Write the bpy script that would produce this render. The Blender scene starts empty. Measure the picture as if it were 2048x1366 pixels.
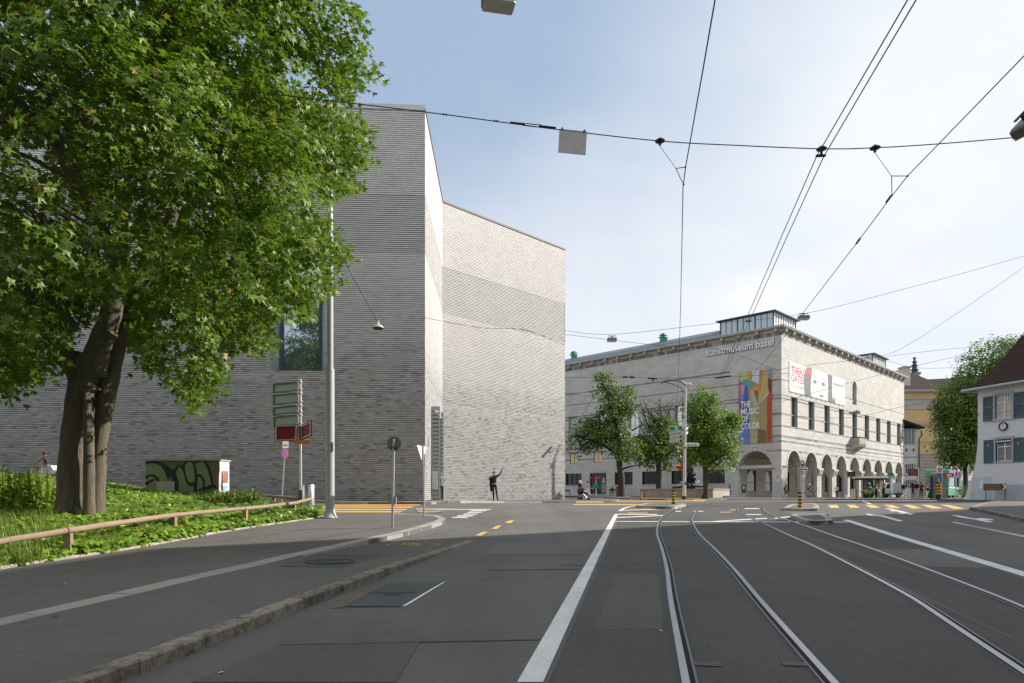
import bpy, bmesh, math, random
import numpy as np
from mathutils import Vector, Matrix, noise as mnoise
# ------------------------------------------------------------------ camera, sky, sun, exposure
SC = bpy.context.scene
COL = SC.collection
FOC, CX, HOR, CZ = 1330.0, 1024.0, 988.0, 1.54       # focal length in photo pixels, centre column, horizon row, eye height
cam_d = bpy.data.cameras.new("camera")
cam = bpy.data.objects.new("camera", cam_d)
COL.objects.link(cam)
cam.location = (0, 0, CZ)
cam.rotation_euler = (math.radians(90), 0, 0)
cam_d.sensor_width = 36.0
cam_d.lens = FOC / 2048 * 36.0
cam_d.shift_y = (HOR - 683) / 2048
cam_d.clip_start = 0.05
cam_d.clip_end = 3000
SC.camera = cam
SUN_AZ = math.radians(14.5)                          # measured from +X towards +Y
SUN_EL = math.radians(30)
SUND = Vector((math.cos(SUN_AZ) * math.cos(SUN_EL), math.sin(SUN_AZ) * math.cos(SUN_EL), math.sin(SUN_EL)))
world = bpy.data.worlds.new("World")
SC.world = world
world.use_nodes = True
wn, wl = world.node_tree.nodes, world.node_tree.links
wn.clear()
w_out = wn.new("ShaderNodeOutputWorld")
w_bg = wn.new("ShaderNodeBackground")
w_sky = wn.new("ShaderNodeTexSky")
w_sky.sky_type = 'NISHITA'
w_sky.sun_disc = False
w_sky.sun_elevation = SUN_EL
w_sky.sun_rotation = math.radians(90) - SUN_AZ
w_sky.air_density = 1.0
w_sky.dust_density = 2.0
w_sky.ozone_density = 1.5
w_bg.inputs['Strength'].default_value = 0.105
# thin high cloud: fractal noise on the sky direction, thicker towards the sun
w_tc = wn.new("ShaderNodeTexCoord")
w_sep = wn.new("ShaderNodeSeparateXYZ")
wl.new(w_tc.outputs['Generated'], w_sep.inputs[0])
def wmath(op, a, b=None, clamp=False):
 n = wn.new("ShaderNodeMath"); n.operation = op; n.use_clamp = clamp
 for i, v in enumerate((a, b)):
  if v is None: continue
  if isinstance(v, (int, float)): n.inputs[i].default_value = v
  else: wl.new(v, n.inputs[i])
 return n.outputs[0]
zc = wmath('ADD', wmath('MAXIMUM', w_sep.outputs[2], 0.0), 0.22)
w_cmb = wn.new("ShaderNodeCombineXYZ")
wl.new(wmath('DIVIDE', w_sep.outputs[0], zc), w_cmb.inputs[0])
wl.new(wmath('DIVIDE', w_sep.outputs[1], zc), w_cmb.inputs[1])
w_no = wn.new("ShaderNodeTexNoise")
w_no.inputs['Scale'].default_value = 0.9
w_no.inputs['Detail'].default_value = 7.0
w_no.inputs['Roughness'].default_value = 0.5
w_no.inputs['Distortion'].default_value = 0.4
wl.new(w_cmb.outputs[0], w_no.inputs['Vector'])
def wdot(v):
 q = wn.new("ShaderNodeVectorMath"); q.operation = 'DOT_PRODUCT'
 wl.new(w_tc.outputs['Generated'], q.inputs[0]); q.inputs[1].default_value = tuple(Vector(v).normalized())
 return q.outputs['Value']
gap = wmath('MULTIPLY', wmath('SUBTRACT', wdot((-.34, .74, .66)), 0.70), 4.6, True)       # opening in the thin cloud, up and to the left
low = wmath('MULTIPLY', wmath('SUBTRACT', 0.50, w_sep.outputs[2]), 3.0, True)
nz = wmath('MULTIPLY', wmath('SUBTRACT', w_no.outputs['Fac'], 0.5), 1.5)
opening = wmath('MULTIPLY', gap, wmath('SUBTRACT', 1.0, wmath('MULTIPLY', low, 0.75)))
msk = wmath('SUBTRACT', wmath('ADD', 1.0, wmath('MULTIPLY', nz, 0.8)), wmath('MULTIPLY', opening, 1.0), True)
w_haz = wn.new("ShaderNodeMix"); w_haz.data_type = 'RGBA'
w_haz.inputs['Factor'].default_value = 0.7
wl.new(w_sky.outputs[0], w_haz.inputs['A'])
w_haz.inputs['B'].default_value = (3.0, 3.8, 4.95, 1)
w_mix = wn.new("ShaderNodeMix"); w_mix.data_type = 'RGBA'
wl.new(msk, w_mix.inputs['Factor'])
wl.new(w_haz.outputs['Result'], w_mix.inputs['A'])
cl2 = wn.new('ShaderNodeMix'); cl2.data_type = 'RGBA'
w_n2 = wn.new('ShaderNodeTexNoise'); w_n2.inputs['Scale'].default_value = 1.7; w_n2.inputs['Detail'].default_value = 8; w_n2.inputs['Roughness'].default_value = .58; w_n2.inputs['Distortion'].default_value = .8
wl.new(w_cmb.outputs[0], w_n2.inputs['Vector'])
wl.new(wmath('MULTIPLY', wmath('SUBTRACT', w_n2.outputs['Fac'], 0.36), 3.2, True), cl2.inputs['Factor'])
cl2.inputs['A'].default_value = (5.55, 5.9, 6.35, 1)
cl2.inputs['B'].default_value = (6.35, 6.4, 6.5, 1)
wl.new(cl2.outputs['Result'], w_mix.inputs['B'])
wl.new(w_mix.outputs['Result'], w_bg.inputs['Color'])
wl.new(w_bg.outputs[0], w_out.inputs[0])
sun_d = bpy.data.lights.new("sun", 'SUN')
sun_d.energy = 4.8
sun_d.angle = math.radians(0.55)
sun_d.color = (1.0, 0.93, 0.83)
sun = bpy.data.objects.new("sun", sun_d)
COL.objects.link(sun)
sun.location = (30, 20, 40)
sun.rotation_euler = SUND.to_track_quat('Z', 'Y').to_euler()
SC.view_settings.view_transform = 'Standard'
SC.view_settings.look = 'None'
SC.view_settings.gamma = 1.0
SC.view_settings.use_curve_mapping = False
SC.view_settings.exposure = 0.6
SC.render.engine = 'CYCLES'
SC.cycles.max_bounces = 6
SC.cycles.transparent_max_bounces = 8
# ------------------------------------------------------------------ helpers
R_ = random.Random(11)
U = R_.uniform
def smooth(a, b, x):
 t = max(0.0, min(1.0, (x - a) / (b - a)))
 return t * t * (3 - 2 * t)
def gz(x, y):
 """height of the road surface: rises along the street, then levels off at the junction"""
 a, b, k = 0.0286 * y, 0.97, 0.2
 h = max(0.0, min(1.0, 0.5 + 0.5 * (b - a) / k))
 z = b * (1 - h) + a * h - k * h * (1 - h)
 z += 0.07 * max(0.0, -x - 9) * smooth(14, 25, y) * smooth(70, 40, y)
 z += 0.16 * smooth(22, 32, y) * (1 - smooth(34, 44, y)) * smooth(3, -4, x)
 z += 0.2 * smooth(58, 75, y) * smooth(32, 16, x)
 return z
def P(px, py, d):
 """world point seen at photo pixel (px, py) at depth d"""
 return Vector(((px - CX) / FOC * d, d, CZ + (HOR - py) / FOC * d))
def G(px, py, dz=0.0):
 """world point where the ray of a photo pixel meets the ground raised by dz"""
 rx, rz = (px - CX) / FOC, (HOR - py) / FOC
 y, st = 1.0, 0.25
 while y < 260:
  if CZ + rz * y <= gz(rx * y, y) + dz: break
  y += st
 lo, hi = y - st, y
 for _ in range(24):
  m = (lo + hi) / 2
  if CZ + rz * m <= gz(rx * m, m) + dz: hi = m
  else: lo = m
 return Vector((rx * hi, hi, gz(rx * hi, hi) + dz))
def tag(o, label=None, cat=None, group=None, kind=None):
 if label: o['label'] = label
 if cat: o['category'] = cat
 if group: o['group'] = group
 if kind: o['kind'] = kind
 return o
def empty(name, loc=(0, 0, 0), label=None, cat=None, group=None, rz=0.0):
 o = bpy.data.objects.new(name, None)
 o.empty_display_size = 0.3
 o.location = loc
 o.rotation_euler = (0, 0, rz)
 COL.objects.link(o)
 return tag(o, label, cat, group)
def link(name, me, mats=None, parent=None):
 o = bpy.data.objects.new(name, me)
 if mats is not None and not me.materials:
  for m in (mats if isinstance(mats, (list, tuple)) else [mats]): me.materials.append(m)
 COL.objects.link(o)
 if parent is not None: o.parent = parent
 return o
def kids(o): return [c for c in bpy.data.objects if c.parent is o]
def origin_of(o):
 v = Vector((0, 0, 0))
 while o is not None:
  v += o.location
  o = o.parent
 return v
class MB:
 """collects polygons; build() links them as one mesh object"""
 def __init__(s): s.v, s.f, s.m, s.mi = [], [], [], 0
 def add(s, vs, fs):
  b = len(s.v)
  s.v.extend([tuple(p) for p in vs])
  s.f.extend([tuple(i + b for i in f) for f in fs])
  s.m.extend([s.mi] * len(fs))
  return s
 def obox(s, c, ax, ay, az):
  c, ax, ay, az = Vector(c), Vector(ax), Vector(ay), Vector(az)
  vs = [c + ax * i + ay * j + az * k for k in (-1, 1) for j in (-1, 1) for i in (-1, 1)]
  return s.add(vs, [(0, 2, 3, 1), (4, 5, 7, 6), (0, 1, 5, 4), (2, 6, 7, 3), (0, 4, 6, 2), (1, 3, 7, 5)])
 def box(s, x0, x1, y0, y1, z0, z1):
  return s.obox(((x0 + x1) / 2, (y0 + y1) / 2, (z0 + z1) / 2), ((x1 - x0) / 2, 0, 0), (0, (y1 - y0) / 2, 0), (0, 0, (z1 - z0) / 2))
 def cbox(s, x0, x1, y0, y1, z0, z1, c):
  """box with chamfered vertical and top edges"""
  q = [(x0 + c, y0), (x1 - c, y0), (x1, y0 + c), (x1, y1 - c), (x1 - c, y1), (x0 + c, y1), (x0, y1 - c), (x0, y0 + c)]
  mx, my = (x0 + x1) / 2, (y0 + y1) / 2
  kx, ky = 1 - c / max(1e-6, (x1 - x0) / 2), 1 - c / max(1e-6, (y1 - y0) / 2)
  q2 = [(mx + (a - mx) * kx, my + (b - my) * ky) for a, b in q]
  vs = [(a, b, z0) for a, b in q] + [(a, b, z1 - c) for a, b in q] + [(a, b, z1) for a, b in q2]
  fs = [tuple(reversed(range(8)))]
  for r in (0, 8):
   for i in range(8):
    j = (i + 1) % 8
    fs.append((r + i, r + j, r + 8 + j, r + 8 + i))
  fs.append(tuple(range(16, 24)))
  return s.add(vs, fs)
 def quad(s, *p): return s.add(p, [tuple(range(len(p)))])
 def prism(s, poly, vec):
  """flat polygon (3D points) pushed along vec"""
  n = len(poly); vec = Vector(vec)
  poly = [Vector(p) for p in poly]
  nrm = Vector((0, 0, 0))
  for i in range(n): nrm += poly[i].cross(poly[(i + 1) % n])
  if nrm.dot(vec) > 0: poly = poly[::-1]
  vs = poly + [p + vec for p in poly]
  fs = [tuple(range(n)), tuple(range(2 * n - 1, n - 1, -1))]
  fs += [(i, i + n, (i + 1) % n + n, (i + 1) % n) for i in range(n)]
  return s.add(vs, fs)
 def tube(s, pts, rad, n=8, caps=True):
  pts = [Vector(p) for p in pts]
  rs = rad if isinstance(rad, (list, tuple)) else [rad] * len(pts)
  b = len(s.v); up = None
  for i, p in enumerate(pts):
   d = (pts[min(i + 1, len(pts) - 1)] - pts[max(i - 1, 0)])
   if d.length < 1e-9: d = Vector((0, 0, 1))
   d.normalize()
   if up is None:
    up = d.orthogonal().normalized()
   else:
    up = (up - d * up.dot(d))
    up = up.normalized() if up.length > 1e-6 else d.orthogonal().normalized()
   sd = d.cross(up)
   for k in range(n):
    a = 2 * math.pi * k / n
    s.v.append(tuple(p + (up * math.cos(a) + sd * math.sin(a)) * rs[i]))
  for i in range(len(pts) - 1):
   for k in range(n):
    k2 = (k + 1) % n
    s.f.append((b + i * n + k, b + i * n + k2, b + (i + 1) * n + k2, b + (i + 1) * n + k)); s.m.append(s.mi)
  if caps:
   s.f.append(tuple(b + k for k in reversed(range(n)))); s.m.append(s.mi)
   s.f.append(tuple(b + (len(pts) - 1) * n + k for k in range(n))); s.m.append(s.mi)
  return s
 def lathe(s, prof, c=(0, 0, 0), n=16, a0=0, a1=2 * math.pi):
  """profile [(radius, z)] turned round the vertical axis through c"""
  full = abs(a1 - a0 - 2 * math.pi) < 1e-6
  m = n if full else n + 1
  b = len(s.v)
  for r, z in prof:
   for k in range(m):
    a = a0 + (a1 - a0) * k / n
    s.v.append((c[0] + r * math.cos(a), c[1] + r * math.sin(a), c[2] + z))
  for i in range(len(prof) - 1):
   for k in range(n):
    k2 = (k + 1) % m
    s.f.append((b + i * m + k, b + i * m + k2, b + (i + 1) * m + k2, b + (i + 1) * m + k)); s.m.append(s.mi)
  if full:
   s.f.append(tuple(b + k for k in reversed(range(n)))); s.m.append(s.mi)
   s.f.append(tuple(b + (len(prof) - 1) * m + k for k in range(n))); s.m.append(s.mi)
  return s
 def disc(s, c, nrm, r, n=20, th=0.0):
  c, nrm = Vector(c), Vector(nrm).normalized()
  u = nrm.orthogonal().normalized() if abs(nrm.z) > .9 else nrm.cross(Vector((0, 0, 1))).normalized()
  w = u.cross(nrm)
  pts = [c + (u * math.cos(2 * math.pi * k / n) + w * math.sin(2 * math.pi * k / n)) * r for k in range(n)]
  if th: return s.prism(pts, nrm * th)
  return s.quad(*pts)
 def ring(s, c, nrm, r0, r1, n=24, th=.01):
  c, nrm = Vector(c), Vector(nrm).normalized()
  u = nrm.orthogonal().normalized() if abs(nrm.z) > .9 else nrm.cross(Vector((0, 0, 1))).normalized()
  w = u.cross(nrm)
  for k in range(n):
   q = []
   for a, r in ((k, r0), (k, r1), (k + 1, r1), (k + 1, r0)):
    t = 2 * math.pi * a / n
    q.append(c + (u * math.cos(t) + w * math.sin(t)) * r)
   s.prism(q, nrm * th)
  return s
 def mesh(s, name, off=None):
  me = bpy.data.meshes.new(name)
  v = s.v if off is None else [(p[0] - off[0], p[1] - off[1], p[2] - off[2]) for p in s.v]
  me.from_pydata(v, [], s.f)
  if any(s.m): me.polygons.foreach_set('material_index', s.m)
  me.validate()
  return me
 def build(s, name, mats, parent=None, world=False, smooth_=False, **kw):
  off = origin_of(parent) if (world and parent is not None) else None
  me = s.mesh(name, off)
  if smooth_:
   me.polygons.foreach_set('use_smooth', [True] * len(me.polygons))
   try: me.set_sharp_from_angle(angle=math.radians(40))
   except Exception: pass
  o = link(name, me, mats, parent)
  return tag(o, **kw) if kw else o
def copy_tree(o, parent=None, **kw):
 c = o.copy(); COL.objects.link(c)
 if parent is not None: c.parent = parent
 for k in kids(o): copy_tree(k, c)
 return tag(c, **kw) if kw else c
def sheet(name, poly, dz, mats, parent=None, skirt=0.0, step=2.0, **kw):
 """flat area laid on the ground: polygon cut into strips so that it follows the relief"""
 bm = bmesh.new()
 vs = [bm.verts.new((p[0], p[1], 0)) for p in poly]
 f = bm.faces.new(vs)
 if f.normal.z < 0: f.normal_flip()
 ys = [p[1] for p in poly]; xs = [p[0] for p in poly]
 y = math.floor(min(ys) / step) * step
 while y < max(ys):
  if y > -8: bmesh.ops.bisect_plane(bm, geom=bm.verts[:] + bm.edges[:] + bm.faces[:], plane_co=(0, y, 0), plane_no=(0, 1, 0))
  y += step if y < 90 else step * 12
 if min(xs) < -9 or (max(ys) > 56 and max(xs) - min(xs) > 5):
  x = math.floor(max(-48, min(xs)) / 4) * 4
  while x < min(max(xs), 40):
   bmesh.ops.bisect_plane(bm, geom=bm.verts[:] + bm.edges[:] + bm.faces[:], plane_co=(x, 0, 0), plane_no=(1, 0, 0))
   x += 4
 if skirt:
  r = bmesh.ops.extrude_face_region(bm, geom=bm.faces[:])
  top = [e for e in r['geom'] if isinstance(e, bmesh.types.BMVert)]
  tops = set(top)
  for v in bm.verts:
   d = dz(v.co.x, v.co.y) if callable(dz) else dz
   v.co.z = gz(v.co.x, v.co.y) + (d if v in tops else d - skirt)
 else:
  for v in bm.verts:
   d = dz(v.co.x, v.co.y) if callable(dz) else dz
   v.co.z = gz(v.co.x, v.co.y) + d
 bmesh.ops.triangulate(bm, faces=[f for f in bm.faces if len(f.verts) > 4])
 bm.normal_update()
 me = bpy.data.meshes.new(name)
 bm.to_mesh(me); bm.free()
 o = link(name, me, mats, parent)
 return tag(o, **kw) if kw else o
def text_mesh(txt, size, ext=0.0, spacing=1.0, bold=0.0):
 cu = bpy.data.curves.new("lettering", 'FONT')
 cu.body = txt; cu.size = size; cu.extrude = ext; cu.resolution_u = 2; cu.space_character = spacing; cu.offset = bold
 ob = bpy.data.objects.new("lettering", cu)
 COL.objects.link(ob)
 dg = bpy.context.evaluated_depsgraph_get()
 me = bpy.data.meshes.new_from_object(ob.evaluated_get(dg))
 bpy.data.objects.remove(ob)
 return me
def lettering(txt, at, xd, up, size, mat_, parent, name="lettering", ext=0.004, width=None, centre=False, spacing=1.0, bold=0.0, world=True):
 """text laid on a plane: at = lower left corner, xd = reading direction, up = up direction"""
 me = text_mesh(txt, size, ext, spacing, bold)
 xd, up = Vector(xd).normalized(), Vector(up).normalized()
 n = xd.cross(up)
 co = np.empty(len(me.vertices) * 3, dtype=np.float32)
 me.vertices.foreach_get('co', co); co = co.reshape(-1, 3)
 if len(co) == 0: return None
 x0, x1 = co[:, 0].min(), co[:, 0].max()
 co[:, 0] -= x0
 if width: co[:, 0] *= width / (x1 - x0)
 if centre: co[:, 0] -= (width or (x1 - x0)) / 2
 off = origin_of(parent) if (world and parent is not None) else Vector((0, 0, 0))
 M = np.array([list(xd), list(up), list(n)])
 w = co @ M + np.array(list(Vector(at) - off))
 me.vertices.foreach_set('co', w.astype(np.float32).ravel()); me.update()
 me.materials.clear()
 return link(name, me, mat_, parent)
# ------------------------------------------------------------------ materials
def nt(name):
 m = bpy.data.materials.new(name); m.use_nodes = True
 n, l = m.node_tree.nodes, m.node_tree.links
 return m, n, l, n['Principled BSDF']
def mk(n, l, op, a, b=None, c=None, clamp=False):
 q = n.new("ShaderNodeMath"); q.operation = op; q.use_clamp = clamp
 for i, v in enumerate((a, b, c)):
  if v is None: continue
  if isinstance(v, (int, float)): q.inputs[i].default_value = v
  else: l.new(v, q.inputs[i])
 return q.outputs[0]
def noise_(n, l, vec, scale, detail=4, rough=.55):
 q = n.new("ShaderNodeTexNoise")
 q.inputs['Scale'].default_value = scale; q.inputs['Detail'].default_value = detail; q.inputs['Roughness'].default_value = rough
 if vec is not None: l.new(vec, q.inputs['Vector'])
 return q.outputs['Fac']
def ramp(n, l, fac, stops):
 q = n.new("ShaderNodeValToRGB")
 e = q.color_ramp.elements
 while len(e) < len(stops): e.new(.5)
 for i, (p, c) in enumerate(stops):
  e[i].position = p
  e[i].color = (c, c, c, 1) if isinstance(c, (int, float)) else (*c, 1)
 l.new(fac, q.inputs[0])
 return q.outputs[0]
def mixc(n, l, fac, a, b, mode='MIX'):
 q = n.new("ShaderNodeMix"); q.data_type = 'RGBA'; q.blend_type = mode
 for s, v in (('Factor', fac), ('A', a), ('B', b)):
  if isinstance(v, (int, float)): q.inputs[s].default_value = v
  elif isinstance(v, tuple): q.inputs[s].default_value = (*v, 1) if len(v) == 3 else v
  else: l.new(v, q.inputs[s])
 return q.outputs['Result']
def scalec(n, l, col, fac):
 q = n.new("ShaderNodeVectorMath"); q.operation = 'SCALE'
 if isinstance(col, tuple): q.inputs[0].default_value = col
 else: l.new(col, q.inputs[0])
 if isinstance(fac, (int, float)): q.inputs['Scale'].default_value = fac
 else: l.new(fac, q.inputs['Scale'])
 return q.outputs[0]
def bump(n, l, bs, h, strength=.3, dist=.02):
 q = n.new("ShaderNodeBump"); q.inputs['Strength'].default_value = strength; q.inputs['Distance'].default_value = dist
 l.new(h, q.inputs['Height']); l.new(q.outputs[0], bs.inputs['Normal'])
MATS = {}
def pm(name, col, rough=.7, var=.18, scale=3.0, metal=0.0, bmp=0.0, bscale=40, spec=.35, stretch=None, dirt=0.0):
 """plain surface with procedural wear: two scales of noise on the colour, optional relief"""
 if name in MATS: return MATS[name]
 m, n, l, bs = nt(name)
 tc = n.new("ShaderNodeTexCoord"); vec = tc.outputs['Object']
 if stretch:
  mp = n.new("ShaderNodeMapping"); mp.inputs['Scale'].default_value = stretch
  l.new(vec, mp.inputs[0]); vec = mp.outputs[0]
 a = noise_(n, l, vec, scale, 5, .6)
 b = noise_(n, l, vec, scale * 9, 3, .6)
 f = mk(n, l, 'ADD', mk(n, l, 'MULTIPLY', mk(n, l, 'SUBTRACT', a, .5), var * 2.4), mk(n, l, 'MULTIPLY', mk(n, l, 'SUBTRACT', b, .5), var * 1.2))
 c = scalec(n, l, tuple(col), mk(n, l, 'ADD', f, 1.0))
 if dirt:
  d = ramp(n, l, noise_(n, l, vec, scale * .7, 6, .7), [(.45, 0.0), (.75, 1.0)])
  c = mixc(n, l, mk(n, l, 'MULTIPLY', d, dirt), c, tuple(x * .35 for x in col))
 l.new(c, bs.inputs['Base Color'])
 bs.inputs['Roughness'].default_value = rough
 bs.inputs['Metallic'].default_value = metal
 bs.inputs['Specular IOR Level'].default_value = spec
 if bmp: bump(n, l, bs, noise_(n, l, vec, bscale, 4, .6), bmp, .01)
 MATS[name] = m
 return m
def asphalt(name, col, speck=.5, patch=.25, grain=260, streak=None):
 m, n, l, bs = nt(name)
 g = n.new("ShaderNodeNewGeometry"); vec = g.outputs['Position']
 fine = noise_(n, l, vec, grain, 2, .7)
 vo = n.new("ShaderNodeTexVoronoi"); vo.inputs['Scale'].default_value = 95; l.new(vec, vo.inputs['Vector'])
 spk = ramp(n, l, vo.outputs['Color'], [(.0, .62), (.75, .95), (.93, 1.15), (1.0, 2.2)])
 big = noise_(n, l, vec, .35, 6, .6)
 mid = noise_(n, l, vec, 2.6, 5, .65)
 f = mk(n, l, 'ADD', 1.0, mk(n, l, 'MULTIPLY', mk(n, l, 'SUBTRACT', big, .5), patch * 2.2))
 f = mk(n, l, 'ADD', f, mk(n, l, 'MULTIPLY', mk(n, l, 'SUBTRACT', mid, .5), patch * 1.1))
 f = mk(n, l, 'ADD', f, mk(n, l, 'MULTIPLY', mk(n, l, 'SUBTRACT', fine, .5), speck * 1.6))
 if streak:
  mp = n.new("ShaderNodeMapping"); mp.inputs['Scale'].default_value = streak; mp.inputs['Rotation'].default_value = (0, 0, math.radians(12))
  l.new(vec, mp.inputs[0])
  st = noise_(n, l, mp.outputs[0], 1.0, 4, .6)
  f = mk(n, l, 'ADD', f, mk(n, l, 'MULTIPLY', mk(n, l, 'SUBTRACT', st, .5), .5))
 c = scalec(n, l, tuple(col), f)
 c = mixc(n, l, speck, c, spk, 'MULTIPLY')
 # oil and gum spots
 v2 = n.new("ShaderNodeTexVoronoi"); v2.inputs['Scale'].default_value = 1.7; l.new(vec, v2.inputs['Vector'])
 sp = ramp(n, l, v2.outputs['Distance'], [(.0, 1.0), (.035, .75), (.06, 0.0)])
 c = mixc(n, l, mk(n, l, 'MULTIPLY', sp, .25), c, tuple(x * 2.2 for x in col))
 # hairline cracks
 v3 = n.new("ShaderNodeTexVoronoi"); v3.feature = 'DISTANCE_TO_EDGE'; v3.inputs['Scale'].default_value = .22
 wv = n.new("ShaderNodeVectorMath"); wv.operation = 'ADD'; l.new(vec, wv.inputs[0])
 nc = n.new("ShaderNodeTexNoise"); nc.inputs['Scale'].default_value = 1.6; nc.inputs['Detail'].default_value = 5; l.new(vec, nc.inputs['Vector'])
 l.new(scalec(n, l, nc.outputs['Color'], 1.3), wv.inputs[1]); l.new(wv.outputs[0], v3.inputs['Vector'])
 cr = ramp(n, l, v3.outputs['Distance'], [(.0, .16), (.0018, .10), (.0035, 0.0)])
 c = mixc(n, l, cr, c, tuple(x * .35 for x in col))
 l.new(c, bs.inputs['Base Color'])
 bs.inputs['Roughness'].default_value = .9
 bs.inputs['Specular IOR Level'].default_value = .12
 bump(n, l, bs, mk(n, l, 'ADD', fine, mk(n, l, 'MULTIPLY', vo.outputs['Distance'], .8)), .35, .006)
 return m
def paint(name, col, wear=.5):
 m, n, l, bs = nt(name)
 g = n.new("ShaderNodeNewGeometry"); vec = g.outputs['Position']
 a = noise_(n, l, vec, 40, 4, .7); b = noise_(n, l, vec, 2.2, 4, .6)
 f = mk(n, l, 'ADD', mk(n, l, 'MULTIPLY', a, .6), mk(n, l, 'MULTIPLY', b, .6))
 w = ramp(n, l, f, [(.42 - .12 * (1 - wear), 1.0), (.62 + .1 * (1 - wear), 0.0)])
 l.new(mixc(n, l, mk(n, l, 'MULTIPLY', w, wear), tuple(col), (.1, .1, .1)), bs.inputs['Base Color'])
 bs.inputs['Roughness'].default_value = .7
 bump(n, l, bs, a, .25, .005)
 return m
def granite(name, c1, c2, stain=.5):
 m, n, l, bs = nt(name)
 tc = n.new("ShaderNodeTexCoord"); oi = n.new("ShaderNodeObjectInfo")
 g = n.new("ShaderNodeNewGeometry"); vec = g.outputs['Position']
 a = noise_(n, l, vec, 120, 3, .8); b = noise_(n, l, vec, 9, 6, .75); d = noise_(n, l, vec, 2.0, 5, .7)
 f = mk(n, l, 'ADD', mk(n, l, 'MULTIPLY', a, .9), mk(n, l, 'MULTIPLY', oi.outputs['Random'], .35))
 c = mixc(n, l, ramp(n, l, f, [(.3, 0.0), (.85, 1.0)]), tuple(c1), tuple(c2))
 dk = ramp(n, l, mk(n, l, 'ADD', mk(n, l, 'MULTIPLY', b, .6), mk(n, l, 'MULTIPLY', d, .5)), [(.5, 0.0), (.66, 1.0)])
 c = mixc(n, l, mk(n, l, 'MULTIPLY', dk, stain), c, (.045, .04, .035))
 c = mixc(n, l, mk(n, l, 'MULTIPLY', oi.outputs['Random'], .3), c, (.26, .2, .13), 'OVERLAY')
 l.new(c, bs.inputs['Base Color'])
 bs.inputs['Roughness'].default_value = .85
 bump(n, l, bs, mk(n, l, 'ADD', a, mk(n, l, 'MULTIPLY', b, 1.5)), .5, .012)
 return m
def brick_mat(name, along, single=False):
 """long grey clinker bricks: tone per brick, darker at the foot of the building, paler towards the roof"""
 m, n, l, bs = nt(name)
 g = n.new("ShaderNodeNewGeometry"); vec = g.outputs['Position']
 sp = n.new("ShaderNodeSeparateXYZ"); l.new(vec, sp.inputs[0])
 if single:
  oi = n.new("ShaderNodeObjectInfo"); r = oi.outputs['Random']
 else:
  at = n.new("ShaderNodeAttribute"); at.attribute_name = 'tone'; r = at.outputs['Fac']
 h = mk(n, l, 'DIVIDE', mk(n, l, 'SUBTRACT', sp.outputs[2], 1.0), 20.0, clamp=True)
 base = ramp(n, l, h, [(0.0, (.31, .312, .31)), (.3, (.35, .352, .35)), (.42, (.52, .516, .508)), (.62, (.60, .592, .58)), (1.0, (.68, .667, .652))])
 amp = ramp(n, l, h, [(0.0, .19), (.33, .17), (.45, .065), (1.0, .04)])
 big = noise_(n, l, vec, .5, 4, .6); st = n.new("ShaderNodeMapping"); st.inputs['Scale'].default_value = (1.2, 1.2, 7.0)
 l.new(vec, st.inputs[0]); band = noise_(n, l, st.outputs[0], 1.0, 3, .6)
 fine = noise_(n, l, vec, 60, 3, .7)
 f = mk(n, l, 'MULTIPLY', mk(n, l, 'SUBTRACT', r, .5), mk(n, l, 'MULTIPLY', amp, 1.9))
 f = mk(n, l, 'ADD', f, mk(n, l, 'MULTIPLY', mk(n, l, 'SUBTRACT', band, .5), mk(n, l, 'MULTIPLY', amp, 1.3)))
 f = mk(n, l, 'ADD', f, mk(n, l, 'MULTIPLY', mk(n, l, 'SUBTRACT', big, .5), .22))
 f = mk(n, l, 'ADD', f, mk(n, l, 'MULTIPLY', mk(n, l, 'SUBTRACT', fine, .5), .25))
 dkb = ramp(n, l, r, [(.0, .62), (.07, .55), (.1, 0.0)])                # a few nearly black bricks, mostly low down
 f = mk(n, l, 'SUBTRACT', f, mk(n, l, 'MULTIPLY', dkb, mk(n, l, 'MULTIPLY', amp, 1.9)))
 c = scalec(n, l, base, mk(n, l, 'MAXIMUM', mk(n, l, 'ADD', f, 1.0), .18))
 wet = ramp(n, l, mk(n, l, 'ADD', mk(n, l, 'MULTIPLY', h, 8.0), mk(n, l, 'MULTIPLY', big, .8)), [(.38, 1.0), (.75, 0.0)])
 l.new(c, bs.inputs['Base Color'])
 bs.inputs['Roughness'].default_value = .75
 bump(n, l, bs, fine, .3, .008)
 return m
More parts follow.
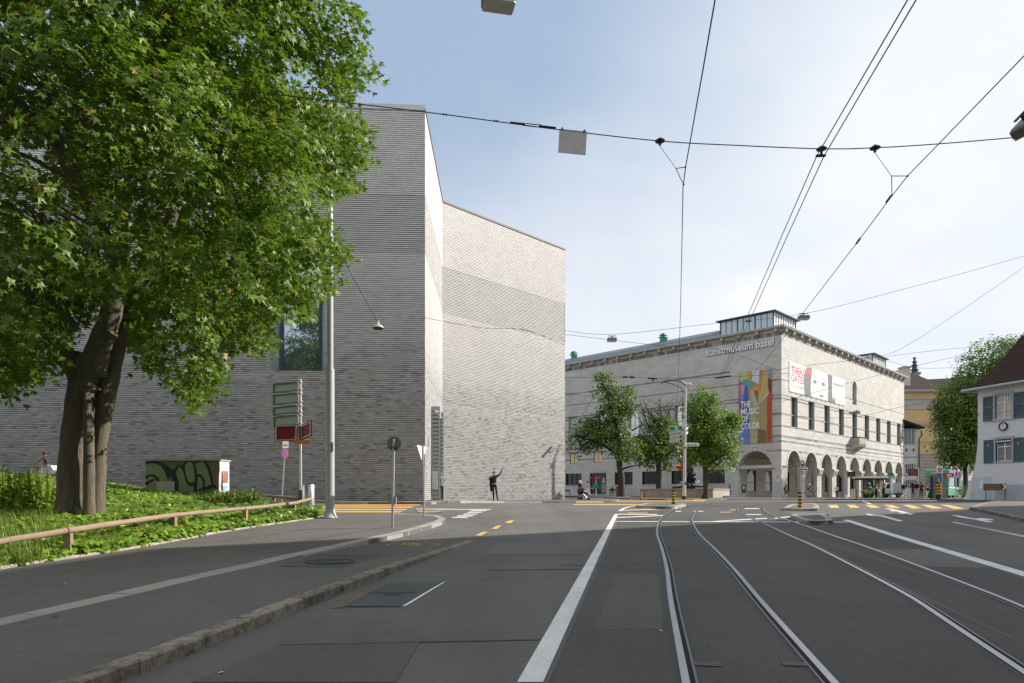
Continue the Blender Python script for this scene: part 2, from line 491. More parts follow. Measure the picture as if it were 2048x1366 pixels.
def stone_mat(name, col, single=False, cvar=.16):
 m, n, l, bs = nt(name)
 g = n.new("ShaderNodeNewGeometry"); vec = g.outputs['Position']
 if single:
  oi = n.new("ShaderNodeObjectInfo"); r = oi.outputs['Random']
  oc = n.new("ShaderNodeAttribute"); oc.attribute_type = 'OBJECT'; oc.attribute_name = 'dark'; dk = oc.outputs['Fac']
 else:
  at = n.new("ShaderNodeAttribute"); at.attribute_name = 'tone'; r = at.outputs['Fac']
  a2 = n.new("ShaderNodeAttribute"); a2.attribute_name = 'dark'; dk = a2.outputs['Fac']
 mp = n.new("ShaderNodeMapping"); mp.inputs['Scale'].default_value = (.6, .6, 2.4); l.new(vec, mp.inputs[0])
 v = noise_(n, l, mp.outputs[0], 3, 6, .7); s = noise_(n, l, vec, .35, 5, .65)
 mp2 = n.new("ShaderNodeMapping"); mp2.inputs['Scale'].default_value = (2.2, 2.2, .18); l.new(vec, mp2.inputs[0])
 run = ramp(n, l, noise_(n, l, mp2.outputs[0], 1.0, 5, .7), [(.5, 0.0), (.75, 1.0)])
 f = mk(n, l, 'MULTIPLY', mk(n, l, 'SUBTRACT', r, .5), cvar)
 f = mk(n, l, 'ADD', f, mk(n, l, 'MULTIPLY', mk(n, l, 'SUBTRACT', v, .5), .22))
 f = mk(n, l, 'ADD', f, mk(n, l, 'MULTIPLY', mk(n, l, 'SUBTRACT', s, .5), .4))
 c = scalec(n, l, tuple(col), mk(n, l, 'ADD', f, 1.0))
 c = mixc(n, l, mk(n, l, 'MULTIPLY', run, .10), c, (.2, .19, .18))
 c = mixc(n, l, mk(n, l, 'MULTIPLY', dk, mk(n, l, 'ADD', .75, mk(n, l, 'MULTIPLY', r, .25))), c, (.105, .105, .11))
 l.new(c, bs.inputs['Base Color'])
 bs.inputs['Roughness'].default_value = .8
 bump(n, l, bs, v, .15, .01)
 return m
def leaf_mat(name, c_dark, c_light, trans=.45, rough=.45, single=False):
 m, n, l, bs = nt(name)
 oi = n.new("ShaderNodeObjectInfo")
 if single: r = oi.outputs['Random']
 else:
  at = n.new("ShaderNodeAttribute"); at.attribute_name = 'tone'; r = at.outputs['Fac']
 g = n.new("ShaderNodeNewGeometry")
 c = mixc(n, l, r, tuple(c_dark), tuple(c_light))
 c = mixc(n, l, mk(n, l, 'MULTIPLY', ramp(n, l, noise_(n, l, g.outputs['Position'], .45, 3, .5), [(.4, 0.0), (.7, 1.0)]), .45), c, tuple(x * 1.35 for x in c_light))
 yel = ramp(n, l, r, [(.985, 0.0), (.992, .8)])
 c = mixc(n, l, yel, c, (.32, .2, .03))
 l.new(c, bs.inputs['Base Color'])
 bs.inputs['Roughness'].default_value = rough
 bs.inputs['Specular IOR Level'].default_value = .4
 tr = n.new("ShaderNodeBsdfTranslucent")
 l.new(mixc(n, l, .5, scalec(n, l, c, 1.7), (.12, .2, .01)), tr.inputs['Color'])
 mx = n.new("ShaderNodeMixShader"); mx.inputs[0].default_value = trans
 l.new(bs.outputs[0], mx.inputs[1]); l.new(tr.outputs[0], mx.inputs[2])
 l.new(mx.outputs[0], n['Material Output'].inputs[0])
 return m
def bark_mat(name, c1, c2, moss=.4):
 m, n, l, bs = nt(name)
 g = n.new("ShaderNodeNewGeometry"); vec = g.outputs['Position']
 mp = n.new("ShaderNodeMapping"); mp.inputs['Scale'].default_value = (9, 9, 1.6); l.new(vec, mp.inputs[0])
 a = noise_(n, l, mp.outputs[0], 1.6, 6, .7); b = noise_(n, l, vec, 45, 4, .7); d = noise_(n, l, vec, 1.1, 4, .6)
 c = mixc(n, l, ramp(n, l, mk(n, l, 'ADD', mk(n, l, 'MULTIPLY', a, .7), mk(n, l, 'MULTIPLY', b, .4)), [(.35, 0.0), (.75, 1.0)]), tuple(c1), tuple(c2))
 c = mixc(n, l, mk(n, l, 'MULTIPLY', ramp(n, l, d, [(.45, 0.0), (.65, 1.0)]), moss), c, (.11, .115, .04))
 l.new(c, bs.inputs['Base Color'])
 bs.inputs['Roughness'].default_value = .9
 bump(n, l, bs, mk(n, l, 'ADD', a, mk(n, l, 'MULTIPLY', b, .5)), .9, .03)
 return m
def glass_mat(name, tint=(.02, .025, .03), rough=.03, spec=1.0, metal=0.0):
 m, n, l, bs = nt(name)
 bs.inputs['Base Color'].default_value = (*tint, 1)
 bs.inputs['Roughness'].default_value = rough
 bs.inputs['Specular IOR Level'].default_value = spec
 bs.inputs['Metallic'].default_value = metal
 g = n.new("ShaderNodeNewGeometry")
 bump(n, l, bs, noise_(n, l, g.outputs['Position'], .6, 2, .5), .02, .05)
 return m
def clear_glass(name, tint=(.75, .85, .8), mixf=.45):
 m, n, l, bs = nt(name)
 bs.inputs['Base Color'].default_value = (*[x * .35 for x in tint], 1)
 bs.inputs['Roughness'].default_value = .05
 t = n.new("ShaderNodeBsdfTransparent"); t.inputs[0].default_value = (*tint, 1)
 mx = n.new("ShaderNodeMixShader"); mx.inputs[0].default_value = mixf
 l.new(t.outputs[0], mx.inputs[1]); l.new(bs.outputs[0], mx.inputs[2]); l.new(mx.outputs[0], n['Material Output'].inputs[0])
 return m
M_road = asphalt("road_asphalt", (.140, .136, .130), .55, .3, streak=(.8, .045, 1))
M_tram = asphalt("tram_bed_asphalt", (.100, .097, .093), .5, .3, streak=(.5, .05, 1))
M_walk = asphalt("pavement_asphalt", (.142, .135, .127), .4, .32)
M_cycle = asphalt("cycle_path_asphalt", (.132, .127, .122), .4, .28)
M_patch = asphalt("patched_asphalt", (.100, .104, .105), .4, .35)
M_white = paint("white_road_paint", (.66, .66, .65), .5)
M_whiteworn = paint("worn_white_paint", (.72, .71, .68), .6)
M_yellow = paint("yellow_road_paint", (.72, .40, .07), .35)
M_yelworn = paint("worn_yellow_paint", (.45, .27, .08), .85)
M_kerb = granite("kerb_granite", (.15, .125, .095), (.38, .34, .28), .9)
M_strip = granite("pale_granite", (.23, .23, .21), (.40, .40, .37), .12)
M_palekerb = granite("pale_kerb_stone", (.26, .25, .23), (.42, .41, .38), .2)
M_gutter = granite("gutter_concrete", (.21, .21, .205), (.36, .36, .35), .25)
M_plaza = pm("brown_gravel_paving", (.15, .11, .09), .95, .25, 2.0, bmp=.3)
M_steel = pm("galvanised_steel", (.46, .47, .48), .42, .12, 6, metal=.75)
M_greypaint = pm("grey_painted_steel", (.36, .39, .41), .45, .08, 3, spec=.5)
M_alu = pm("brushed_aluminium", (.62, .63, .64), .28, .08, 4, metal=1.0, stretch=(3, 3, 40))
M_dark = pm("dark_iron", (.03, .033, .035), .5, .2, 5, metal=.3)
M_black = pm("black_rubber", (.012, .012, .012), .6, .2, 5)
M_wire = pm("wire_steel", (.035, .037, .045), .5, .1, 5, metal=.4)
M_railhead = pm("polished_rail", (.36, .36, .37), .33, .25, 8, metal=.85, stretch=(1, .2, 1))
M_raillip = pm("rail_lip", (.17, .165, .16), .5, .25, 8, metal=.6)
M_groove = pm("rail_groove", (.008, .008, .008), .9, .2, 8)
M_seal = pm("rail_sealant", (.045, .045, .047), .75, .25, 8)
M_wood = pm("weathered_wood", (.27, .20, .135), .85, .32, 3.0, bmp=.4, bscale=25, stretch=(4, .6, 4))
M_woodend = pm("fresh_cut_wood", (.40, .25, .15), .85, .3, 6.0)
M_signwhite = pm("sign_white", (.74, .74, .72), .45, .06, 4)
M_signred = pm("sign_red", (.42, .03, .035), .4, .08, 4)
M_darkred = pm("dark_red_panel", (.20, .022, .028), .35, .15, 2)
M_signgreen = pm("sign_green", (.0, .22, .13), .4, .06, 4)
M_signblue = pm("sign_blue", (.03, .1, .42), .4, .06, 4)
M_orange = pm("sign_orange", (.62, .2, .02), .45, .08, 4)
M_signblack = pm("sign_black", (.02, .02, .022), .5, .1, 4)
M_brown = pm("sign_brown", (.13, .065, .035), .5, .1, 4)
M_yelpost = pm("bollard_yellow", (.66, .33, .025), .45, .12, 5)
# ------------------------------------------------------------------ ground, road, pavements
sheet("ground", [(-500, -300), (500, -300), (500, 900), (-500, 900)], -0.06, pm("ground_earth", (.16, .15, .13), .95, .2, .2), kind='structure', step=4)
sheet("road", [(-60, -40), (120, -40), (120, 150), (-60, 150)], 0.0, M_road, kind='structure')
def gp(pts, dz=0.0, s=1.0, o=(0, 0)):
 """photo points (in a crop of scale s and origin o) laid on the ground"""
 return [G(o[0] + x / s, o[1] + y / s, dz) for x, y in pts]
def xy(pts): return [(p.x, p.y) for p in pts]
# kerb between cycle path and road (straight), the pale strip / pavement kerb behind it
K1a, K1b = G(239, 1366), G(947, 1082)
k1d = Vector((K1b.x - K1a.x, K1b.y - K1a.y)).normalized()
k1n = Vector((-k1d.y, k1d.x))                           # towards the pavement
def k1(t, off=0.0): return Vector((K1a.x, K1a.y)) + k1d * t + k1n * off
K1L = (Vector((K1b.x, K1b.y)) - Vector((K1a.x, K1a.y))).length
def cyc_h(x, y):
 t = (Vector((x, y)) - Vector((K1a.x, K1a.y))).dot(k1d)
 return 0.115 * (1 - smooth(K1L - 6.0, K1L + .2, t)) + .002
HW = 0.115
strip_px = [(-130, 1283), (0, 1249), (125, 1222), (246, 1194), (400, 1157), (560, 1121), (626, 1104), (681, 1092.5), (753, 1076), (816, 1062)]
K2 = [Vector(q) for q in xy(gp(strip_px, HW))]
corner_px = [(856, 1051.5), (884, 1042.3), (892, 1037.5), (888, 1033.5), (878, 1031), (856, 1029), (833, 1028.5), (792, 1026.5)]
K2c = [Vector(q) for q in xy(gp(corner_px, HW))]
back = [Vector((-8.5, K2c[-1].y + .1)), Vector((-13, K2c[-1].y + .8)), Vector((-50, K2c[-1].y + 3))]
K0 = K2[0] + (K2[0] - K2[1]) * 3
walk_poly = [K0] + K2 + K2c + back + [Vector((-50, -12)), K0 + Vector((0, -14))]
sheet("pavement", walk_poly, HW - .004, M_walk, kind='structure', skirt=.3)
cyc_poly = [k1(-14, .1), k1(0, .1), k1(K1L, .1), k1(K1L + 1.2, .6)] + [p for p in reversed(K2[6:])] + [p for p in reversed(K2[:6])] + [K0, K0 + Vector((0, -12))]
sheet("cycle_path", cyc_poly, lambda x, y: cyc_h(x, y) - .003, M_cycle, kind='structure')
def stones(path, names, mat_, w, h_fn, bottom, length, parent, proud=.0, gap=.014, side=1, chamfer=.018):
 """row of kerb stones along a ground path; each stone is an object of its own"""
 acc = [0.0]
 for a, b in zip(path, path[1:]): acc.append(acc[-1] + (b - a).length)
 def at(t):
  for i in range(len(path) - 1):
   if t <= acc[i + 1] or i == len(path) - 2:
    f = (t - acc[i]) / max(1e-6, acc[i + 1] - acc[i])
    return path[i].lerp(path[i + 1], f)
 t = 0.0
 while t < acc[-1] - .05:
  L = min(length * U(.75, 1.2), acc[-1] - t)
  if acc[-1] - t - L < .25: L = acc[-1] - t
  a, b = at(t + gap / 2), at(t + L - gap / 2)
  d = (b - a).normalized(); nrm = Vector((-d.y, d.x)) * side
  mb = MB()
  jz = U(-.005, .005); jo = U(-.006, .006)
  n = 3
  prof = [(0, None), (0, -chamfer), (chamfer, 0), (w, 0), (w, None)]
  vs, fs = [], []
  for i in range(n + 1):
   p = a.lerp(b, i / n)
   for o, zz in prof:
    q = p + nrm * (o + jo - proud)
    top = gz(q.x, q.y) + h_fn(q.x, q.y) + jz
    vs.append((q.x, q.y, gz(q.x, q.y) + bottom if zz is None else max(top + zz, gz(q.x, q.y) + bottom + .01)))
  m = len(prof)
  for i in range(n):
   for k in range(m - 1): fs.append((i * m + k, i * m + k + 1, (i + 1) * m + k + 1, (i + 1) * m + k))
  fs += [tuple(range(m - 1, -1, -1)), tuple(range(n * m, n * m + m))]
  if side < 0: fs = [tuple(reversed(f)) for f in fs]
  mb.add(vs, fs)
  mb.build(names, mat_, parent, world=True)
  t += L
kerb1 = empty("cycle_kerb", (K1a.x, K1a.y, 0)); tag(kerb1, kind='structure')
stones([k1(-3.5), k1(K1L + .1)], "kerb_stone", M_kerb, .17, lambda x, y: cyc_h(x, y) + .004, -.1, 1.35, kerb1)
kerb2 = empty("pavement_kerb", (K2[0].x, K2[0].y, 0)); tag(kerb2, kind='structure')
stones([K0] + K2[:8], "strip_stone", M_strip, .30, lambda x, y: HW + .003, -.1, 1.35, kerb2)
stones(K2[7:] + K2c[:2], "kerb_stone", M_palekerb, .24, lambda x, y: HW + .003, -.1, 1.3, kerb2)
stones(K2c[1:], "kerb_stone", M_palekerb, .24, lambda x, y: HW + .003, -.1, .62, kerb2)
# gutter of concrete pieces along the foot of the kerb
gut = empty("road_gutter", (K1a.x, K1a.y, 0)); tag(gut, kind='structure')
t = -3.5
while t < K1L + .6:
 L = U(.32, .5); w = U(.1, .16)
 sheet("gutter_slab", [k1(t + .004, -.004), k1(t + L - .004, -.004), k1(t + L - .03 - U(0, .1), -w), k1(t + .01 - U(0, .1), -w)], .006 + U(0, .002), M_gutter, gut, step=50)
 t += L
# pavement along the new museum wing, plaza of the old museum, right pavement, traffic islands
npav = [(-48, 30.2), (-4.2, 31.6), (-3.2, 33.2), (-2.4, 35.6), (-1.0, 38.6), (3, 41.5), (7, 46), (8.6, 53), (6, 62), (2, 70), (-48, 70)]
sheet("museum_pavement", npav, .12, M_walk, kind='structure', skirt=.3)
kerb3 = empty("museum_kerb", (0, 38, 0)); tag(kerb3, kind='structure')
stones([Vector(p) for p in npav[:10]], "kerb_stone", M_palekerb, .2, lambda x, y: .123, -.1, 1.6, kerb3)
plaza = [(13.2, 56.5), (19, 60.2), (25, 62), (45, 64.2), (60, 66), (120, 95), (120, 140), (-8, 140), (-8, 92), (8, 72), (12.4, 62)]
sheet("plaza_pavement", plaza, .12, M_walk, kind='structure', skirt=.3)
sheet("plaza_gravel", [(13.5, 64), (27.5, 70.5), (24, 84), (-5, 112), (-5, 96), (10, 73)], .126, M_plaza, kind='structure')
kerb4 = empty("plaza_kerb", (20, 60, 0)); tag(kerb4, kind='structure')
stones([Vector(p) for p in ([(8, 72), (12.4, 62)] + plaza[:5])], "kerb_stone", M_palekerb, .2, lambda x, y: .123, -.1, 1.9, kerb4)
rp_px = [(2130, 1062), (2048, 1037), (1977, 1022), (1945, 1015.5), (1939, 1014.5), (1950, 1010.5), (1969, 1005), (1995, 1001.5)]
rp = [Vector(q) for q in xy(gp(rp_px, .12))]
rpx = [rp[0] + Vector((16, -9))] + rp + [Vector((33.0, 45.5)), Vector((34.5, 54)), Vector((90, 60)), Vector((90, 0))]
sheet("right_pavement", rpx, .116, M_walk, kind='structure', skirt=.3)
kerb5 = empty("right_kerb", (rp[3].x, rp[3].y, 0)); tag(kerb5, kind='structure')
stones(rpx[:10], "kerb_stone", M_kerb, .2, lambda x, y: .121, -.1, 1.25, kerb5, side=-1)
def island(poly_px, name, label, cat):
 pts = [Vector(q) for q in xy(gp(poly_px, .12))]
 ar = sum(a.x * b.y - b.x * a.y for a, b in zip(pts, pts[1:] + pts[:1]))
 if ar < 0: pts.reverse()
 c = sum(pts, Vector((0, 0))) / len(pts)
 r = empty(name, (c.x, c.y, 0)); tag(r, kind='structure')
 sheet("island_paving", pts, .112, M_plaza if cat else M_cycle, r)
 r.children and [setattr(k, 'location', -Vector((c.x, c.y, 0))) for k in r.children]
 stones(pts + [pts[0]], "kerb_stone", M_palekerb, .2, lambda x, y: .123, -.1, .8, r, side=1)
 return r
island([(1273, 1011), (1320, 1012.6), (1346, 1012.6), (1376, 1008.2), (1350, 1005.6), (1290, 1006.6)], "traffic_island", "", 0)
island([(1565, 1016), (1600, 1017), (1636, 1016.6), (1638, 1010), (1626, 1006.5), (1581, 1008.5)], "traffic_island", "", 1)
island([(1580, 1029), (1597, 1036.5), (1614, 1040.5), (1628, 1042), (1670, 1041), (1650, 1027.5)], "traffic_island", "", 0)
# darker tram bed between the white lines
bed_px = [(1096, 1366), (1240, 1032), (1300, 1012), (1420, 1004.5), (1560, 1004), (1600, 1006), (1560, 1020), (1640, 1046), (1700, 1046), (1760, 1064), (2048, 1158), (2300, 1240), (2048, 1800), (1500, 1800), (1096, 1400)]
bp = gp(bed_px[:11], .004)
bedp = xy(bp) + [(bp[-1].x + 6, bp[-1].y - 5), (11, -4), (-1.6, -6), (-.9, 2)]
sheet("tram_bed", bedp, .004, M_tram, kind='structure')
# patched cover in the near lane and in the cycle path
cov = empty("road_patch", tuple(G(780, 1190))); tag(cov, kind='structure')
o_ = origin_of(cov)
def child_sheet(name, poly, dz, m, parent):
 s_ = sheet(name, poly, dz, m, parent); s_.location = -origin_of(parent); return s_
child_sheet("patch", xy(gp([(662, 1217), (775, 1168), (890, 1163), (808, 1213)], 0)), .004, M_patch, cov)
child_sheet("patch_edge", xy(gp([(660, 1218), (768, 1169), (776, 1168), (684, 1216)], 0)), .0075, pm("rust_stain", (.15, .1, .065), .9, .4, 4), cov)
child_sheet("patch_line", xy(gp([(803, 1214), (884, 1166), (892, 1164), (812, 1213)], 0)), .0075, M_whiteworn, cov)
for a in ((735, 1186, 830, 1185), (690, 1213, 800, 1213), (770, 1190, 800, 1189)):
 child_sheet("patch_joint", xy(gp([(a[0], a[1]), (a[2], a[3]), (a[2] + 2, a[3] + 1.6), (a[0] + 2, a[1] + 1.6)], 0)), .008, M_black, cov)
mh = G(660, 1123, .11)
man_ = empty("manhole_cover", (mh.x, mh.y, 0)); tag(man_, kind='structure')
child_sheet("cover_surround", xy(gp([(560, 1133), (640, 1104), (775, 1106), (684, 1135)], .11)), lambda x, y: cyc_h(x, y) + .001, M_patch, man_)
mb = MB(); zt = gz(mh.x, mh.y) + cyc_h(mh.x, mh.y)
mb.ring((mh.x, mh.y, zt + .001), (0, 0, 1), .36, .40, 28, .006); mb.ring((mh.x, mh.y, zt + .001), (0, 0, 1), .2, .215, 20, .005)
mb.build("cover_ring", M_dark, man_, world=True)
# ------------------------------------------------------------------ road markings
def mark(name, pts, m, s=1.0, o=(0, 0), dz=.008, group=None):
 return sheet(name, xy(gp(pts, 0.0, s, o)), dz, m, kind='structure')
mark("lane_line", [(1034, 1366), (1229, 1028.5), (1236, 1028.5), (1086, 1366)], M_white)
near = k1d * 0
mark("lane_line", [(1684, 1040), (1698, 1040), (1800, 1072), (2048, 1144), (2048, 1154), (1790, 1075)], M_white)
mark("lane_line", [(1903, 1045), (1912, 1045), (2048, 1071), (2048, 1075)], M_white)
z1, z1o = 3.938, (1200, 990)
for q in ([(130, 176), (500, 160), (500, 165), (130, 182)], [(850, 211), (1100, 194), (1310, 182), (1322, 187), (1120, 199), (900, 212)],
  [(1365, 183), (1530, 165), (1538, 171), (1385, 187)], [(1490, 215), (1620, 204), (1655, 210), (1560, 217)],
  [(100, 208), (1000, 210), (1950, 213), (1950, 217), (1000, 214), (100, 212)]):
 mark("road_stripe", q, M_whiteworn, z1, z1o)
mark("give_way_arrow", [(560, 350), (640, 300), (760, 250), (900, 205), (1080, 180), (1140, 184), (940, 215), (800, 270), (700, 350)], M_white, 15.754, (1200, 1000))
for q in ([(700, 320), (1500, 300), (2000, 320), (1500, 318), (700, 335)], [(560, 440), (1800, 450), (1800, 470), (560, 462)]):
 mark("road_stripe", q, M_whiteworn, 15.754, (1200, 1000))
for q in ([(900, 395), (1500, 395), (1500, 425), (900, 425)], [(1280, 255), (1750, 270), (1750, 290), (1280, 280)]):
 mark("worn_bicycle_sign", q, M_yelworn, 15.754, (1200, 1000))
for a, b, y in ((520, 640, 235), (500, 640, 178), (330, 640, 300), (900, 1090, 232), (300, 600, 178)):
 mark("road_stripe", [(a, y - 6), (b, y - 6), (b, y + 7), (a, y + 7)], M_whiteworn, 10.24, (1460, 1000) if a < 500 else (1300, 1000))
z3, z3o = 5.02, (1640, 980)
for q in ([(80, 152), (170, 150), (197, 180), (105, 182)], [(265, 150), (350, 151), (400, 180), (308, 182)], [(450, 151), (535, 151), (602, 180), (508, 182)],
  [(638, 150), (722, 151), (810, 184), (715, 185)], [(825, 150), (908, 151), (1022, 186), (920, 187)], [(1010, 150), (1100, 151), (1238, 187), (1125, 189)],
  [(1205, 150), (1292, 151), (1450, 190), (1345, 192)]):
 mark("crossing_bar", q, M_yellow, z3, z3o)
for q in ([(650, 186), (690, 186), (946, 244), (898, 250)], [(690, 208), (742, 208), (760, 216), (716, 216)], [(780, 232), (842, 235), (854, 244), (802, 243)],
  [(1315, 324), (1362, 324), (1700, 392), (2048, 458), (2048, 470), (1690, 402)], [(420, 112), (440, 110), (520, 142), (490, 145)]):
 mark("road_stripe", q, M_white, z3, z3o)
mark("turn_arrow", [(455, 241), (505, 243), (540, 251), (600, 252), (640, 258), (832, 311), (822, 317), (780, 315), (600, 264), (500, 260)], M_white, z3, z3o)
mark("turn_arrow", [(1308, 250), (1400, 259), (1500, 279), (1560, 290), (1610, 284), (1744, 296), (1736, 305), (1640, 302), (1756, 322), (1680, 326), (1540, 297), (1400, 276)], M_white, z3, z3o)
z2, z2o = 4.6545, (620, 990)
for y0, y1, xe0, xe1 in ((84, 97, 1048, 1005), (106, 119, 975, 935), (129, 142, 910, 885), (150, 163, 868, 838)):
 mark("crossing_bar", [(-60, y0), (xe0, y0 + 2), (xe1, y1 + 1), (-60, y1)], M_yellow, z2, z2o)
mark("stop_line", [(988, 129), (1690, 134), (1672, 141), (988, 135)], M_white, z2, z2o)
for q in ([(1500, 145), (1652, 144), (1634, 153), (1482, 154)], [(1476, 159), (1612, 159), (1592, 168), (1456, 168)], [(1440, 175), (1570, 175), (1546, 185), (1418, 186)],
  [(1382, 191), (1530, 191), (1508, 201), (1360, 202)], [(1332, 206), (1484, 205), (1456, 215), (1314, 216)]):
 mark("hatch_bar", q, M_white, z2, z2o)
for q in ([(1538, 379), (1610, 345), (1656, 345), (1590, 381)], [(1690, 316), (1740, 287), (1787, 287), (1736, 319)], [(1813, 261), (1860, 238), (1902, 238), (1866, 264)]):
 mark("lane_dash", q, M_yellow, z2, z2o)
mark("worn_bicycle_sign", [(1000, 147), (1200, 150), (1250, 158), (1080, 166), (1010, 160)], M_yelworn, z2, z2o)
for q in ([(1232, 1001.3), (1330, 1001.2), (1410, 1000.8), (1410, 1002.4), (1228, 1003.2)], [(1130, 1008.6), (1200, 1008.3), (1292, 1009), (1286, 1010.6), (1200, 1010), (1130, 1010)]):
 mark("crossing_bar", q, M_yellow)
for q in ([(1530, 195), (1650, 195), (1650, 214), (1530, 214)], [(1330, 245), (1560, 245), (1560, 262), (1330, 262)]):
 mark("worn_bicycle_sign", q, M_yelworn, 10.24, (1310, 1000))
# bicycle pictogram on the cycle path: two wheels and a frame as painted bands
bic = empty("bicycle_pictogram", tuple(G(826, 1087, .03))); tag(bic, kind='structure')
def band(pts, w, m, parent, dz):
 for a, b in zip(pts, pts[1:]):
  d = Vector((b[0] - a[0], b[1] - a[1])).normalized(); n_ = Vector((-d.y, d.x)) * w / 2
  A, B = Vector((a[0], a[1])), Vector((b[0], b[1]))
  child_sheet("painted_band", [A + n_ - d * w * .4, A - n_ - d * w * .4, B - n_ + d * w * .4, B + n_ + d * w * .4], dz, m, parent)
dzc = lambda x, y: cyc_h(x, y) + .004
ca, cb = G(806, 1088.5, .03), G(846, 1087.5, .03)
for c in (ca, cb):
 ux = (cb - ca).normalized() * .34; uy = Vector((ux.y, -ux.x, 0)) * 1.15
 band([(c + ux * math.cos(k * math.pi / 6) + uy * math.sin(k * math.pi / 6))[:2] for k in range(13)], .06, M_yelworn, bic, dzc)
mid = (ca + cb) / 2
upv = Vector(((cb - ca).y, -(cb - ca).x, 0)).normalized() * -.5
for a, b in ((ca, mid), (mid, mid + upv + (cb - ca) * .1), (mid + upv + (cb - ca) * .1, cb), (ca, ca + upv * .9 + (cb - ca) * .2)):
 band([a[:2], b[:2]], .05, M_yelworn, bic, dzc)
# ------------------------------------------------------------------ tram rails (grooved rail let into the asphalt)
def catmull(pts, per=6):
 out = []
 for i in range(len(pts) - 1):
  p0, p1, p2, p3 = pts[max(i - 1, 0)], pts[i], pts[i + 1], pts[min(i + 2, len(pts) - 1)]
  for k in range(per):
   t = k / per
   out.append(.5 * ((2 * p1) + (p2 - p0) * t + (2 * p0 - 5 * p1 + 4 * p2 - p3) * t * t + (3 * p1 - p0 - 3 * p2 + p3) * t ** 3))
 return out + [pts[-1]]
track1 = [(1520, 1366), (1430, 1200), (1402, 1140), (1374, 1094), (1357, 1070), (1351.5, 1050), (1352, 1040), (1358, 1030), (1373, 1020.5), (1400, 1013), (1438, 1008.3), (1480, 1006)]
track2 = [(2048, 1268.5), (1905, 1192), (1738, 1118), (1672, 1090), (1621, 1071), (1562, 1047), (1519, 1032), (1502, 1022), (1507, 1014), (1540, 1008.5), (1590, 1005.5)]
def smooth_line(v, it):
 for _ in range(it):
  v = [v[0]] + [(v[i - 1] + v[i] * 2 + v[i + 1]) / 4 for i in range(1, len(v) - 1)] + [v[-1]]
 return v
def track(px, ext):
 w = [Vector(q) for q in xy(gp(px, .004))]
 w = [w[0] + (w[0] - w[1]).normalized() * ext] + w
 return smooth_line(catmull(w, 8), 10)
def rail(center, off, side, label, grp):
 """side = +1: groove lies to the left of the running direction"""
 n_ = len(center)
 line = []
 for i, p in enumerate(center):
  d = (center[min(i + 1, n_ - 1)] - center[max(i - 1, 0)]).normalized()
  line.append((p + Vector((-d.y, d.x)) * off, Vector((-d.y, d.x)) * side))
 p0 = line[0][0]
 r = empty("tram_rail", (p0.x, p0.y, 0), label, "tram rail", grp)
 for name, a, b, m, dz in (("rail_sealant", -.085, .115, M_seal, .007), ("rail_head", -.036, .024, M_railhead, .0155), ("rail_groove", .024, .066, M_groove, .0095), ("rail_lip", .066, .084, M_raillip, .013)):
  vs, fs = [], []
  for i, (p, nn) in enumerate(line):
   for o in (a, b):
    q = p + nn * o
    vs.append((q.x - p0.x, q.y - p0.y, gz(q.x, q.y) + dz))
   if i: fs.append((2 * i - 2, 2 * i - 1, 2 * i + 1, 2 * i) if side < 0 else (2 * i, 2 * i + 1, 2 * i - 1, 2 * i - 2))
  MB().add(vs, fs).build(name, m, r)
 return r
T1 = track(track1, 9); T2 = track(track2, 9)
rail(T1, .53, -1, "leftmost tram rail, running close beside the thick white lane line", "tram rails")
rail(T1, -.53, 1, "second tram rail from the left, in the middle of the dark tram bed", "tram rails")
rail(T2, .53, -1, "third tram rail from the left, the inner rail of the right-hand track", "tram rails")
rail(T2, -.53, 1, "rightmost tram rail, nearest the white line of the right lanes", "tram rails")
# bitumen seams and repair strips in the asphalt
M_bit = pm("bitumen_seam", (.035, .035, .036), .6, .4, 9)
for q in ([(1098, 1366), (1102, 1366), (1180, 1180), (1178, 1180)], [(1178, 1182), (1180, 1182), (1234, 1056), (1233, 1056)], [(1440, 1366), (1444, 1366), (1390, 1205), (1388.5, 1205)], [(1560, 1366), (1565, 1366), (1448, 1196), (1446, 1196)],
  [(560, 1290), (1090, 1279), (1090, 1280.5), (560, 1292)], [(1120, 1130), (1330, 1128), (1330, 1129), (1120, 1131)], [(1700, 1130), (1712, 1130), (2060, 1292), (2060, 1296)], [(1560, 1058), (1566, 1058), (2060, 1214), (2060, 1217)],
  [(980, 1140), (1160, 1138), (1160, 1139), (980, 1141)]):
 mark("asphalt_seam", q, M_bit, dz=.0065 if q[0][0] > 150 else HW + .002)
M_strip2 = asphalt("repair_asphalt", (.118, .114, .108), .5, .3); M_strip3 = asphalt("older_asphalt", (.155, .15, .142), .55, .35)
for q, m in (([(1000, 1085), (1180, 1085), (1168, 1110), (968, 1110)], M_strip3), ([(560, 1292), (840, 1286), (790, 1366), (380, 1366)], M_strip2), ([(1750, 1098), (1880, 1100), (1990, 1136), (1850, 1134)], M_strip3), ([(1230, 1150), (1318, 1150), (1326, 1260), (1190, 1260)], M_strip2)):
 mark("repair_strip", q, m, dz=.0058)
# drain gratings beside the rails
def grating(px, label):
 c = G(*px)
 r = empty("drain_grating", (c.x, c.y, gz(c.x, c.y)), label, "drain grating", "rail drain gratings", rz=-.12)
 MB().box(-.10, .10, -.05, .05, .002, .008).build("grate_pit", M_groove, r)
 for k in range(9):
  MB().box(-.10 + k * .0235, -.10 + k * .0235 + .011, -.045, .045, .008, .015).build("grate_bar", M_raillip, r)
 mb = MB()
 for a in (-.048, .042): mb.box(-.105, .105, a, a + .008, .008, .014)
 mb.build("grate_frame", M_raillip, r)
grating((1415, 1331), "small iron drain grating right of the leftmost tram rail")
grating((1592, 1331), "small iron drain grating just left of the second tram rail")
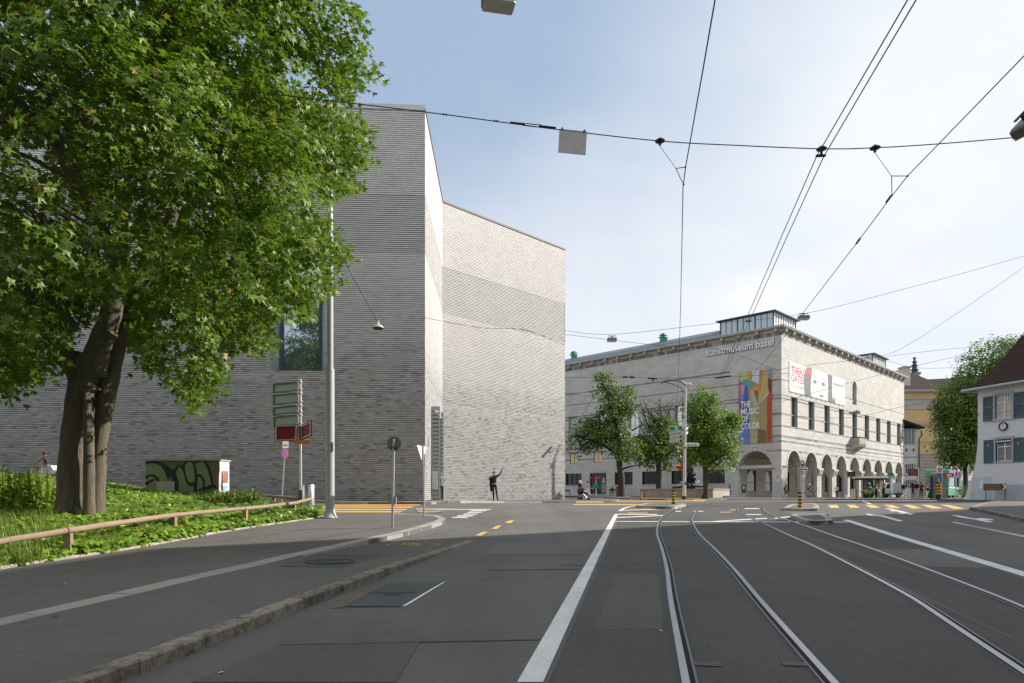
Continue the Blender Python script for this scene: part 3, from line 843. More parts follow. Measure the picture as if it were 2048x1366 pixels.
# fallen leaves and litter on the near pavement
for k, (px, py) in enumerate([(52, 1244), (109, 1234), (443, 1348), (302, 1125), (210, 1132), (128, 1168), (1320, 1263)]):
 p = G(px, py, HW if px < 400 else 0.0)
 q = MB(); a = U(0, 6.3); c, s_ = math.cos(a) * .035, math.sin(a) * .035
 q.add([(c, s_, .004), (-s_ * .6, c * .6, .016), (-c, -s_, .005), (s_ * .6, -c * .6, .013)], [(0, 1, 2), (0, 2, 3)])
 o = q.build("fallen_leaf", pm("dry_leaf", (.32, .12, .06), .8, .3, 20) if k < 2 else pm("pale_litter", (.4, .38, .33), .8, .2, 20))
 o.location = (p.x, p.y, gz(p.x, p.y) + (HW if px < 400 else .004))
 tag(o, ["reddish dry leaf lying on the pale stone strip, bottom left", "reddish dry leaf on the asphalt just below the pale stone strip", "pale scrap of litter on the road beside the near kerb", "pale scrap on the pavement below the second fence post", "pale scrap on the pavement below the first fence post", "pale scrap on the pavement left of the stone strip", "pale scrap on the road left of the leftmost rail"][k], "leaf" if k < 2 else "litter", "scraps lying on the ground")
# ------------------------------------------------------------------ new museum building: grey brick, folded wall
def wall_pt(o, u, t, z, n, off): return (o[0] + u[0] * t + n[0] * off, o[1] + u[1] * t + n[1] * off, z)
def attr_mesh(name, V, F, attrs, mats, parent, kind=None):
 me = bpy.data.meshes.new(name)
 V = np.asarray(V, dtype=np.float32); F = np.asarray(F, dtype=np.int32)
 k = F.shape[1]
 me.vertices.add(len(V)); me.vertices.foreach_set('co', V.ravel())
 me.loops.add(F.size); me.loops.foreach_set('vertex_index', F.ravel())
 me.polygons.add(len(F))
 me.polygons.foreach_set('loop_start', np.arange(0, F.size, k, dtype=np.int32))
 for nm, a in attrs.items():
  me.attributes.new(nm, 'FLOAT', 'POINT').data.foreach_set('value', np.asarray(a, dtype=np.float32))
 me.update(calc_edges=True)
 me.polygons.foreach_set('use_smooth', [False] * len(F))
 o = link(name, me, mats, parent)
 return tag(o, kind=kind) if kind else o
def holes_cut(t0, t1, z, holes):
 seg = [(t0, t1)]
 for h0, h1, a, b in holes:
  if a < z < b:
   new = []
   for s0, s1 in seg:
    if h1 <= s0 or h0 >= s1: new.append((s0, s1)); continue
    if h0 > s0: new.append((s0, h0))
    if h1 < s1: new.append((h1, s1))
   seg = new
 return seg
def back_wall(mb, o, u, n, L, z0, z1, holes, off):
 zs = sorted({z0, z1} | {h[2] for h in holes if z0 < h[2] < z1} | {h[3] for h in holes if z0 < h[3] < z1})
 for a, b in zip(zs, zs[1:]):
  for s0, s1 in holes_cut(0, L, (a + b) / 2, holes):
   q = [wall_pt(o, u, s0, a, n, off), wall_pt(o, u, s1, a, n, off), wall_pt(o, u, s1, b, n, off), wall_pt(o, u, s0, b, n, off)]
   nn = (Vector(q[1]) - Vector(q[0])).cross(Vector(q[3]) - Vector(q[0]))
   if nn.dot(Vector((n[0], n[1], 0))) < 0: q.reverse()
   mb.quad(*q)
FZ0, FZ1 = 13.6, 16.65                                  # recessed ribbed band
def brick_wall(parent, o, u, n, L, z0, z1, holes, mat_, mat_single=None, pick=None, rel=1.0):
 PITCH, BL = .104, .31
 base = origin_of(parent)
 V, T = [], []
 single = []
 rng = np.random.default_rng(int(abs(o[0] * 100)) + 5)
 z = z0; row = 0
 while z < z1 - .02:
  band = FZ0 < z < FZ1
  hgt = .050 if band else (.080 if z < 7.5 else .068)
  sh = (row % 2) * BL / 2 + rng.uniform(-.04, .04)
  low = 1 - smooth(6.5, 10.5, z)
  for s0, s1 in holes_cut(0, L, z + hgt / 2, holes):
   k = math.floor((s0 - sh) / BL)
   while sh + k * BL < s1 - .01:
    a, b = max(s0, sh + k * BL), min(s1, sh + (k + 1) * BL)
    k += 1
    if b - a < .03: continue
    f = (-.012 if band else .0) + rng.uniform(-.0012, .0012) * (1 + low) * rel
    hh = hgt + rng.uniform(-.003, .003)
    if pick and len(single) < 300 and pick(a, b, z) and b - a > BL - .015:
     single.append((a, z, f)); continue
    V.append((a + .0005, b - .0005, z, min(z + hh, z1), f)); T.append(rng.random())
  z += PITCH; row += 1
 A = np.array(V); N = len(A)
 back = -.065 if True else 0
 pts = np.zeros((N, 8, 3))
 i = 0
 for zz in (2, 3):
  for tt in (0, 1):
   for dd in (0, 1):
    t = A[:, tt]; f = A[:, 4] if dd else np.full(N, back)
    pts[:, i, 0] = o[0] + u[0] * t + n[0] * f - base[0]
    pts[:, i, 1] = o[1] + u[1] * t + n[1] * f - base[1]
    pts[:, i, 2] = A[:, zz] - base[2]
    i += 1
 fl = np.array([(1, 3, 7, 5), (4, 5, 7, 6), (0, 2, 3, 1), (0, 1, 5, 4), (2, 6, 7, 3)])
 if u[0] * n[1] - u[1] * n[0] > 0: fl = fl[:, ::-1]
 F = (np.arange(N)[:, None, None] * 8 + fl[None]).reshape(-1, 4)
 attr_mesh("brick_courses", pts.reshape(-1, 3), F, {'tone': np.repeat(T, 8)}, mat_, parent, 'stuff')
 if single:
  mb = MB()
  c = [wall_pt((0, 0), u, t, zz, n, f) for zz in (0, .08) for t in (.004, BL - .004) for f in (-.065, .0)]
  mb.add(c, [tuple(q) for q in fl]); me = mb.mesh("brick")
  me.materials.append(mat_single)
  for t, z, f in single:
   b = link("brick", me, None, parent)
   b.location = Vector(wall_pt(o, u, t, z, n, f)) - base
def uvec(a, b):
 l = math.hypot(b[0] - a[0], b[1] - a[1]); return ((b[0] - a[0]) / l, (b[1] - a[1]) / l), l
C1, RE, EN = (-4.42, 33.8), (-4.64, 44.4), (4.23, 53.1)
LF = (-38.7, 31.7)
NB = empty("brick_museum", (-4.42, 33.8, 1.0), "windowless grey brick museum building with a folded front and recessed ribbed band", "building")
M_mortar = pm("dark_mortar", (.17, .17, .168), .95, .2, 10)
uF_, lF = uvec(C1, LF); uN_, lN = uvec(C1, RE); uW_, lW = uvec(RE, EN)
nF = (uF_[1], -uF_[0]); nF = nF if nF[1] < 0 else (-nF[0], -nF[1])
nN = (-uN_[1], uN_[0]); nN = nN if nN[0] > 0 else (-nN[0], -nN[1])
nW = (uW_[1], -uW_[0])
ZT = 21.05
winh = (5.06, 7.72, 7.74, 13.2)
gateh = (3.25, 9.9, 1.0, 6.45)
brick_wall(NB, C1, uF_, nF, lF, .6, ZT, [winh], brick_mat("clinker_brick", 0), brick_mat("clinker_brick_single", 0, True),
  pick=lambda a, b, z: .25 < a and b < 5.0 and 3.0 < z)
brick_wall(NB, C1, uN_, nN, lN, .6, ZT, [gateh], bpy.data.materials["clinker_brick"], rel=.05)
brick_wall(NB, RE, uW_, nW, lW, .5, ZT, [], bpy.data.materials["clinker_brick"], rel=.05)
mb = MB()
back_wall(mb, C1, uF_, nF, lF, .4, ZT, [winh], -.030)
back_wall(mb, C1, uN_, nN, lN, .4, ZT, [gateh], -.028)
back_wall(mb, RE, uW_, nW, lW, .4, ZT, [], -.030)
far = [(EN[0], EN[1]), (-3, 66), (-45, 64), LF]
for a, b in zip(far, far[1:]): mb.quad((a[0], a[1], .4), (b[0], b[1], .4), (b[0], b[1], ZT), (a[0], a[1], ZT))
mb.build("wall", M_mortar, NB, world=True)
mb = MB()
outl = [LF, C1, RE, EN, (-3, 66), (-45, 64)]
mb.quad(*[(a, b, ZT + .02) for a, b in outl])
mb.build("roof", pm("roof_gravel", (.3, .3, .29), .9, .2, 3), NB, world=True)
mb = MB()
def coping(a, b, n, h=.26):
 u_, l_ = uvec(a, b); m_ = ((a[0] + b[0]) / 2 - n[0] * .12, (a[1] + b[1]) / 2 - n[1] * .12, ZT + h / 2 - .03)
 mb.obox(m_, (u_[0] * (l_ / 2 + .02), u_[1] * (l_ / 2 + .02), 0), (n[0] * .17, n[1] * .17, 0), (0, 0, h / 2))
coping(C1, LF, nF)
m3 = mb; mb = MB(); coping(C1, RE, nN, .12); coping(RE, EN, nW, .12); mb.build("coping", pm("brown_coping", (.17, .15, .145), .6, .1, 2), NB, world=True); mb = m3
mb.build("coping", pm("zinc_coping", (.46, .49, .52), .4, .06, 2, metal=.4), NB, world=True)
a_ = P(797, 209, 36); MB().tube([(a_.x, 36, ZT), (a_.x, 36, ZT + .62)], .02, 6).build("lightning_rod", M_steel, NB, world=True)
# window with splayed steel jambs
M_jamb = pm("blue_grey_steel_panel", (.33, .40, .44), .35, .1, 3, metal=.5, stretch=(1, 1, 6))
M_jambdark = pm("dark_steel_frame", (.05, .075, .085), .4, .1, 3, metal=.4)
M_mirror = glass_mat("mirror_glass", (.42, .5, .6), .015, 1.0, .9)
M_glass = glass_mat("dark_window_glass", (.02, .026, .03), .03)
wf = MB()
def wp(t, z, off): return Vector(wall_pt(C1, uF_, t, z, nF, off))
w0, w1, wz0, wz1 = winh
wf.quad(wp(w1, wz0, .01), wp(w1, wz1, .01), wp(w1 - .38, wz1, -.42), wp(w1 - .38, wz0, -.42))
wf.quad(wp(w0, wz0, .01), wp(w0 + .22, wz0, -.42), wp(w0 + .22, wz1, -.42), wp(w0, wz1, .01))
wf.quad(wp(w0, wz0, .01), wp(w1, wz0, .01), wp(w1 - .38, wz0 + .02, -.42), wp(w0 + .22, wz0 + .02, -.42))
wf.quad(wp(w0, wz1, .01), wp(w0 + .22, wz1, -.42), wp(w1 - .38, wz1, -.42), wp(w1, wz1, .01))
win = wf.build("window", M_jamb, NB, world=True)
mb = MB()
for t0, t1 in ((w1 - .56, w1 - .38), (w0 + .22, w0 + .32)):
 mb.prism([wp(t0, wz0, -.40), wp(t1, wz0, -.40), wp(t1, wz1, -.40), wp(t0, wz1, -.40)], Vector((nF[0], nF[1], 0)) * .05)
mb.build("frame", M_jambdark, win, world=True)
MB().quad(wp(w0 + .2, wz0, -.43), wp(w1 - .36, wz0, -.43), wp(w1 - .36, wz1, -.43), wp(w0 + .2, wz1, -.43)).build("pane", M_mirror, win, world=True)
mb = MB()
for k in range(44):
 z = wz0 + .06 + k * .12
 mb.prism([wp(w1 - .02, z, .012), wp(w1 - .36, z, -.40), wp(w1 - .36, z + .02, -.40), wp(w1 - .02, z + .02, .012)], (0, 0, .02))
mb.build("jamb_rib", M_jamb, win, world=True)
# entrance recess with slatted steel gate leaves folded out
mb = MB()
def np_(t, z, off): return Vector(wall_pt(C1, uN_, t, z, nN, off))
g0, g1, gz0, gz1 = gateh
mb.quad(np_(g0, .9, -.03), np_(g0, gz1, -.03), np_(g0, gz1, -3), np_(g0, .9, -3))
mb.quad(np_(g1, .9, -.03), np_(g1, .9, -3), np_(g1, gz1, -3), np_(g1, gz1, -.03))
mb.quad(np_(g0, gz1, -.03), np_(g1, gz1, -.03), np_(g1, gz1, -3), np_(g0, gz1, -3))
mb.quad(np_(g0, .9, -3), np_(g0, gz1, -3), np_(g1, gz1, -3), np_(g1, .9, -3))
mb.build("entrance_recess", pm("recess_concrete", (.3, .3, .29), .8, .15, 2), NB, world=True)
M_gate = pm("zinc_gate_steel", (.33, .36, .36), .38, .1, 3, metal=.5)
def gate_leaf(px0, px1, pyt, d, nsl, slw):
 a, b = P(px0, 1000, d), P(px1, 1000, d)
 zb = gz(a.x, d) + .13; zt = P(px0, pyt, d).z
 mb = MB()
 mb.box(a.x, a.x + .05, d - .04, d + .04, zb, zt); mb.box(b.x - .07, b.x, d - .04, d + .04, zb, zt)
 mb.box(a.x + .05, b.x - .07, d - .035, d + .035, zt - .1, zt)
 lf = mb.build("gate_leaf", M_gate, NB, world=True)
 st = (zt - zb - .1) / nsl
 for k in range(nsl):
  MB().box(a.x + .05, b.x - .07, d - .03, d + .03, zb + k * st + st * (1 - slw), zb + (k + 1) * st).build("gate_slat", M_gate, lf, world=True)
gate_leaf(863, 880, 813, 37.0, 23, .55)
gate_leaf(882, 887.2, 825, 41.8, 23, .6)
mb = MB(); sd_ = P(871, 955, 36.9)
mb.box(sd_.x - .2, sd_.x + .12, 36.86, 36.9, sd_.z - .65, sd_.z + .35)
tag(mb.build("notice_board", pm("notice_grey", (.5, .53, .55), .5, .1, 6)), "pale notice panel fixed to the slatted gate beside the waiting man", "notice")
# CCTV camera on the wing wall
cc = Vector(wall_pt(RE, uW_, 11.25, 5.35, nW, 0.0))
cv = empty("security_camera", cc, "small white security camera on the sunlit brick wing wall", "security camera")
nWv, uWv = Vector((nW[0], nW[1], 0)), Vector((uW_[0], uW_[1], 0))
MB().tube([(0, 0, -.25), nWv * .35 + Vector((0, 0, -.22)), nWv * .42 + Vector((0, 0, 0))], .03, 8).build("bracket", M_signwhite, cv)
MB().obox(nWv * .55 + Vector((0, 0, .08)), nWv * .3 - Vector((0, 0, .06)), uWv * .09, (0, 0, .08)).build("housing", M_signwhite, cv)
MB().tube([nWv * .85 + Vector((0, 0, .02)), nWv * .89 + Vector((0, 0, .01))], .05, 10).build("lens", M_black, cv)
# ------------------------------------------------------------------ old museum: pale limestone blocks, arcade, cornice
MK = Vector((32.66, 80.6)); uL, uR = Vector((-.7031, .7111)), Vector((.7097, .7045))
nL, nR = -uR, -uL
MU = empty("limestone_museum", (32.66, 80.6, 1.0), "pale limestone museum with arcade, lettered wall and glass roof lanterns", "building")
MZ0, MZ1 = .75, 20.84
bands = [(15.38, 15.52), (13.48, 13.66), (13.08, 13.3), (11.16, 11.44), (9.72, 9.92), (8.42, 8.7), (7.86, 8.04), (6.72, 6.95), (17.08, 17.3)]
def ashlar(o, u, n, L, holes, arches, skip_band, mat_, mat_s, picks, mz0=MZ0, mz1=MZ1, parent=MU, course=.43, blen=1.15, bnd=bands, depth=.4, extra_z=()):
 zs = {mz0, mz1} | set(extra_z)
 for a, b in bnd: zs |= {a, b}
 for h in holes: zs |= {h[2], h[3]}
 for c, r, s in arches: zs |= {s}
 zs = sorted(z for z in zs if mz0 <= z <= mz1)
 zz = [zs[0]]
 for z in zs[1:]:
  if z - zz[-1] > .05: zz.append(z)
 lines = [zz[0]]
 for z in zz[1:]:
  k = max(1, round((z - lines[-1]) / course)); z_ = lines[-1]
  lines += [z_ + (z - z_) * (i + 1) / k for i in range(k)]
 rng = random.Random(int(L * 7))
 base = origin_of(parent)
 B = []
 for z0, z1 in zip(lines, lines[1:]):
  zm = (z0 + z1) / 2
  dk = 1.0 if any(a - .01 < zm < b + .01 for a, b in bnd) else 0.0
  cut = [((h[0], h[0]), (h[1], h[1])) for h in holes if h[2] < zm < h[3]]
  for c, r, s in arches:
   R = r + .16
   if s - .01 <= z0 and z0 < s + R - .02:
    w0, w1 = math.sqrt(max(0, R * R - (z0 - s) ** 2)), math.sqrt(max(0, R * R - (z1 - s) ** 2))
    cut.append(((c - w0, c - w1), (c + w0, c + w1)))
  cut.sort()
  ends = [(0, 0)]
  for a, b in cut: ends += [a, b]
  ends.append((L, L))
  for k in range(0, len(ends), 2):
   a, b = ends[k], ends[k + 1]
   if max(b) - min(a) < .06: continue
   t = a
   while True:
    L_ = blen * rng.uniform(.65, 1.35)
    e = min(t) + L_
    last = e > min(b) - .35
    e = b if last else (e, e)
    dkk = dk if not (dk and skip_band and skip_band(min(t), zm)) else 0.0
    B.append((t[0], t[1], e[0], e[1], z0, z1, rng.uniform(-.003, .001), rng.random(), dkk * rng.uniform(.55, 1)))
    if last: break
    t = e
 B.sort(key=lambda q: q[0])
 idx = [i for i, q in enumerate(B) if picks(q)][:150]
 sset = set(idx)
 flip = u[0] * n[1] - u[1] * n[0] > 0
 def blk(q, rel):
  a0, a1, b0, b1, z0, z1, f, _, _ = q
  g, c = .003, .007
  ring = [(a0, z0), (b0, z0), (b1, z1), (a1, z1)]
  mx, mz_ = (a0 + a1 + b0 + b1) / 4, (z0 + z1) / 2
  vs = []
  for off, ins in ((f, c), (f - .007, g), (-depth, 0)):
   for t, z in ring:
    tt = t + (ins if t < mx else -ins); z_ = z + (ins if z < mz_ else -ins)
    vs.append((o.x + u.x * tt + n.x * off - rel[0], o.y + u.y * tt + n.y * off - rel[1], z_ - rel[2]))
  return vs
 fl = [(0, 1, 2, 3)] + [(4 + i, 4 + (i + 1) % 4, (i + 1) % 4, i) for i in range(4)] + [(8 + i, 8 + (i + 1) % 4, 4 + (i + 1) % 4, 4 + i) for i in range(4)]
 if flip: fl = [tuple(reversed(q)) for q in fl]
 V, F, T, D = [], [], [], []
 for i, q in enumerate(B):
  if i in sset: continue
  b = len(V); V += blk(q, base); F += [tuple(j + b for j in f) for f in fl]; T += [q[7]] * 12; D += [q[8]] * 12
 attr_mesh("stone_courses", V, F, {'tone': T, 'dark': D}, mat_, parent, 'stuff')
 for i in idx:
  q = B[i]; loc = Vector((o.x + u.x * q[0], o.y + u.y * q[0], q[4]))
  s_ = MB().add(blk(q, loc), fl).build("stone_block", mat_s, parent)
  s_.location = loc - base; s_['dark'] = q[8]
def mp(o, u, n, t, z, off=0.0): return Vector((o.x + u.x * t + n.x * off, o.y + u.y * t + n.y * off, z))
def L3(t, z, off=0.0): return mp(MK, uL, nL, t, z, off)
def R3(t, z, off=0.0): return mp(MK, uR, nR, t, z, off)
M_lime = stone_mat("limestone", (.48, .468, .442))
M_limes = stone_mat("limestone_single", (.48, .468, .442), True)
M_limep = pm("plain_limestone", (.48, .47, .445), .8, .16, 1.2, bmp=.2, bscale=8, dirt=.2)
M_beige = pm("beige_limestone", (.48, .42, .34), .8, .14, 1.5)
arR = [(3.74 + 5.46 * k, 1.98, 4.98) for k in range(9)]
arL = [(3.33, 2.15, 4.75)]
wR = [(2.76 + 5.455 * k, 4.82 + 5.455 * k, 9.87, 13.66) for k in range(9)]
FL = 1.09
holesR = [(c - r, c + r, MZ0, s) for c, r, s in arR] + wR + [(24.64, 26.44, 14.76, 17.3)]
lowL = [(31.2, 34.4), (21.7, 24.85), (16.9, 20.05), (12.1, 15.25), (7.38, 10.5), (36.2, 39.4), (41.2, 44.4), (46.2, 49.4)]
holesL = [(c - r, c + r, MZ0, s) for c, r, s in arL] + [(a, b, 2.88, 4.74) for a, b in lowL] + [(26.4, 29.6, 1.5, 4.72)]
yelL = [(31.9, 33.55), (27.15, 28.8), (22.3, 23.7), (36.7, 38.4), (41.5, 43.2)]
holesL += [(a, b, 6.29, 7.93) for a, b in yelL]
upL = [(31.9, 33.85), (26.2, 28.1), (20.6, 22.5), (12.8, 14.8), (37.4, 39.3), (43, 45), (48.5, 50.4)]
holesL += [(a, b, 9.85, 13.66) for a, b in upL]
ashlar(MK, uR, nR, 50.5, holesR, arR + [(25.54, .9, 17.3)], lambda t, z: z > 16, M_lime, M_limes, lambda q: q[5] - q[4] > .3 and q[4] > 6)
ashlar(MK, uL, nL, 55.0, holesL, arL, lambda t, z: z > 16 and t < 6, M_lime, M_limes, lambda q: q[5] - q[4] > .3 and q[4] > 6)
# arch rings of wedge stones
def arch_ring(pt, c, r, s, n_, w=.42, m=M_limep, name="arch_stone"):
 for k in range(n_):
  a0, a1 = math.pi * k / n_ + .006, math.pi * (k + 1) / n_ - .006
  q = []
  for a, rr in ((a0, r), (a1, r), (a1, r + w), ((a0 + a1) / 2, (r + w)), (a0, r + w)):
   q.append((c + rr * math.cos(a), s + rr * math.sin(a)))
  mb = MB(); f = [pt(t, z, .022 + U(0, .006)) for t, z in q]
  mb.prism([pt(t, z, -.85) for t, z in q], f[0] - pt(q[0][0], q[0][1], -.85))
  mb.build(name, m, MU, world=True)
for c, r, s in arR: arch_ring(R3, c, r, s, 9, .34)
arch_ring(L3, 3.33, 2.15, 4.75, 11, .4)
arch_ring(R3, 25.54, .9, 17.3, 7, .35)
# arcade: round columns with carved capitals, end piers, passage walls, ceiling, floor
for k in range(8):
 tc = (arR[k][0] + arR[k + 1][0]) / 2
 c = R3(tc, FL, -.43)
 col = MB().lathe([(.62, -.15), (.62, .06), (.52, .12), (.49, .3), (.45, 2.76), (.5, 2.84)], c, 20).build("column", M_limep, MU, world=True, smooth_=True)
 mb = MB()
 uR3, nR3 = Vector((uR.x, uR.y, 0)), Vector((nR.x, nR.y, 0))
 lo = [(-.42, -.42), (.42, -.42), (.42, .42), (-.42, .42)]
 for z0, z1, a, b in ((2.84, 3.0, .44, .52), (3.0, 3.62, .5, .76), (3.62, 3.88, .8, .8)):
  vs = [c + uR3 * (x * a) + nR3 * (y * a) + Vector((0, 0, z0)) for x, y in ((-1, -.9), (1, -.9), (1, .9), (-1, .9))]
  vs += [c + uR3 * (x * b) + nR3 * (y * b * .9) + Vector((0, 0, z1)) for x, y in ((-1, -1), (1, -1), (1, 1), (-1, 1))]
  mb.add(vs, [(3, 2, 1, 0), (4, 5, 6, 7)] + [(i, (i + 1) % 4, 4 + (i + 1) % 4, 4 + i) for i in range(4)])
 for j in range(14):                               # carved relief on the two faces that show
  x, z = U(-.55, .55), U(3.02, 3.6)
  mb.obox(c + uR3 * x + nR3 * (.52 + (z - 3) * .28) + Vector((0, 0, z)), uR3 * U(.05, .11), nR3 * .06, (0, 0, U(.05, .12)))
 mb.build("capital", pm("carved_stone", (.5, .48, .44), .85, .3, 6, bmp=.5, bscale=12), MU, world=True)
 MB().prism([R3(tc - .78, 4.95, .0), R3(tc + .78, 4.95, .0), R3(tc + .78, 4.97, 0), R3(tc - .78, 4.97, 0)], R3(0, 0, .03) - R3(0, 0, 0)).build("impost", M_limep, MU, world=True)
mb = MB()
for a, b in ((0.02, arR[0][0] - 1.98), (arR[8][0] + 1.98, 50.48)):
 mb.prism([R3(a, .75, -.41), R3(b, .75, -.41), R3(b, 4.98, -.41), R3(a, 4.98, -.41)], R3(0, 0, -.88) - R3(0, 0, -.41))
for k in range(8):
 a, b = arR[k][0] + 1.98, arR[k + 1][0] - 1.98
 mb.prism([R3(a, 4.96, -.02), R3(b, 4.96, -.02), R3(b, 7.2, -.02), R3(a, 7.2, -.02)], R3(0, 0, -.86) - R3(0, 0, -.02))
mb.prism([L3(.92, .75, -.41), L3(1.18, .75, -.41), L3(1.18, 4.75, -.41), L3(.92, 4.75, -.41)], L3(0, 0, -.88) - L3(0, 0, -.41))
mb.prism([L3(5.48, .75, -.41), L3(5.9, .75, -.41), L3(5.9, 4.75, -.41), L3(5.48, 4.75, -.41)], L3(0, 0, -.88) - L3(0, 0, -.41))
mb.build("arcade_pier", M_limep, MU, world=True)
def M2(s, q, z): return Vector((MK.x + uR.x * s + uL.x * q, MK.y + uR.y * s + uL.y * q, z))
mb = MB()
mb.quad(M2(.9, .9, 7.25), M2(50, .9, 7.25), M2(50, 6.2, 7.25), M2(.9, 6.2, 7.25))
mb.quad(M2(50.2, .4, .7), M2(50.2, 6.2, .7), M2(50.2, 6.2, 7.3), M2(50.2, .4, 7.3))
mb.build("arcade_ceiling", M_beige, MU, world=True)
innwin = [(2.44 + 5.3 * k, 4.95 + 5.3 * k, 1.86, 4.65) for k in range(9)]
ashlar(Vector(M2(.4, 5.5, 0)[:2]), uR, nR, 49.5, [(a - .4, b - .4, c, d) for a, b, c, d in innwin], [], None, stone_mat("arcade_limestone", (.46, .40, .33)), M_limes, lambda q: False,
 mz0=.75, mz1=7.3, bnd=[(6.25, 6.35)], depth=.3, blen=1.6, course=.5)
sheet("arcade_floor", [M2(.1, .1, 0)[:2], M2(50, .1, 0)[:2], M2(50, 6, 0)[:2], M2(.1, 6, 0)[:2]], .128, pm("stone_floor", (.33, .3, .27), .6, .15, 1.0), kind='structure')
for c, r, s in arR:
 MB().tube([R3(c - r, s + .02, -.45), R3(c + r, s + .02, -.45)], .035, 6).build("tie_rod", M_dark, MU, world=True)
MB().tube([L3(1.1, 4.77, -.45), L3(5.5, 4.77, -.45)], .035, 6).build("tie_rod", M_dark, MU, world=True)
mb = MB()
for t0, t1 in ((.75, 1.2), (5.46, 6.0)):
 mb.prism([L3(t0, 4.68, -.4), L3(t1, 4.68, -.4), L3(t1, 4.8, -.4), L3(t0, 4.8, -.4)], L3(0, 0, .1) - L3(0, 0, -.4))
for t0, t1 in ((arR[8][0] + 1.9, 50.4), (.3, 1.8)):
 mb.prism([R3(t0, 4.9, -.4), R3(t1, 4.9, -.4), R3(t1, 5.02, -.4), R3(t0, 5.02, -.4)], R3(0, 0, .1) - R3(0, 0, -.4))
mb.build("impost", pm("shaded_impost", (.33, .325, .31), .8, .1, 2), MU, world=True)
# windows
M_frame = pm("grey_green_window_frame", (.30, .33, .31), .5, .1, 3)
M_frame2 = pm("pale_window_frame", (.55, .57, .56), .5, .1, 3)
M_pane = glass_mat("sky_pane", (.50, .55, .55), .03, 1.0, .85)
def lined_window(pt, t0, t1, z0, z1, back=.42, lin=M_frame, pane=M_pane, mull=2, trans=(.42,), frame=M_frame2, name="window", pane_name="pane"):
 mb = MB(); e = .004
 mb.prism([pt(t0 + e, z0 + e, -back), pt(t0 + .07, z0 + e, -back), pt(t0 + .07, z1 - e, -back), pt(t0 + e, z1 - e, -back)], pt(0, 0, .0) - pt(0, 0, -back + .03))
 mb.prism([pt(t1 - .07, z0 + e, -back), pt(t1 - e, z0 + e, -back), pt(t1 - e, z1 - e, -back), pt(t1 - .07, z1 - e, -back)], pt(0, 0, .0) - pt(0, 0, -back + .03))
 mb.prism([pt(t0 + .07, z1 - .07, -back), pt(t1 - .07, z1 - .07, -back), pt(t1 - .07, z1 - e, -back), pt(t0 + .07, z1 - e, -back)], pt(0, 0, .0) - pt(0, 0, -back + .06))
 mb.prism([pt(t0 + .07, z0 + e, -back), pt(t1 - .07, z0 + e, -back), pt(t1 - .07, z0 + .06, -back), pt(t0 + .07, z0 + .06, -back)], pt(0, 0, .0) - pt(0, 0, -back + .03))
 w = mb.build(name, lin, MU, world=True)
 MB().quad(pt(t0 + .05, z0 + .04, -back + .02), pt(t1 - .05, z0 + .04, -back + .02), pt(t1 - .05, z1 - .05, -back + .02), pt(t0 + .05, z1 - .05, -back + .02)).build(pane_name, pane, w, world=True)
 mb = MB()
 for k in range(1, mull):
  t = t0 + (t1 - t0) * k / mull
  mb.prism([pt(t - .035, z0 + .06, -back + .025), pt(t + .035, z0 + .06, -back + .025), pt(t + .035, z1 - .07, -back + .025), pt(t - .035, z1 - .07, -back + .025)], pt(0, 0, .06) - pt(0, 0, 0))
 for f in trans:
  z = z0 + (z1 - z0) * f
  mb.prism([pt(t0 + .07, z - .03, -back + .028), pt(t1 - .07, z - .03, -back + .028), pt(t1 - .07, z + .03, -back + .028), pt(t0 + .07, z + .03, -back + .028)], pt(0, 0, .05) - pt(0, 0, 0))
 mb.build("mullion", frame, w, world=True)
 return w
M_pale = pm("painted_sky_reflection", (.46, .48, .48), .15, .25, 1)  # flat pale colour paints a sky reflection on the left half of the window
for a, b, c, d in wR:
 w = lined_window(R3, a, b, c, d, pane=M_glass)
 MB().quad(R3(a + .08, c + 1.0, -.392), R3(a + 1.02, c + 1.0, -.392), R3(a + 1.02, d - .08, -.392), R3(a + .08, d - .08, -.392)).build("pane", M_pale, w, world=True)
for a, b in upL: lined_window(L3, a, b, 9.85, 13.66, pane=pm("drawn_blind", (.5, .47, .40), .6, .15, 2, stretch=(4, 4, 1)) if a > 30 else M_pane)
M_lit = pm("warm_blind", (.74, .56, .33), .7, .12, 2)
for a, b in yelL: lined_window(L3, a, b, 6.29, 7.93, .16, pm("dark_wood_frame", (.12, .09, .07), .6, .1, 3), M_lit, 2, (), pm("brown_mullion", (.3, .2, .11), .6, .1, 3))
M_grid = pm("window_interior", (.05, .055, .055), .4, .7, 1.4)
for a, b in lowL:
 w = lined_window(L3, a, b, 2.88, 4.74, .3, M_dark, M_glass, 3, (.5,), pm("green_bar", (.10, .125, .115), .5, .1, 4))
 mb = MB()
 for k in range(1, 12):
  t = a + (b - a) * k / 12; mb.obox(L3(t, 3.81, -.08), (L3(.018, 0) - L3(0, 0)), (0, 0, .9), (L3(0, 0, .018) - L3(0, 0)))
 for k in range(1, 4):
  mb.obox(L3((a + b) / 2, 2.88 + .465 * k, -.08), (L3((b - a) / 2, 0) - L3(0, 0)), (0, 0, .018), (L3(0, 0, .014) - L3(0, 0)))
 mb.build("grille", M_dark, w, world=True)
 MB().prism([L3(a - .1, 2.78, -.1), L3(b + .1, 2.78, -.1), L3(b + .1, 2.9, -.1), L3(a - .1, 2.9, -.1)], L3(0, 0, .16) - L3(0, 0, 0)).build("sill", M_limep, w, world=True)
for a, b, c, d in innwin:
 lined_window(lambda t, z, off=0.0: M2(t, 5.5 - off, z), a, b, c, d, .16, M_dark, M_glass, 1, (.42,), M_dark)
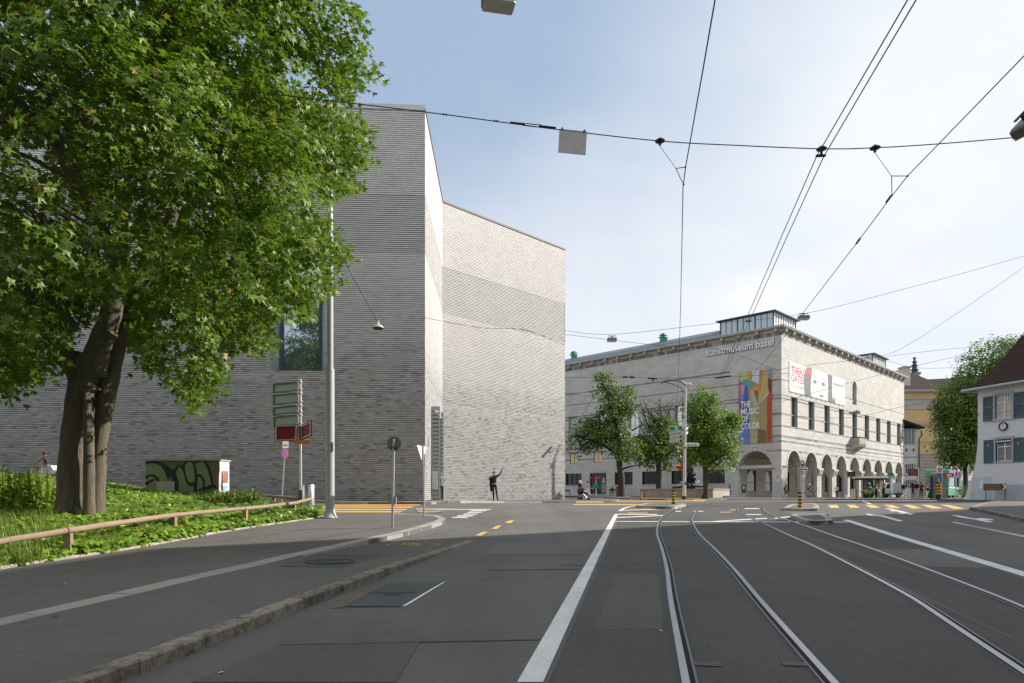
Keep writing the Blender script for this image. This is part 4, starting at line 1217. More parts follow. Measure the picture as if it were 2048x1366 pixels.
# side door with two tall printed panels
dr = lined_window(L3, 26.4, 29.6, 1.5, 4.72, .3, pm("green_grey_door", (.2, .23, .22), .5, .1, 3), M_glass, 3, (.8,), M_frame2, "door")
for t0, cc_, nm in ((28.25, (.12, .015, .02), "red"), (26.55, (.06, .06, .06), "grey")):
 pn = MB().prism([L3(t0, 1.7, -.22), L3(t0 + 1.0, 1.7, -.22), L3(t0 + 1.0, 4.5, -.22), L3(t0, 4.5, -.22)], L3(0, 0, .03) - L3(0, 0, 0)).build("door_panel", pm("panel_" + nm, cc_, .4, .3, 1.5), dr, world=True)
 mb = MB()
 if nm == "grey":
  for k in range(5): mb.prism([L3(t0 + .12 + k * .17, 1.75, -.187), L3(t0 + .2 + k * .17, 1.75, -.187), L3(t0 + .2 + k * .17, 3.0, -.187), L3(t0 + .12 + k * .17, 3.0, -.187)], L3(0, 0, .004) - L3(0, 0, 0))
  mb.prism([L3(t0 + .25, 3.2, -.187), L3(t0 + .75, 3.2, -.187), L3(t0 + .62, 4.0, -.187), L3(t0 + .38, 4.0, -.187)], L3(0, 0, .004) - L3(0, 0, 0))
 else:
  mb.prism([L3(t0 + .2, 2.4, -.187), L3(t0 + .8, 2.4, -.187), L3(t0 + .6, 3.1, -.187), L3(t0 + .3, 3.1, -.187)], L3(0, 0, .004) - L3(0, 0, 0))
 mb.build("print", pm("print_grey", (.45, .44, .45), .5, .2, 4), pn, world=True)
# niche window over the balcony
mb = MB()
pts = [(24.64, 14.76), (26.44, 14.76), (26.44, 17.3)] + [(25.54 + .9 * math.cos(a * math.pi / 8), 17.3 + .9 * math.sin(a * math.pi / 8)) for a in range(1, 8)] + [(24.64, 17.3)]
mb.quad(*[R3(t, z, -.38) for t, z in pts]); nch = mb.build("niche", pm("niche_stone", (.30, .285, .26), .8, .12, 2), MU, world=True)
MB().prism([R3(24.66, 15.3, -.3), R3(26.42, 15.3, -.3), R3(26.42, 15.36, -.3), R3(24.66, 15.36, -.3)], R3(0, 0, .1) - R3(0, 0, 0)).build("niche_bar", M_limep, nch, world=True)
# balcony on stone corbels
mb = MB()
t0, t1, p_ = 24.0, 27.1, 1.2
for a, b, q0, q1 in ((t0, t1, p_ - .14, p_), (t0, t0 + .14, .0, p_ - .14), (t1 - .14, t1, .0, p_ - .14)):
 mb.prism([R3(a, 8.85, q0), R3(b, 8.85, q0), R3(b, 9.78, q0), R3(a, 9.78, q0)], R3(0, 0, q1) - R3(0, 0, q0))
mb.prism([R3(t0 + .14, 8.85, 0), R3(t1 - .14, 8.85, 0), R3(t1 - .14, 9.0, 0), R3(t0 + .14, 9.0, 0)], R3(0, 0, p_ - .14) - R3(0, 0, 0))
bal = mb.build("balcony", pm("balcony_stone", (.44, .37, .29), .8, .15, 2), MU, world=True)
MB().prism([R3(t0 - .06, 9.78, -.0), R3(t1 + .06, 9.78, -.0), R3(t1 + .06, 9.88, 0), R3(t0 - .06, 9.88, 0)], R3(0, 0, p_ + .06) - R3(0, 0, 0)).build("balcony_coping", M_dark, bal, world=True)
mb = MB()
for f in (.33, .66): mb.obox(R3(t0 + (t1 - t0) * f, 9.3, p_ + .012), R3(.02, 0) - R3(0, 0), (0, 0, .42), R3(0, 0, .012) - R3(0, 0))
mb.build("balcony_joint", M_limep, bal, world=True)
for k in range(6):
 t = t0 + .06 + k * (t1 - t0 - .36) / 5
 MB().prism([R3(t, 7.95, 0), R3(t, 8.85, 0), R3(t, 8.85, p_ - .05), R3(t, 8.55, p_ - .1), R3(t, 8.1, .3)], R3(.24, 0) - R3(0, 0)).build("corbel", M_limep, bal, world=True)
# dark dentil course, beige frieze strip, brackets, cornice
def dentils(pt, o, u, n, L):
 rng = random.Random(5); base = origin_of(MU); V, F, T, D = [], [], [], []
 t = 0
 while t < L:
  w = min(rng.uniform(.2, .5), L - t)
  b = len(V); f = rng.uniform(-.01, .012)
  q = [pt(t + .006, 20.85, f), pt(t + w - .006, 20.85, f), pt(t + w - .006, 21.29, f), pt(t + .006, 21.29, f)]
  q += [x - Vector((n.x, n.y, 0)) * .2 for x in q]
  V += [x - base for x in q]; fl = [(0, 1, 2, 3), (0, 4, 5, 1), (1, 5, 6, 2), (2, 6, 7, 3), (3, 7, 4, 0)]
  if u.x * n.y - u.y * n.x > 0: fl = [tuple(reversed(g)) for g in fl]
  F += [tuple(j + b for j in g) for g in fl]; T += [rng.random()] * 8; D += [.55 if rng.random() < .35 else 1.0] * 8
  t += w
 attr_mesh("dentil_course", V, F, {'tone': T, 'dark': D}, M_lime, MU, 'stuff')
dentils(R3, MK, uR, nR, 50.5); dentils(L3, MK, uL, nL, 55)
def M2b(s, q, z): return M2(s, q, z)
mb = MB()
def slab_ring(z0, z1, out_, deep):
 """strip along both street faces"""
 mb.prism([M2(-out_, -out_, z0), M2(50.5 + out_, -out_, z0), M2(50.5 + out_, deep, z0), M2(deep, deep, z0), M2(deep, 55, z0), M2(-out_, 55, z0)], (0, 0, z1 - z0))
slab_ring(21.3, 21.72, -.03, 1.2); mb.build("frieze", M_beige, MU, world=True)
mb = MB(); slab_ring(21.72, 21.86, .55, 1.6); slab_ring(21.86, 21.96, .62, 1.6)
mb.build("cornice", M_limep, MU, world=True)
for k in range(22):
 t = .45 + k * 2.35
 if t < 50.3: MB().prism([R3(t, 21.32, -.04), R3(t + .3, 21.32, -.04), R3(t + .3, 21.72, -.04), R3(t, 21.72, -.04)], R3(0, 0, .46) - R3(0, 0, 0)).build("bracket", M_limep, MU, world=True)
for k in range(24):
 t = .45 + k * 2.35
 if t < 54.5: MB().prism([L3(t, 21.32, -.04), L3(t + .3, 21.32, -.04), L3(t + .3, 21.72, -.04), L3(t, 21.72, -.04)], L3(0, 0, .46) - L3(0, 0, 0)).build("bracket", M_beige, MU, world=True)
mb = MB()
mb.quad(M2(0, 0, 21.9), M2(50.4, 0, 21.9), M2(50.4, 54, 21.9), M2(0, 54, 21.9))
mb.build("roof", pm("metal_roof", (.25, .27, .27), .6, .15, 1), MU, world=True)
mb = MB()
mb.quad(M2(50.45, .02, .7), M2(50.45, 54, .7), M2(50.45, 54, 21.8), M2(50.45, .02, 21.8))
mb.quad(M2(0, 54.9, .7), M2(0, 54.9, 21.8), M2(50, 54.9, 21.8), M2(50, 54.9, .7))
mb.build("wall", M_limep, MU, world=True)
# long skylight roof behind the cornice of the lettered wall
mb = MB()
sA, sB = 8.9, 54.5
mb.quad(M2(1.2, sA, 22.2), M2(1.9, sA, 22.95), M2(1.9, sB, 22.95), M2(1.2, sB, 22.2))
sk = mb.build("skylight", pm("blue_grey_sheet", (.17, .24, .27), .4, .1, 2, metal=.3), MU, world=True)
mb = MB()
mb.quad(M2(1.9, sA, 22.96), M2(4.3, sA, 23.95), M2(4.3, sB, 23.95), M2(1.9, sB, 22.96))
mb.quad(M2(4.3, sA, 23.95), M2(6.9, sA, 22.36), M2(6.9, sB, 22.36), M2(4.3, sB, 23.95))
mb.build("skylight_roof", pm("slate_sheet", (.16, .17, .18), .6, .25, 2, stretch=(6, 6, 1)), sk, world=True)
mb = MB(); mb.quad(M2(1.9, sA - .01, 21.96), M2(6.9, sA - .01, 21.96), M2(6.9, sA - .01, 22.4), M2(4.3, sA - .01, 23.94), M2(1.9, sA - .01, 22.95), M2(1.25, sA - .01, 22.2))
mb.build("gable", pm("pale_green_sheet", (.45, .52, .46), .6, .1, 2), sk, world=True)
M_copper = pm("green_copper", (.06, .25, .15), .6, .25, 4)
for px, py in ((1327, 674), (1148, 709)):
 r = (px - CX) / FOC; q = ((MK.x + uR.x * 3.6) - r * (MK.y + uR.y * 3.6)) / (r * uL.y - uL.x)
 c = M2(3.6, q, 23.3)
 v = MB().obox(c + Vector((0, 0, .3)), (.45, 0, 0), (0, .45, 0), (0, 0, .55)).build("roof_vent", M_copper, MU, world=True)
 mb = MB()
 for z, w in ((.88, .75), (1.22, .6)):
  mb.lathe([(w, 0), (w, .1), (.25, .34)], c + Vector((0, 0, z)), 4)
 mb.build("vent_hood", M_copper, v, world=True)
# glass roof lanterns
M_lantglass = glass_mat("lantern_glass", (.34, .42, .45), .08, .8, .5)
M_lantlit = pm("lantern_painted_sky_glare", (.74, .76, .76), .25, .06, 2)  # near-white colour stands in for sky reflection on the lit side
M_lantbar = pm("lantern_bar", (.06, .07, .075), .5, .1, 4)
def lantern(s0, s1, q0, q1, h, nm):
 z0, z1 = 21.9, 21.9 + h
 mb = MB()
 mb.quad(M2(s0, q0, z0), M2(s0, q0, z1), M2(s0, q1, z1), M2(s0, q1, z0)); mb.quad(M2(s0, q1, z0), M2(s0, q1, z1), M2(s1, q1, z1), M2(s1, q1, z0))
 mb.quad(M2(s1, q0, z0), M2(s1, q1, z0), M2(s1, q1, z1), M2(s1, q0, z1))
 ln = mb.build("roof_lantern", M_lantglass, MU, world=True)
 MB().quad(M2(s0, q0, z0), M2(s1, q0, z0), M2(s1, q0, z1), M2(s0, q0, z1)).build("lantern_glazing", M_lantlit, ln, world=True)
 mb = MB()
 def bar(a, b, w):
  d = (b - a).normalized(); x = d.orthogonal().normalized(); mb.obox((a + b) / 2, d * (b - a).length / 2, x * w, d.cross(x) * w)
 for k in range(9 + 1):
  f = k / 9; w = .06 if k % 3 == 0 else .028
  bar(M2(s0 - .03, q0 + (q1 - q0) * f, z0), M2(s0 - .03, q0 + (q1 - q0) * f, z1), w)
 for k in range(10):
  f = k / 9; bar(M2(s0 + (s1 - s0) * f, q0 - .03, z0), M2(s0 + (s1 - s0) * f, q0 - .03, z1), .06 if k in (0, 9) else .03)
 bar(M2(s0 - .04, q0, z0 + h * .2), M2(s0 - .04, q1, z0 + h * .2), .03); bar(M2(s0, q0 - .04, z0 + h * .25), M2(s1, q0 - .04, z0 + h * .25), .03)
 mb.build("glazing_bar", M_lantbar, ln, world=True)
 mb = MB(); e = .5
 lo = [M2(s0 - e, q0 - e, z1), M2(s1 + e, q0 - e, z1), M2(s1 + e, q1 + e, z1), M2(s0 - e, q1 + e, z1)]
 mb.prism(lo, (0, 0, .1))
 c = M2((s0 + s1) / 2, (q0 + q1) / 2, z1 + .5)
 for a, b in zip(lo, lo[1:] + lo[:1]): mb.quad(a + Vector((0, 0, .1)), b + Vector((0, 0, .1)), c)
 mb.build("lantern_roof", M_lantbar, ln, world=True)
lantern(1.78, 8.5, 1.78, 8.9, 2.45, "")
lantern(39.6, 46.3, 1.78, 8.9, 2.75, "")
# raised wall lettering, banners
lt = empty("wall_lettering", L3(9.9, 19.66, .05), "raised pale lettering kunstmuseum basel high on the grey museum wall", "lettering")
M_letter = pm("lettering_white", (.72, .73, .74), .4, .05, 4)
uLr = Vector((-uL.x, -uL.y, 0))
lettering("kunstmuseum basel", L3(9.92, 19.70, .10), uLr, (0, 0, 1), 1.32, M_letter, lt, "letters", ext=.05, width=9.0, bold=.022)
lettering("kunstmuseum basel", L3(9.86, 19.66, .015), uLr, (0, 0, 1), 1.32, pm("letter_painted_shadow", (.10, .10, .105), .8, .1, 3), lt, "letter_shadow_board", ext=.008, width=9.0, bold=.03)  # dark offset copy paints the letters' cast shadow on the wall
ban = empty("wide_banner", R3(2.17, 14.2, .06), "wide white exhibition banner with a woman's face and red words on the museum", "banner")
BW, BH = 19.1, 3.72
def Bp(u_, v_, off): return R3(2.17 + u_ * BW, 14.24 + v_ * BH, .06 + off)
def bpoly(name, pts, m, lay, parent=None, pt=None):
 mb = MB(); mb.quad(*[(pt or Bp)(a, b, .012 + lay * .004) for a, b in pts]); return mb.build(name, m, parent or ban, world=True)
mb = MB(); mb.prism([Bp(0, 0, -.03), Bp(1, 0, -.03), Bp(1, 1, -.03), Bp(0, 1, -.03)], Bp(0, 0, .01) - Bp(0, 0, -.03)); mb.build("banner_cloth", pm("banner_white", (.70, .70, .70), .6, .03, 1), ban, world=True)
M_hair = pm("print_hair_grey", (.15, .155, .155), .6, .1, 1); M_hair2 = pm("print_soft_grey", (.3, .31, .31), .6, .1, 1)
M_face = pm("print_face", (.60, .61, .62), .6, .03, .6)
bpoly("printed_hair", [(.24, .0), (.285, 0), (.36, .0), (.345, .15), (.352, .5), (.372, 1.0), (.285, 1.0), (.245, .8), (.232, .45)], M_hair, 0)
bpoly("printed_hair", [(.66, 0), (.80, 0), (.81, .28), (.775, .12), (.75, .18), (.742, .5), (.752, 1.0), (.655, 1.0), (.668, .5)], M_hair, 0)
bpoly("printed_face", [(.36, 0), (.66, 0), (.668, .5), (.655, 1.0), (.372, 1.0), (.352, .5), (.345, .15)], M_face, 0)
bpoly("red_patch", [(.255, .72), (.355, .76), (.358, .96), (.27, .93)], pm("print_red", (.52, .10, .08), .6, .1, 1), 1)
for cx_ in (.43, .585):
 bpoly("printed_eye", [(cx_ - .045, .58), (cx_ - .01, .64), (cx_ + .035, .59), (cx_ + .01, .5), (cx_ - .025, .51)], pm("print_dark", (.16, .16, .17), .6, .1, 1), 1)
 bpoly("printed_eye_white", [(cx_ + .008, .57), (cx_ + .028, .585), (cx_ + .01, .53)], M_face, 2)
 bpoly("printed_brow", [(cx_ - .06, .72), (cx_ - .02, .79), (cx_ + .045, .73), (cx_ - .02, .755)], M_hair2, 1)
bpoly("printed_lips", [(.50, .13), (.525, .17), (.54, .155), (.555, .17), (.585, .12), (.54, .08)], M_hair, 1)
M_bred = pm("banner_red_ink", (.55, .07, .06), .6, .05, 1)
uRv = Vector((uR.x, uR.y, 0))
lettering("THEAS", Bp(.025, .63, .02), uRv, (0, 0, 1), 1.3, M_bred, ban, "banner_word", .002, width=4.1, bold=.012)
lettering("GATES", Bp(.025, .36, .02), uRv, (0, 0, 1), 1.3, M_bred, ban, "banner_word", .002, width=4.1, bold=.012)
lettering("BLACK MADONNA", Bp(.03, .17, .02), uRv, (0, 0, 1), .5, pm("banner_grey_ink", (.5, .5, .52), .6, .05, 1), ban, "banner_word", .002, width=3.9)
lettering("kunstmuseum basel", Bp(.765, .68, .02), uRv, (0, 0, 1), .5, pm("banner_dark_ink", (.3, .31, .34), .6, .05, 1), ban, "banner_word", .002, width=4.1)
lettering("9.6.-21.10.18", Bp(.80, .1, .02), uRv, (0, 0, 1), .35, bpy.data.materials["banner_grey_ink"], ban, "banner_word", .002, width=2.6)
for k in range(12):
 MB().obox(Bp(.02 + k * .087, -.03, .01), R3(.03, 0) - R3(0, 0), R3(0, 0, .02) - R3(0, 0), (0, 0, .12)).build("tie_strap", M_dark, ban, world=True)
pos = empty("tall_banner", L3(5.44, 7.85, .08), "tall colourful banner of folded paper shapes with white words on the museum", "banner")
def Pp(u_, v_, off): return L3(5.44 - u_ * 4.27, 7.85 + v_ * 9.1, .08 + off)
mb = MB(); mb.prism([Pp(0, 0, -.05), Pp(1, 0, -.05), Pp(1, 1, -.05), Pp(0, 1, -.05)], Pp(0, 0, .01) - Pp(0, 0, -.05)); mb.build("banner_cloth", pm("banner_ochre", (.34, .26, .13), .6, .2, .7), pos, world=True)
def pp(pts, col, lay, nm):
 bpoly("printed_shape", pts, pm("print_" + nm, col, .55, .22, .8), lay, pos, Pp)
pp([(0, 0), (.34, 0), (.33, .5), (.28, .80), (.05, .86), (0, .88)], (.07, .11, .33), 0, "blue")
pp([(0, 0), (.32, 0), (.31, .22), (.02, .24)], (.13, .2, .5), 1, "light_blue")
pp([(0, .40), (.08, .40), (.07, .6), (0, .62)], (.3, .08, .16), 1, "magenta")
pp([(.06, .58), (.15, .60), (.19, .82), (.06, .83)], (.46, .28, .42), 2, "pink")
pp([(.06, .58), (.15, .60), (.165, .7), (.05, .68)], (.14, .24, .55), 3, "sky_blue")
pp([(0, .62), (.035, .64), (.06, .83), (0, .88)], (.45, .05, .05), 2, "red")
pp([(.86, .01), (1, .02), (1, .84), (.88, .88), (.87, .6)], (.42, .06, .03), 1, "vermilion")
pp([(.88, .70), (1, .68), (1, .84), (.89, .88)], (.18, .03, .06), 2, "maroon")
pp([(.05, .87), (.3, .9), (.32, 1), (.02, 1)], (.5, .45, .22), 1, "pale_yellow")
pp([(.06, .86), (.28, .79), (.36, .76), (.53, .83), (.42, .84), (.2, .9)], (.08, .32, .36), 2, "turquoise")
pp([(.28, .88), (.5, .84), (.5, 1), (.27, 1)], (.52, .3, .10), 1, "amber")
pp([(.42, .86), (.62, .8), (.64, 1), (.42, 1)], (.55, .56, .66), 2, "lilac_white")
pp([(.34, .73), (.50, .77), (.66, .80), (.60, .72)], (.62, .26, .03), 3, "orange")
pp([(.36, .74), (.44, .73), (.63, .54), (.50, .48), (.38, .6)], (.42, .38, .32), 2, "cream")
pp([(.48, .73), (.62, .71), (.58, .54)], (.20, .12, .06), 3, "umber")
pp([(.62, .74), (.72, 1), (.88, 1), (.92, .67), (.62, .53), (.57, .6)], (.46, .36, .14), 2, "gold")
pp([(.62, .74), (.7, .98), (.74, 1), (.68, .7)], (.5, .2, .06), 3, "rust_orange")
pp([(.62, .53), (.64, .53), (.90, .65), (.92, .67), (.9, .68)], (.6, .55, .42), 4, "edge_cream")
pp([(.36, 0), (.58, 0), (.55, .3), (.42, .5), (.36, .45)], (.38, .36, .2), 1, "olive_pale")
pp([(.58, 0), (.84, 0), (.84, .16), (.6, .2)], (.2, .12, .04), 1, "dark_ochre")
pp([(.88, .89), (1, .93), (1, 1), (.87, 1)], (.2, .3, .42), 1, "steel_blue")
M_pw = pm("poster_white_ink", (.76, .77, .80), .6, .04, 1)
for w_, u0, v0, wd in (("THE", .07, .505, 1.28), ("MUSIC", .075, .405, 2.4), ("OF", .08, .305, .95), ("COLOR", .08, .205, 2.45)):
 lettering(w_, Pp(u0, v0, .035), uLr, (0, 0, 1), 1.1, M_pw, pos, "banner_word", .003, width=wd, bold=.022)
# notice plate at the corner pier
pl = MB(); pl.prism([L3(.08, 2.95, 0.01), L3(.78, 2.95, .01), L3(.78, 4.2, .01), L3(.08, 4.2, .01)], L3(0, 0, .03) - L3(0, 0, 0))
npl = empty("wall_plaque", L3(.4, 3.0, .02), "pale square plaque with an orange figure on the corner pier of the museum", "plaque")
pl.build("plaque_plate", pm("plaque_white", (.6, .58, .56), .5, .05, 4), npl, world=True)
MB().prism([L3(.3, 3.4, .045), L3(.55, 3.4, .045), L3(.6, 3.75, .045), L3(.5, 4.0, .045), L3(.33, 3.95, .045)], L3(0, 0, .005) - L3(0, 0, 0)).build("plaque_print", pm("plaque_orange", (.62, .33, .12), .5, .05, 4), npl, world=True)
# ------------------------------------------------------------------ other buildings
def house_windows(parent, pt, cols, rows, w, h, mfr, mgl, name="window"):
 for t in cols:
  for z in rows:
   mb = MB()
   for a, b, c, d in ((t - w / 2, t - w / 2 + .08, z, z + h), (t + w / 2 - .08, t + w / 2, z, z + h), (t - w / 2 + .08, t + w / 2 - .08, z, z + .08), (t - w / 2 + .08, t + w / 2 - .08, z + h - .08, z + h), (t - .04, t + .04, z + .08, z + h - .08)):
    mb.prism([pt(a, c, 0), pt(b, c, 0), pt(b, d, 0), pt(a, d, 0)], pt(0, 0, .05) - pt(0, 0, 0))
   o = mb.build(name, mfr, parent, world=True)
   MB().quad(pt(t - w / 2 + .02, z + .02, .015), pt(t + w / 2 - .02, z + .02, .015), pt(t + w / 2 - .02, z + h - .02, .015), pt(t - w / 2 + .02, z + h - .02, .015)).build("pane", mgl, o, world=True)
M_tile = pm("brown_roof_tile", (.085, .06, .05), .95, .45, 2.5, spec=.08, bmp=.4, bscale=14)
# tall corner house on the right of the street, outside the frame; it shades the near road
A0, Aw = Vector((26.8, 21.6)), Vector((.85, .527)); Bw = Vector((.18, .984)) * -1
TH = empty("town_house", (26.8, 21.6, 0), "tall rendered corner house standing right of the street beyond the picture edge", "house")
q = [A0, A0 + Aw * 34, A0 + Aw * 34 + Vector((8, -40)), A0 + Bw * 46 + Vector((30, 0)), A0 + Bw * 46]
zt = 20.6
mb = MB(); mb.prism([(p.x, p.y, -1.5) for p in q], (0, 0, zt + 1.5)); mb.build("wall", pm("grey_render", (.42, .40, .37), .85, .12, .8), TH, world=True)
c = sum(q, Vector((0, 0))) / 5
mb = MB()
for a, b in zip(q, q[1:] + q[:1]):
 mb.quad((a.x, a.y, zt + .01), (b.x, b.y, zt + .01), (b.x + (c.x - b.x) * .45, b.y + (c.y - b.y) * .45, zt + 3.4), (a.x + (c.x - a.x) * .45, a.y + (c.y - a.y) * .45, zt + 3.4))
mb.build("roof", M_tile, TH, world=True)
nA = Vector((-Aw.y, Aw.x)); nB = Vector((-.984, .18))
M_shfr = pm("white_window_frame", (.7, .7, .68), .5, .06, 3)
house_windows(TH, lambda t, z, o: Vector((A0.x + Aw.x * t + nA.x * o, A0.y + Aw.y * t + nA.y * o, z)), [3 + 3.1 * k for k in range(10)], [2, 5.6, 9.2, 12.8, 16.4], 1.2, 2.0, M_shfr, M_glass)
house_windows(TH, lambda t, z, o: Vector((A0.x + Bw.x * t + nB.x * o, A0.y + Bw.y * t + nB.y * o, z)), [3 + 3.1 * k for k in range(13)], [2, 5.6, 9.2, 12.8, 16.4], 1.2, 2.0, M_shfr, M_glass)
# old house behind the camera on the left: its tiled roof shows in the mirror window
RH = empty("tiled_house", (-25, -2, 0), "old house with brown tiled roof and white dormer, mirrored in the brick building's window", "house")
MB().box(-48, -20.5, -14, -1, -1.5, 15.9).build("wall", pm("pale_render", (.55, .52, .47), .85, .1, 1), RH, world=True)
mb = MB()
mb.quad((-49, -.2, 15.7), (-19.7, -.2, 15.7), (-26.5, -7.5, 21.3), (-44, -7.5, 22.3)); mb.quad((-19.7, -.2, 15.7), (-19.7, -14.8, 15.7), (-26.5, -7.5, 21.3)); mb.quad((-19.7, -14.8, 15.7), (-49, -14.8, 15.7), (-44, -7.5, 22.3), (-26.5, -7.5, 21.3))
mb.build("roof", M_tile, RH, world=True)
dm = MB().box(-22.9, -21.3, -3.6, -1.2, 16.0, 17.4).build("dormer", pm("white_dormer", (.62, .62, .6), .7, .1, 2), RH, world=True)
mb = MB(); mb.prism([(-23.2, -1.0, 17.4), (-21.0, -1.0, 17.4), (-22.1, -1.0, 18.2)], (0, -4, 0)); mb.build("dormer_roof", M_tile, dm, world=True)
MB().box(-49, -21.3, -.5, -.1, 15.45, 15.7).build("eaves_board", M_signwhite, RH, world=True)
house_windows(RH, lambda t, z, o: Vector((-46 + t, -1 + o, z)), [2 + 3 * k for k in range(8)], [2, 5.6, 9.6, 13], 1.2, 1.9, M_shfr, M_glass)
# unseen houses added along both sides behind the camera to cut sky light
for x0, x1, y0, y1, h, lab in ((8.5, 26, -62, -24, 18.5, "unseen long rendered house added further back on the right side of the street"), (-30, -12, -62, -24, 16.5, "unseen long rendered house added further back on the left side of the street")):
 h_ = empty("town_house", (x0, y0, -2), lab, "house")
 MB().box(x0, x1, y0, y1, -3, h).build("wall", bpy.data.materials["grey_render"], h_, world=True)
 MB().prism([(x0 - .5, y0 - .5, h), (x1 + .5, y0 - .5, h), ((x0 + x1) / 2, y0 - .5, h + 5)], (0, y1 - y0 + 1, 0)).build("roof", M_tile, h_, world=True)
 xs, sg = (x0, -1) if x0 > 0 else (x1, 1)
 house_windows(h_, lambda t, z, o, xs=xs, sg=sg: Vector((xs + sg * o, y1 - t, z)), [3 + 3.2 * k for k in range(10)], [1.5, 5.2, 8.9, 12.6], 1.2, 2.0, M_shfr, M_glass)
# ---- low annex between the museum and the ochre building
AN = empty("museum_annex", (69.5, 116.5, 1), "narrow pale annex with a dark sloped roof between museum and ochre building", "building")
def F3(d, n=(0, -1)):
 return lambda x, z, o=0.0: Vector((x, d + n[1] * o, z))
an = F3(116.5)
ax0, ax1 = (1800 - CX) / FOC * 116.5, (1835 - CX) / FOC * 116.5
ashlar(Vector((ax0, 116.5)), Vector((1, 0)), Vector((0, -1)), ax1 - ax0, [], [], None, stone_mat("annex_stone", (.50, .50, .49)), M_limes, lambda q: False, mz0=.7, mz1=12.9, parent=AN,
 bnd=[(7.85, 8.1), (6.35, 6.6), (4.7, 4.85)], depth=.3, blen=1.0, course=.5)
MB().box(ax0, ax1 - .002, 116.8, 128, .7, 12.9).build("wall", M_limep, AN, world=True)
mb = MB()
mb.prism([(ax0, 115.6, 14.3), (ax1 + .9, 115.6, 12.95), (ax1 + .9, 115.6, 13.15), (ax0, 115.6, 14.6)], (0, 12, 0)); mb.build("roof", pm("dark_slate", (.045, .047, .05), .9, .3, 3, spec=.08), AN, world=True)
for px0, px1, y0, y1, nm in ((1811, 1815.5, 857, 888, "w"), (1818, 1822.5, 857, 888, "w"), (1825.5, 1830, 857, 888, "w"), (1813.5, 1830, 928, 946, "g"), (1813.5, 1831, 960, 975, "g"), (1813, 1815, 897, 903, "s"), (1827, 1829, 897, 903, "s")):
 a, b = P(px0, y1, 116.3), P(px1, y0, 116.3)
 w_ = MB().box(a.x, b.x, 116.38, 116.46, a.z, b.z).build("window", pm("annex_glass", (.16, .18, .19), .3, .2, 1) if nm == "w" else M_dark, AN, world=True)
 if nm == "g":
  for k in range(4):
   MB().box(a.x + .12 + k * (b.x - a.x - .2) / 3.6, a.x + .24 + k * (b.x - a.x - .2) / 3.6, 116.3, 116.37, a.z, b.z).build("bar", M_limep, w_, world=True)
MB().tube([(ax1 + .25, 115.9, 12.6), (ax1 + .45, 116.0, 11.8), (ax1 + .1, 116.2, 11.2), (ax1 + .1, 116.2, .9)], .11, 8).build("downpipe", M_dark, AN, world=True)
# ---- ochre building with rusticated base
OC = empty("ochre_building", (79, 125, 1), "ochre building with grey stone bands, rusticated base and dark roof", "building")
D0 = 125.0
ox0, ox1 = (1790 - CX) / FOC * D0, (1887.5 - CX) / FOC * D0
zy = lambda y: CZ + (HOR - y) / FOC * D0
M_ochre = pm("ochre_render", (.50, .36, .18), .85, .1, .5); M_greyst = pm("grey_sandstone", (.36, .33, .31), .85, .18, .8)
Or = Vector((ox1, D0)); oc_u = Vector((.78, .626)); oc_n = Vector((.626, -.78)) * 1.0
mb = MB(); mb.box(ox0, ox1, D0, D0 + 14, .6, zy(784)); mb.build("wall", M_ochre, OC, world=True)
def obox_f(px0, px1, y0, y1, o, m, nm):
 a, b = (px0 - CX) / FOC * D0, (px1 - CX) / FOC * D0
 return MB().box(a, b, D0 - o, D0 - .003, zy(y1), zy(y0)).build(nm, m, OC, world=True)
obox_f(1790, 1888, 799, 819, .12, M_greyst, "stone_band"); obox_f(1790, 1888, 797, 799, .3, M_greyst, "string_course"); obox_f(1790, 1888, 845, 848, .15, M_greyst, "string_course")
obox_f(1790, 1888, 882, 885, .15, M_greyst, "string_course"); obox_f(1790, 1890, 905, 909, .35, M_greyst, "string_course")
M_rust = pm("rusticated_stone", (.33, .28, .25), .9, .2, 1.5)
y = 909.0
while y < 996:
 x = 1790.0 - (6 if int(y) % 2 else 0)
 while x < 1887:
  x2 = min(x + U(14, 19), 1887.6)
  obox_f(max(x, 1790) + .25, x2 - .2, y + .5, y + 6.0, .22 + U(0, .03), M_rust, "stone_block"); x = x2
 y += 6.4
for k in range(15):                                  # quoins at the corner
 yy = 820 + k * 5.6
 if yy < 902: obox_f(1872.5 if k % 2 else 1869, 1888, yy, yy + 5.1, .1, M_greyst, "quoin")
vent = MB().box((1847 - CX) / FOC * D0, (1856.5 - CX) / FOC * D0, D0 - .05, D0 - .004, zy(860), zy(856)).build("vent_plate", pm("vent_grey", (.5, .52, .52), .6, .1, 3), OC, world=True)
mb = MB(); mb.box(ox0, ox1 + .6, D0 - .8, D0 + 14, zy(784), zy(779)); mb.build("cornice", M_greyst, OC, world=True)
mb = MB()
ap = P(1815, 742, D0 + 8)
e0, e1 = Vector((ox0, D0 - .9, zy(779) + .01)), Vector((ox1 + .7, D0 - .9, zy(779) + .01))
mb.quad(e0, e1, Vector((P(1862, 766, D0 + 6).x, D0 + 6, P(1862, 770, D0 + 6).z)), ap, Vector((ox0, D0 + 8, ap.z)))
mb.quad(e1, e1 + Vector((9, 14, 0)), Vector((P(1862, 766, D0 + 6).x, D0 + 6, P(1862, 770, D0 + 6).z)))
mb.build("roof", pm("dark_tile_roof", (.05, .044, .043), .95, .35, 2, spec=.06), OC, world=True)
a = P(1811, 780, D0 + 1)
mb = MB(); mb.box(a.x - .6, a.x + .65, D0 + .5, D0 + 2.2, a.z, P(1811, 736, D0 + 1).z); ch = mb.build("chimney", pm("chimney_render", (.5, .42, .34), .85, .12, 2), OC, world=True)
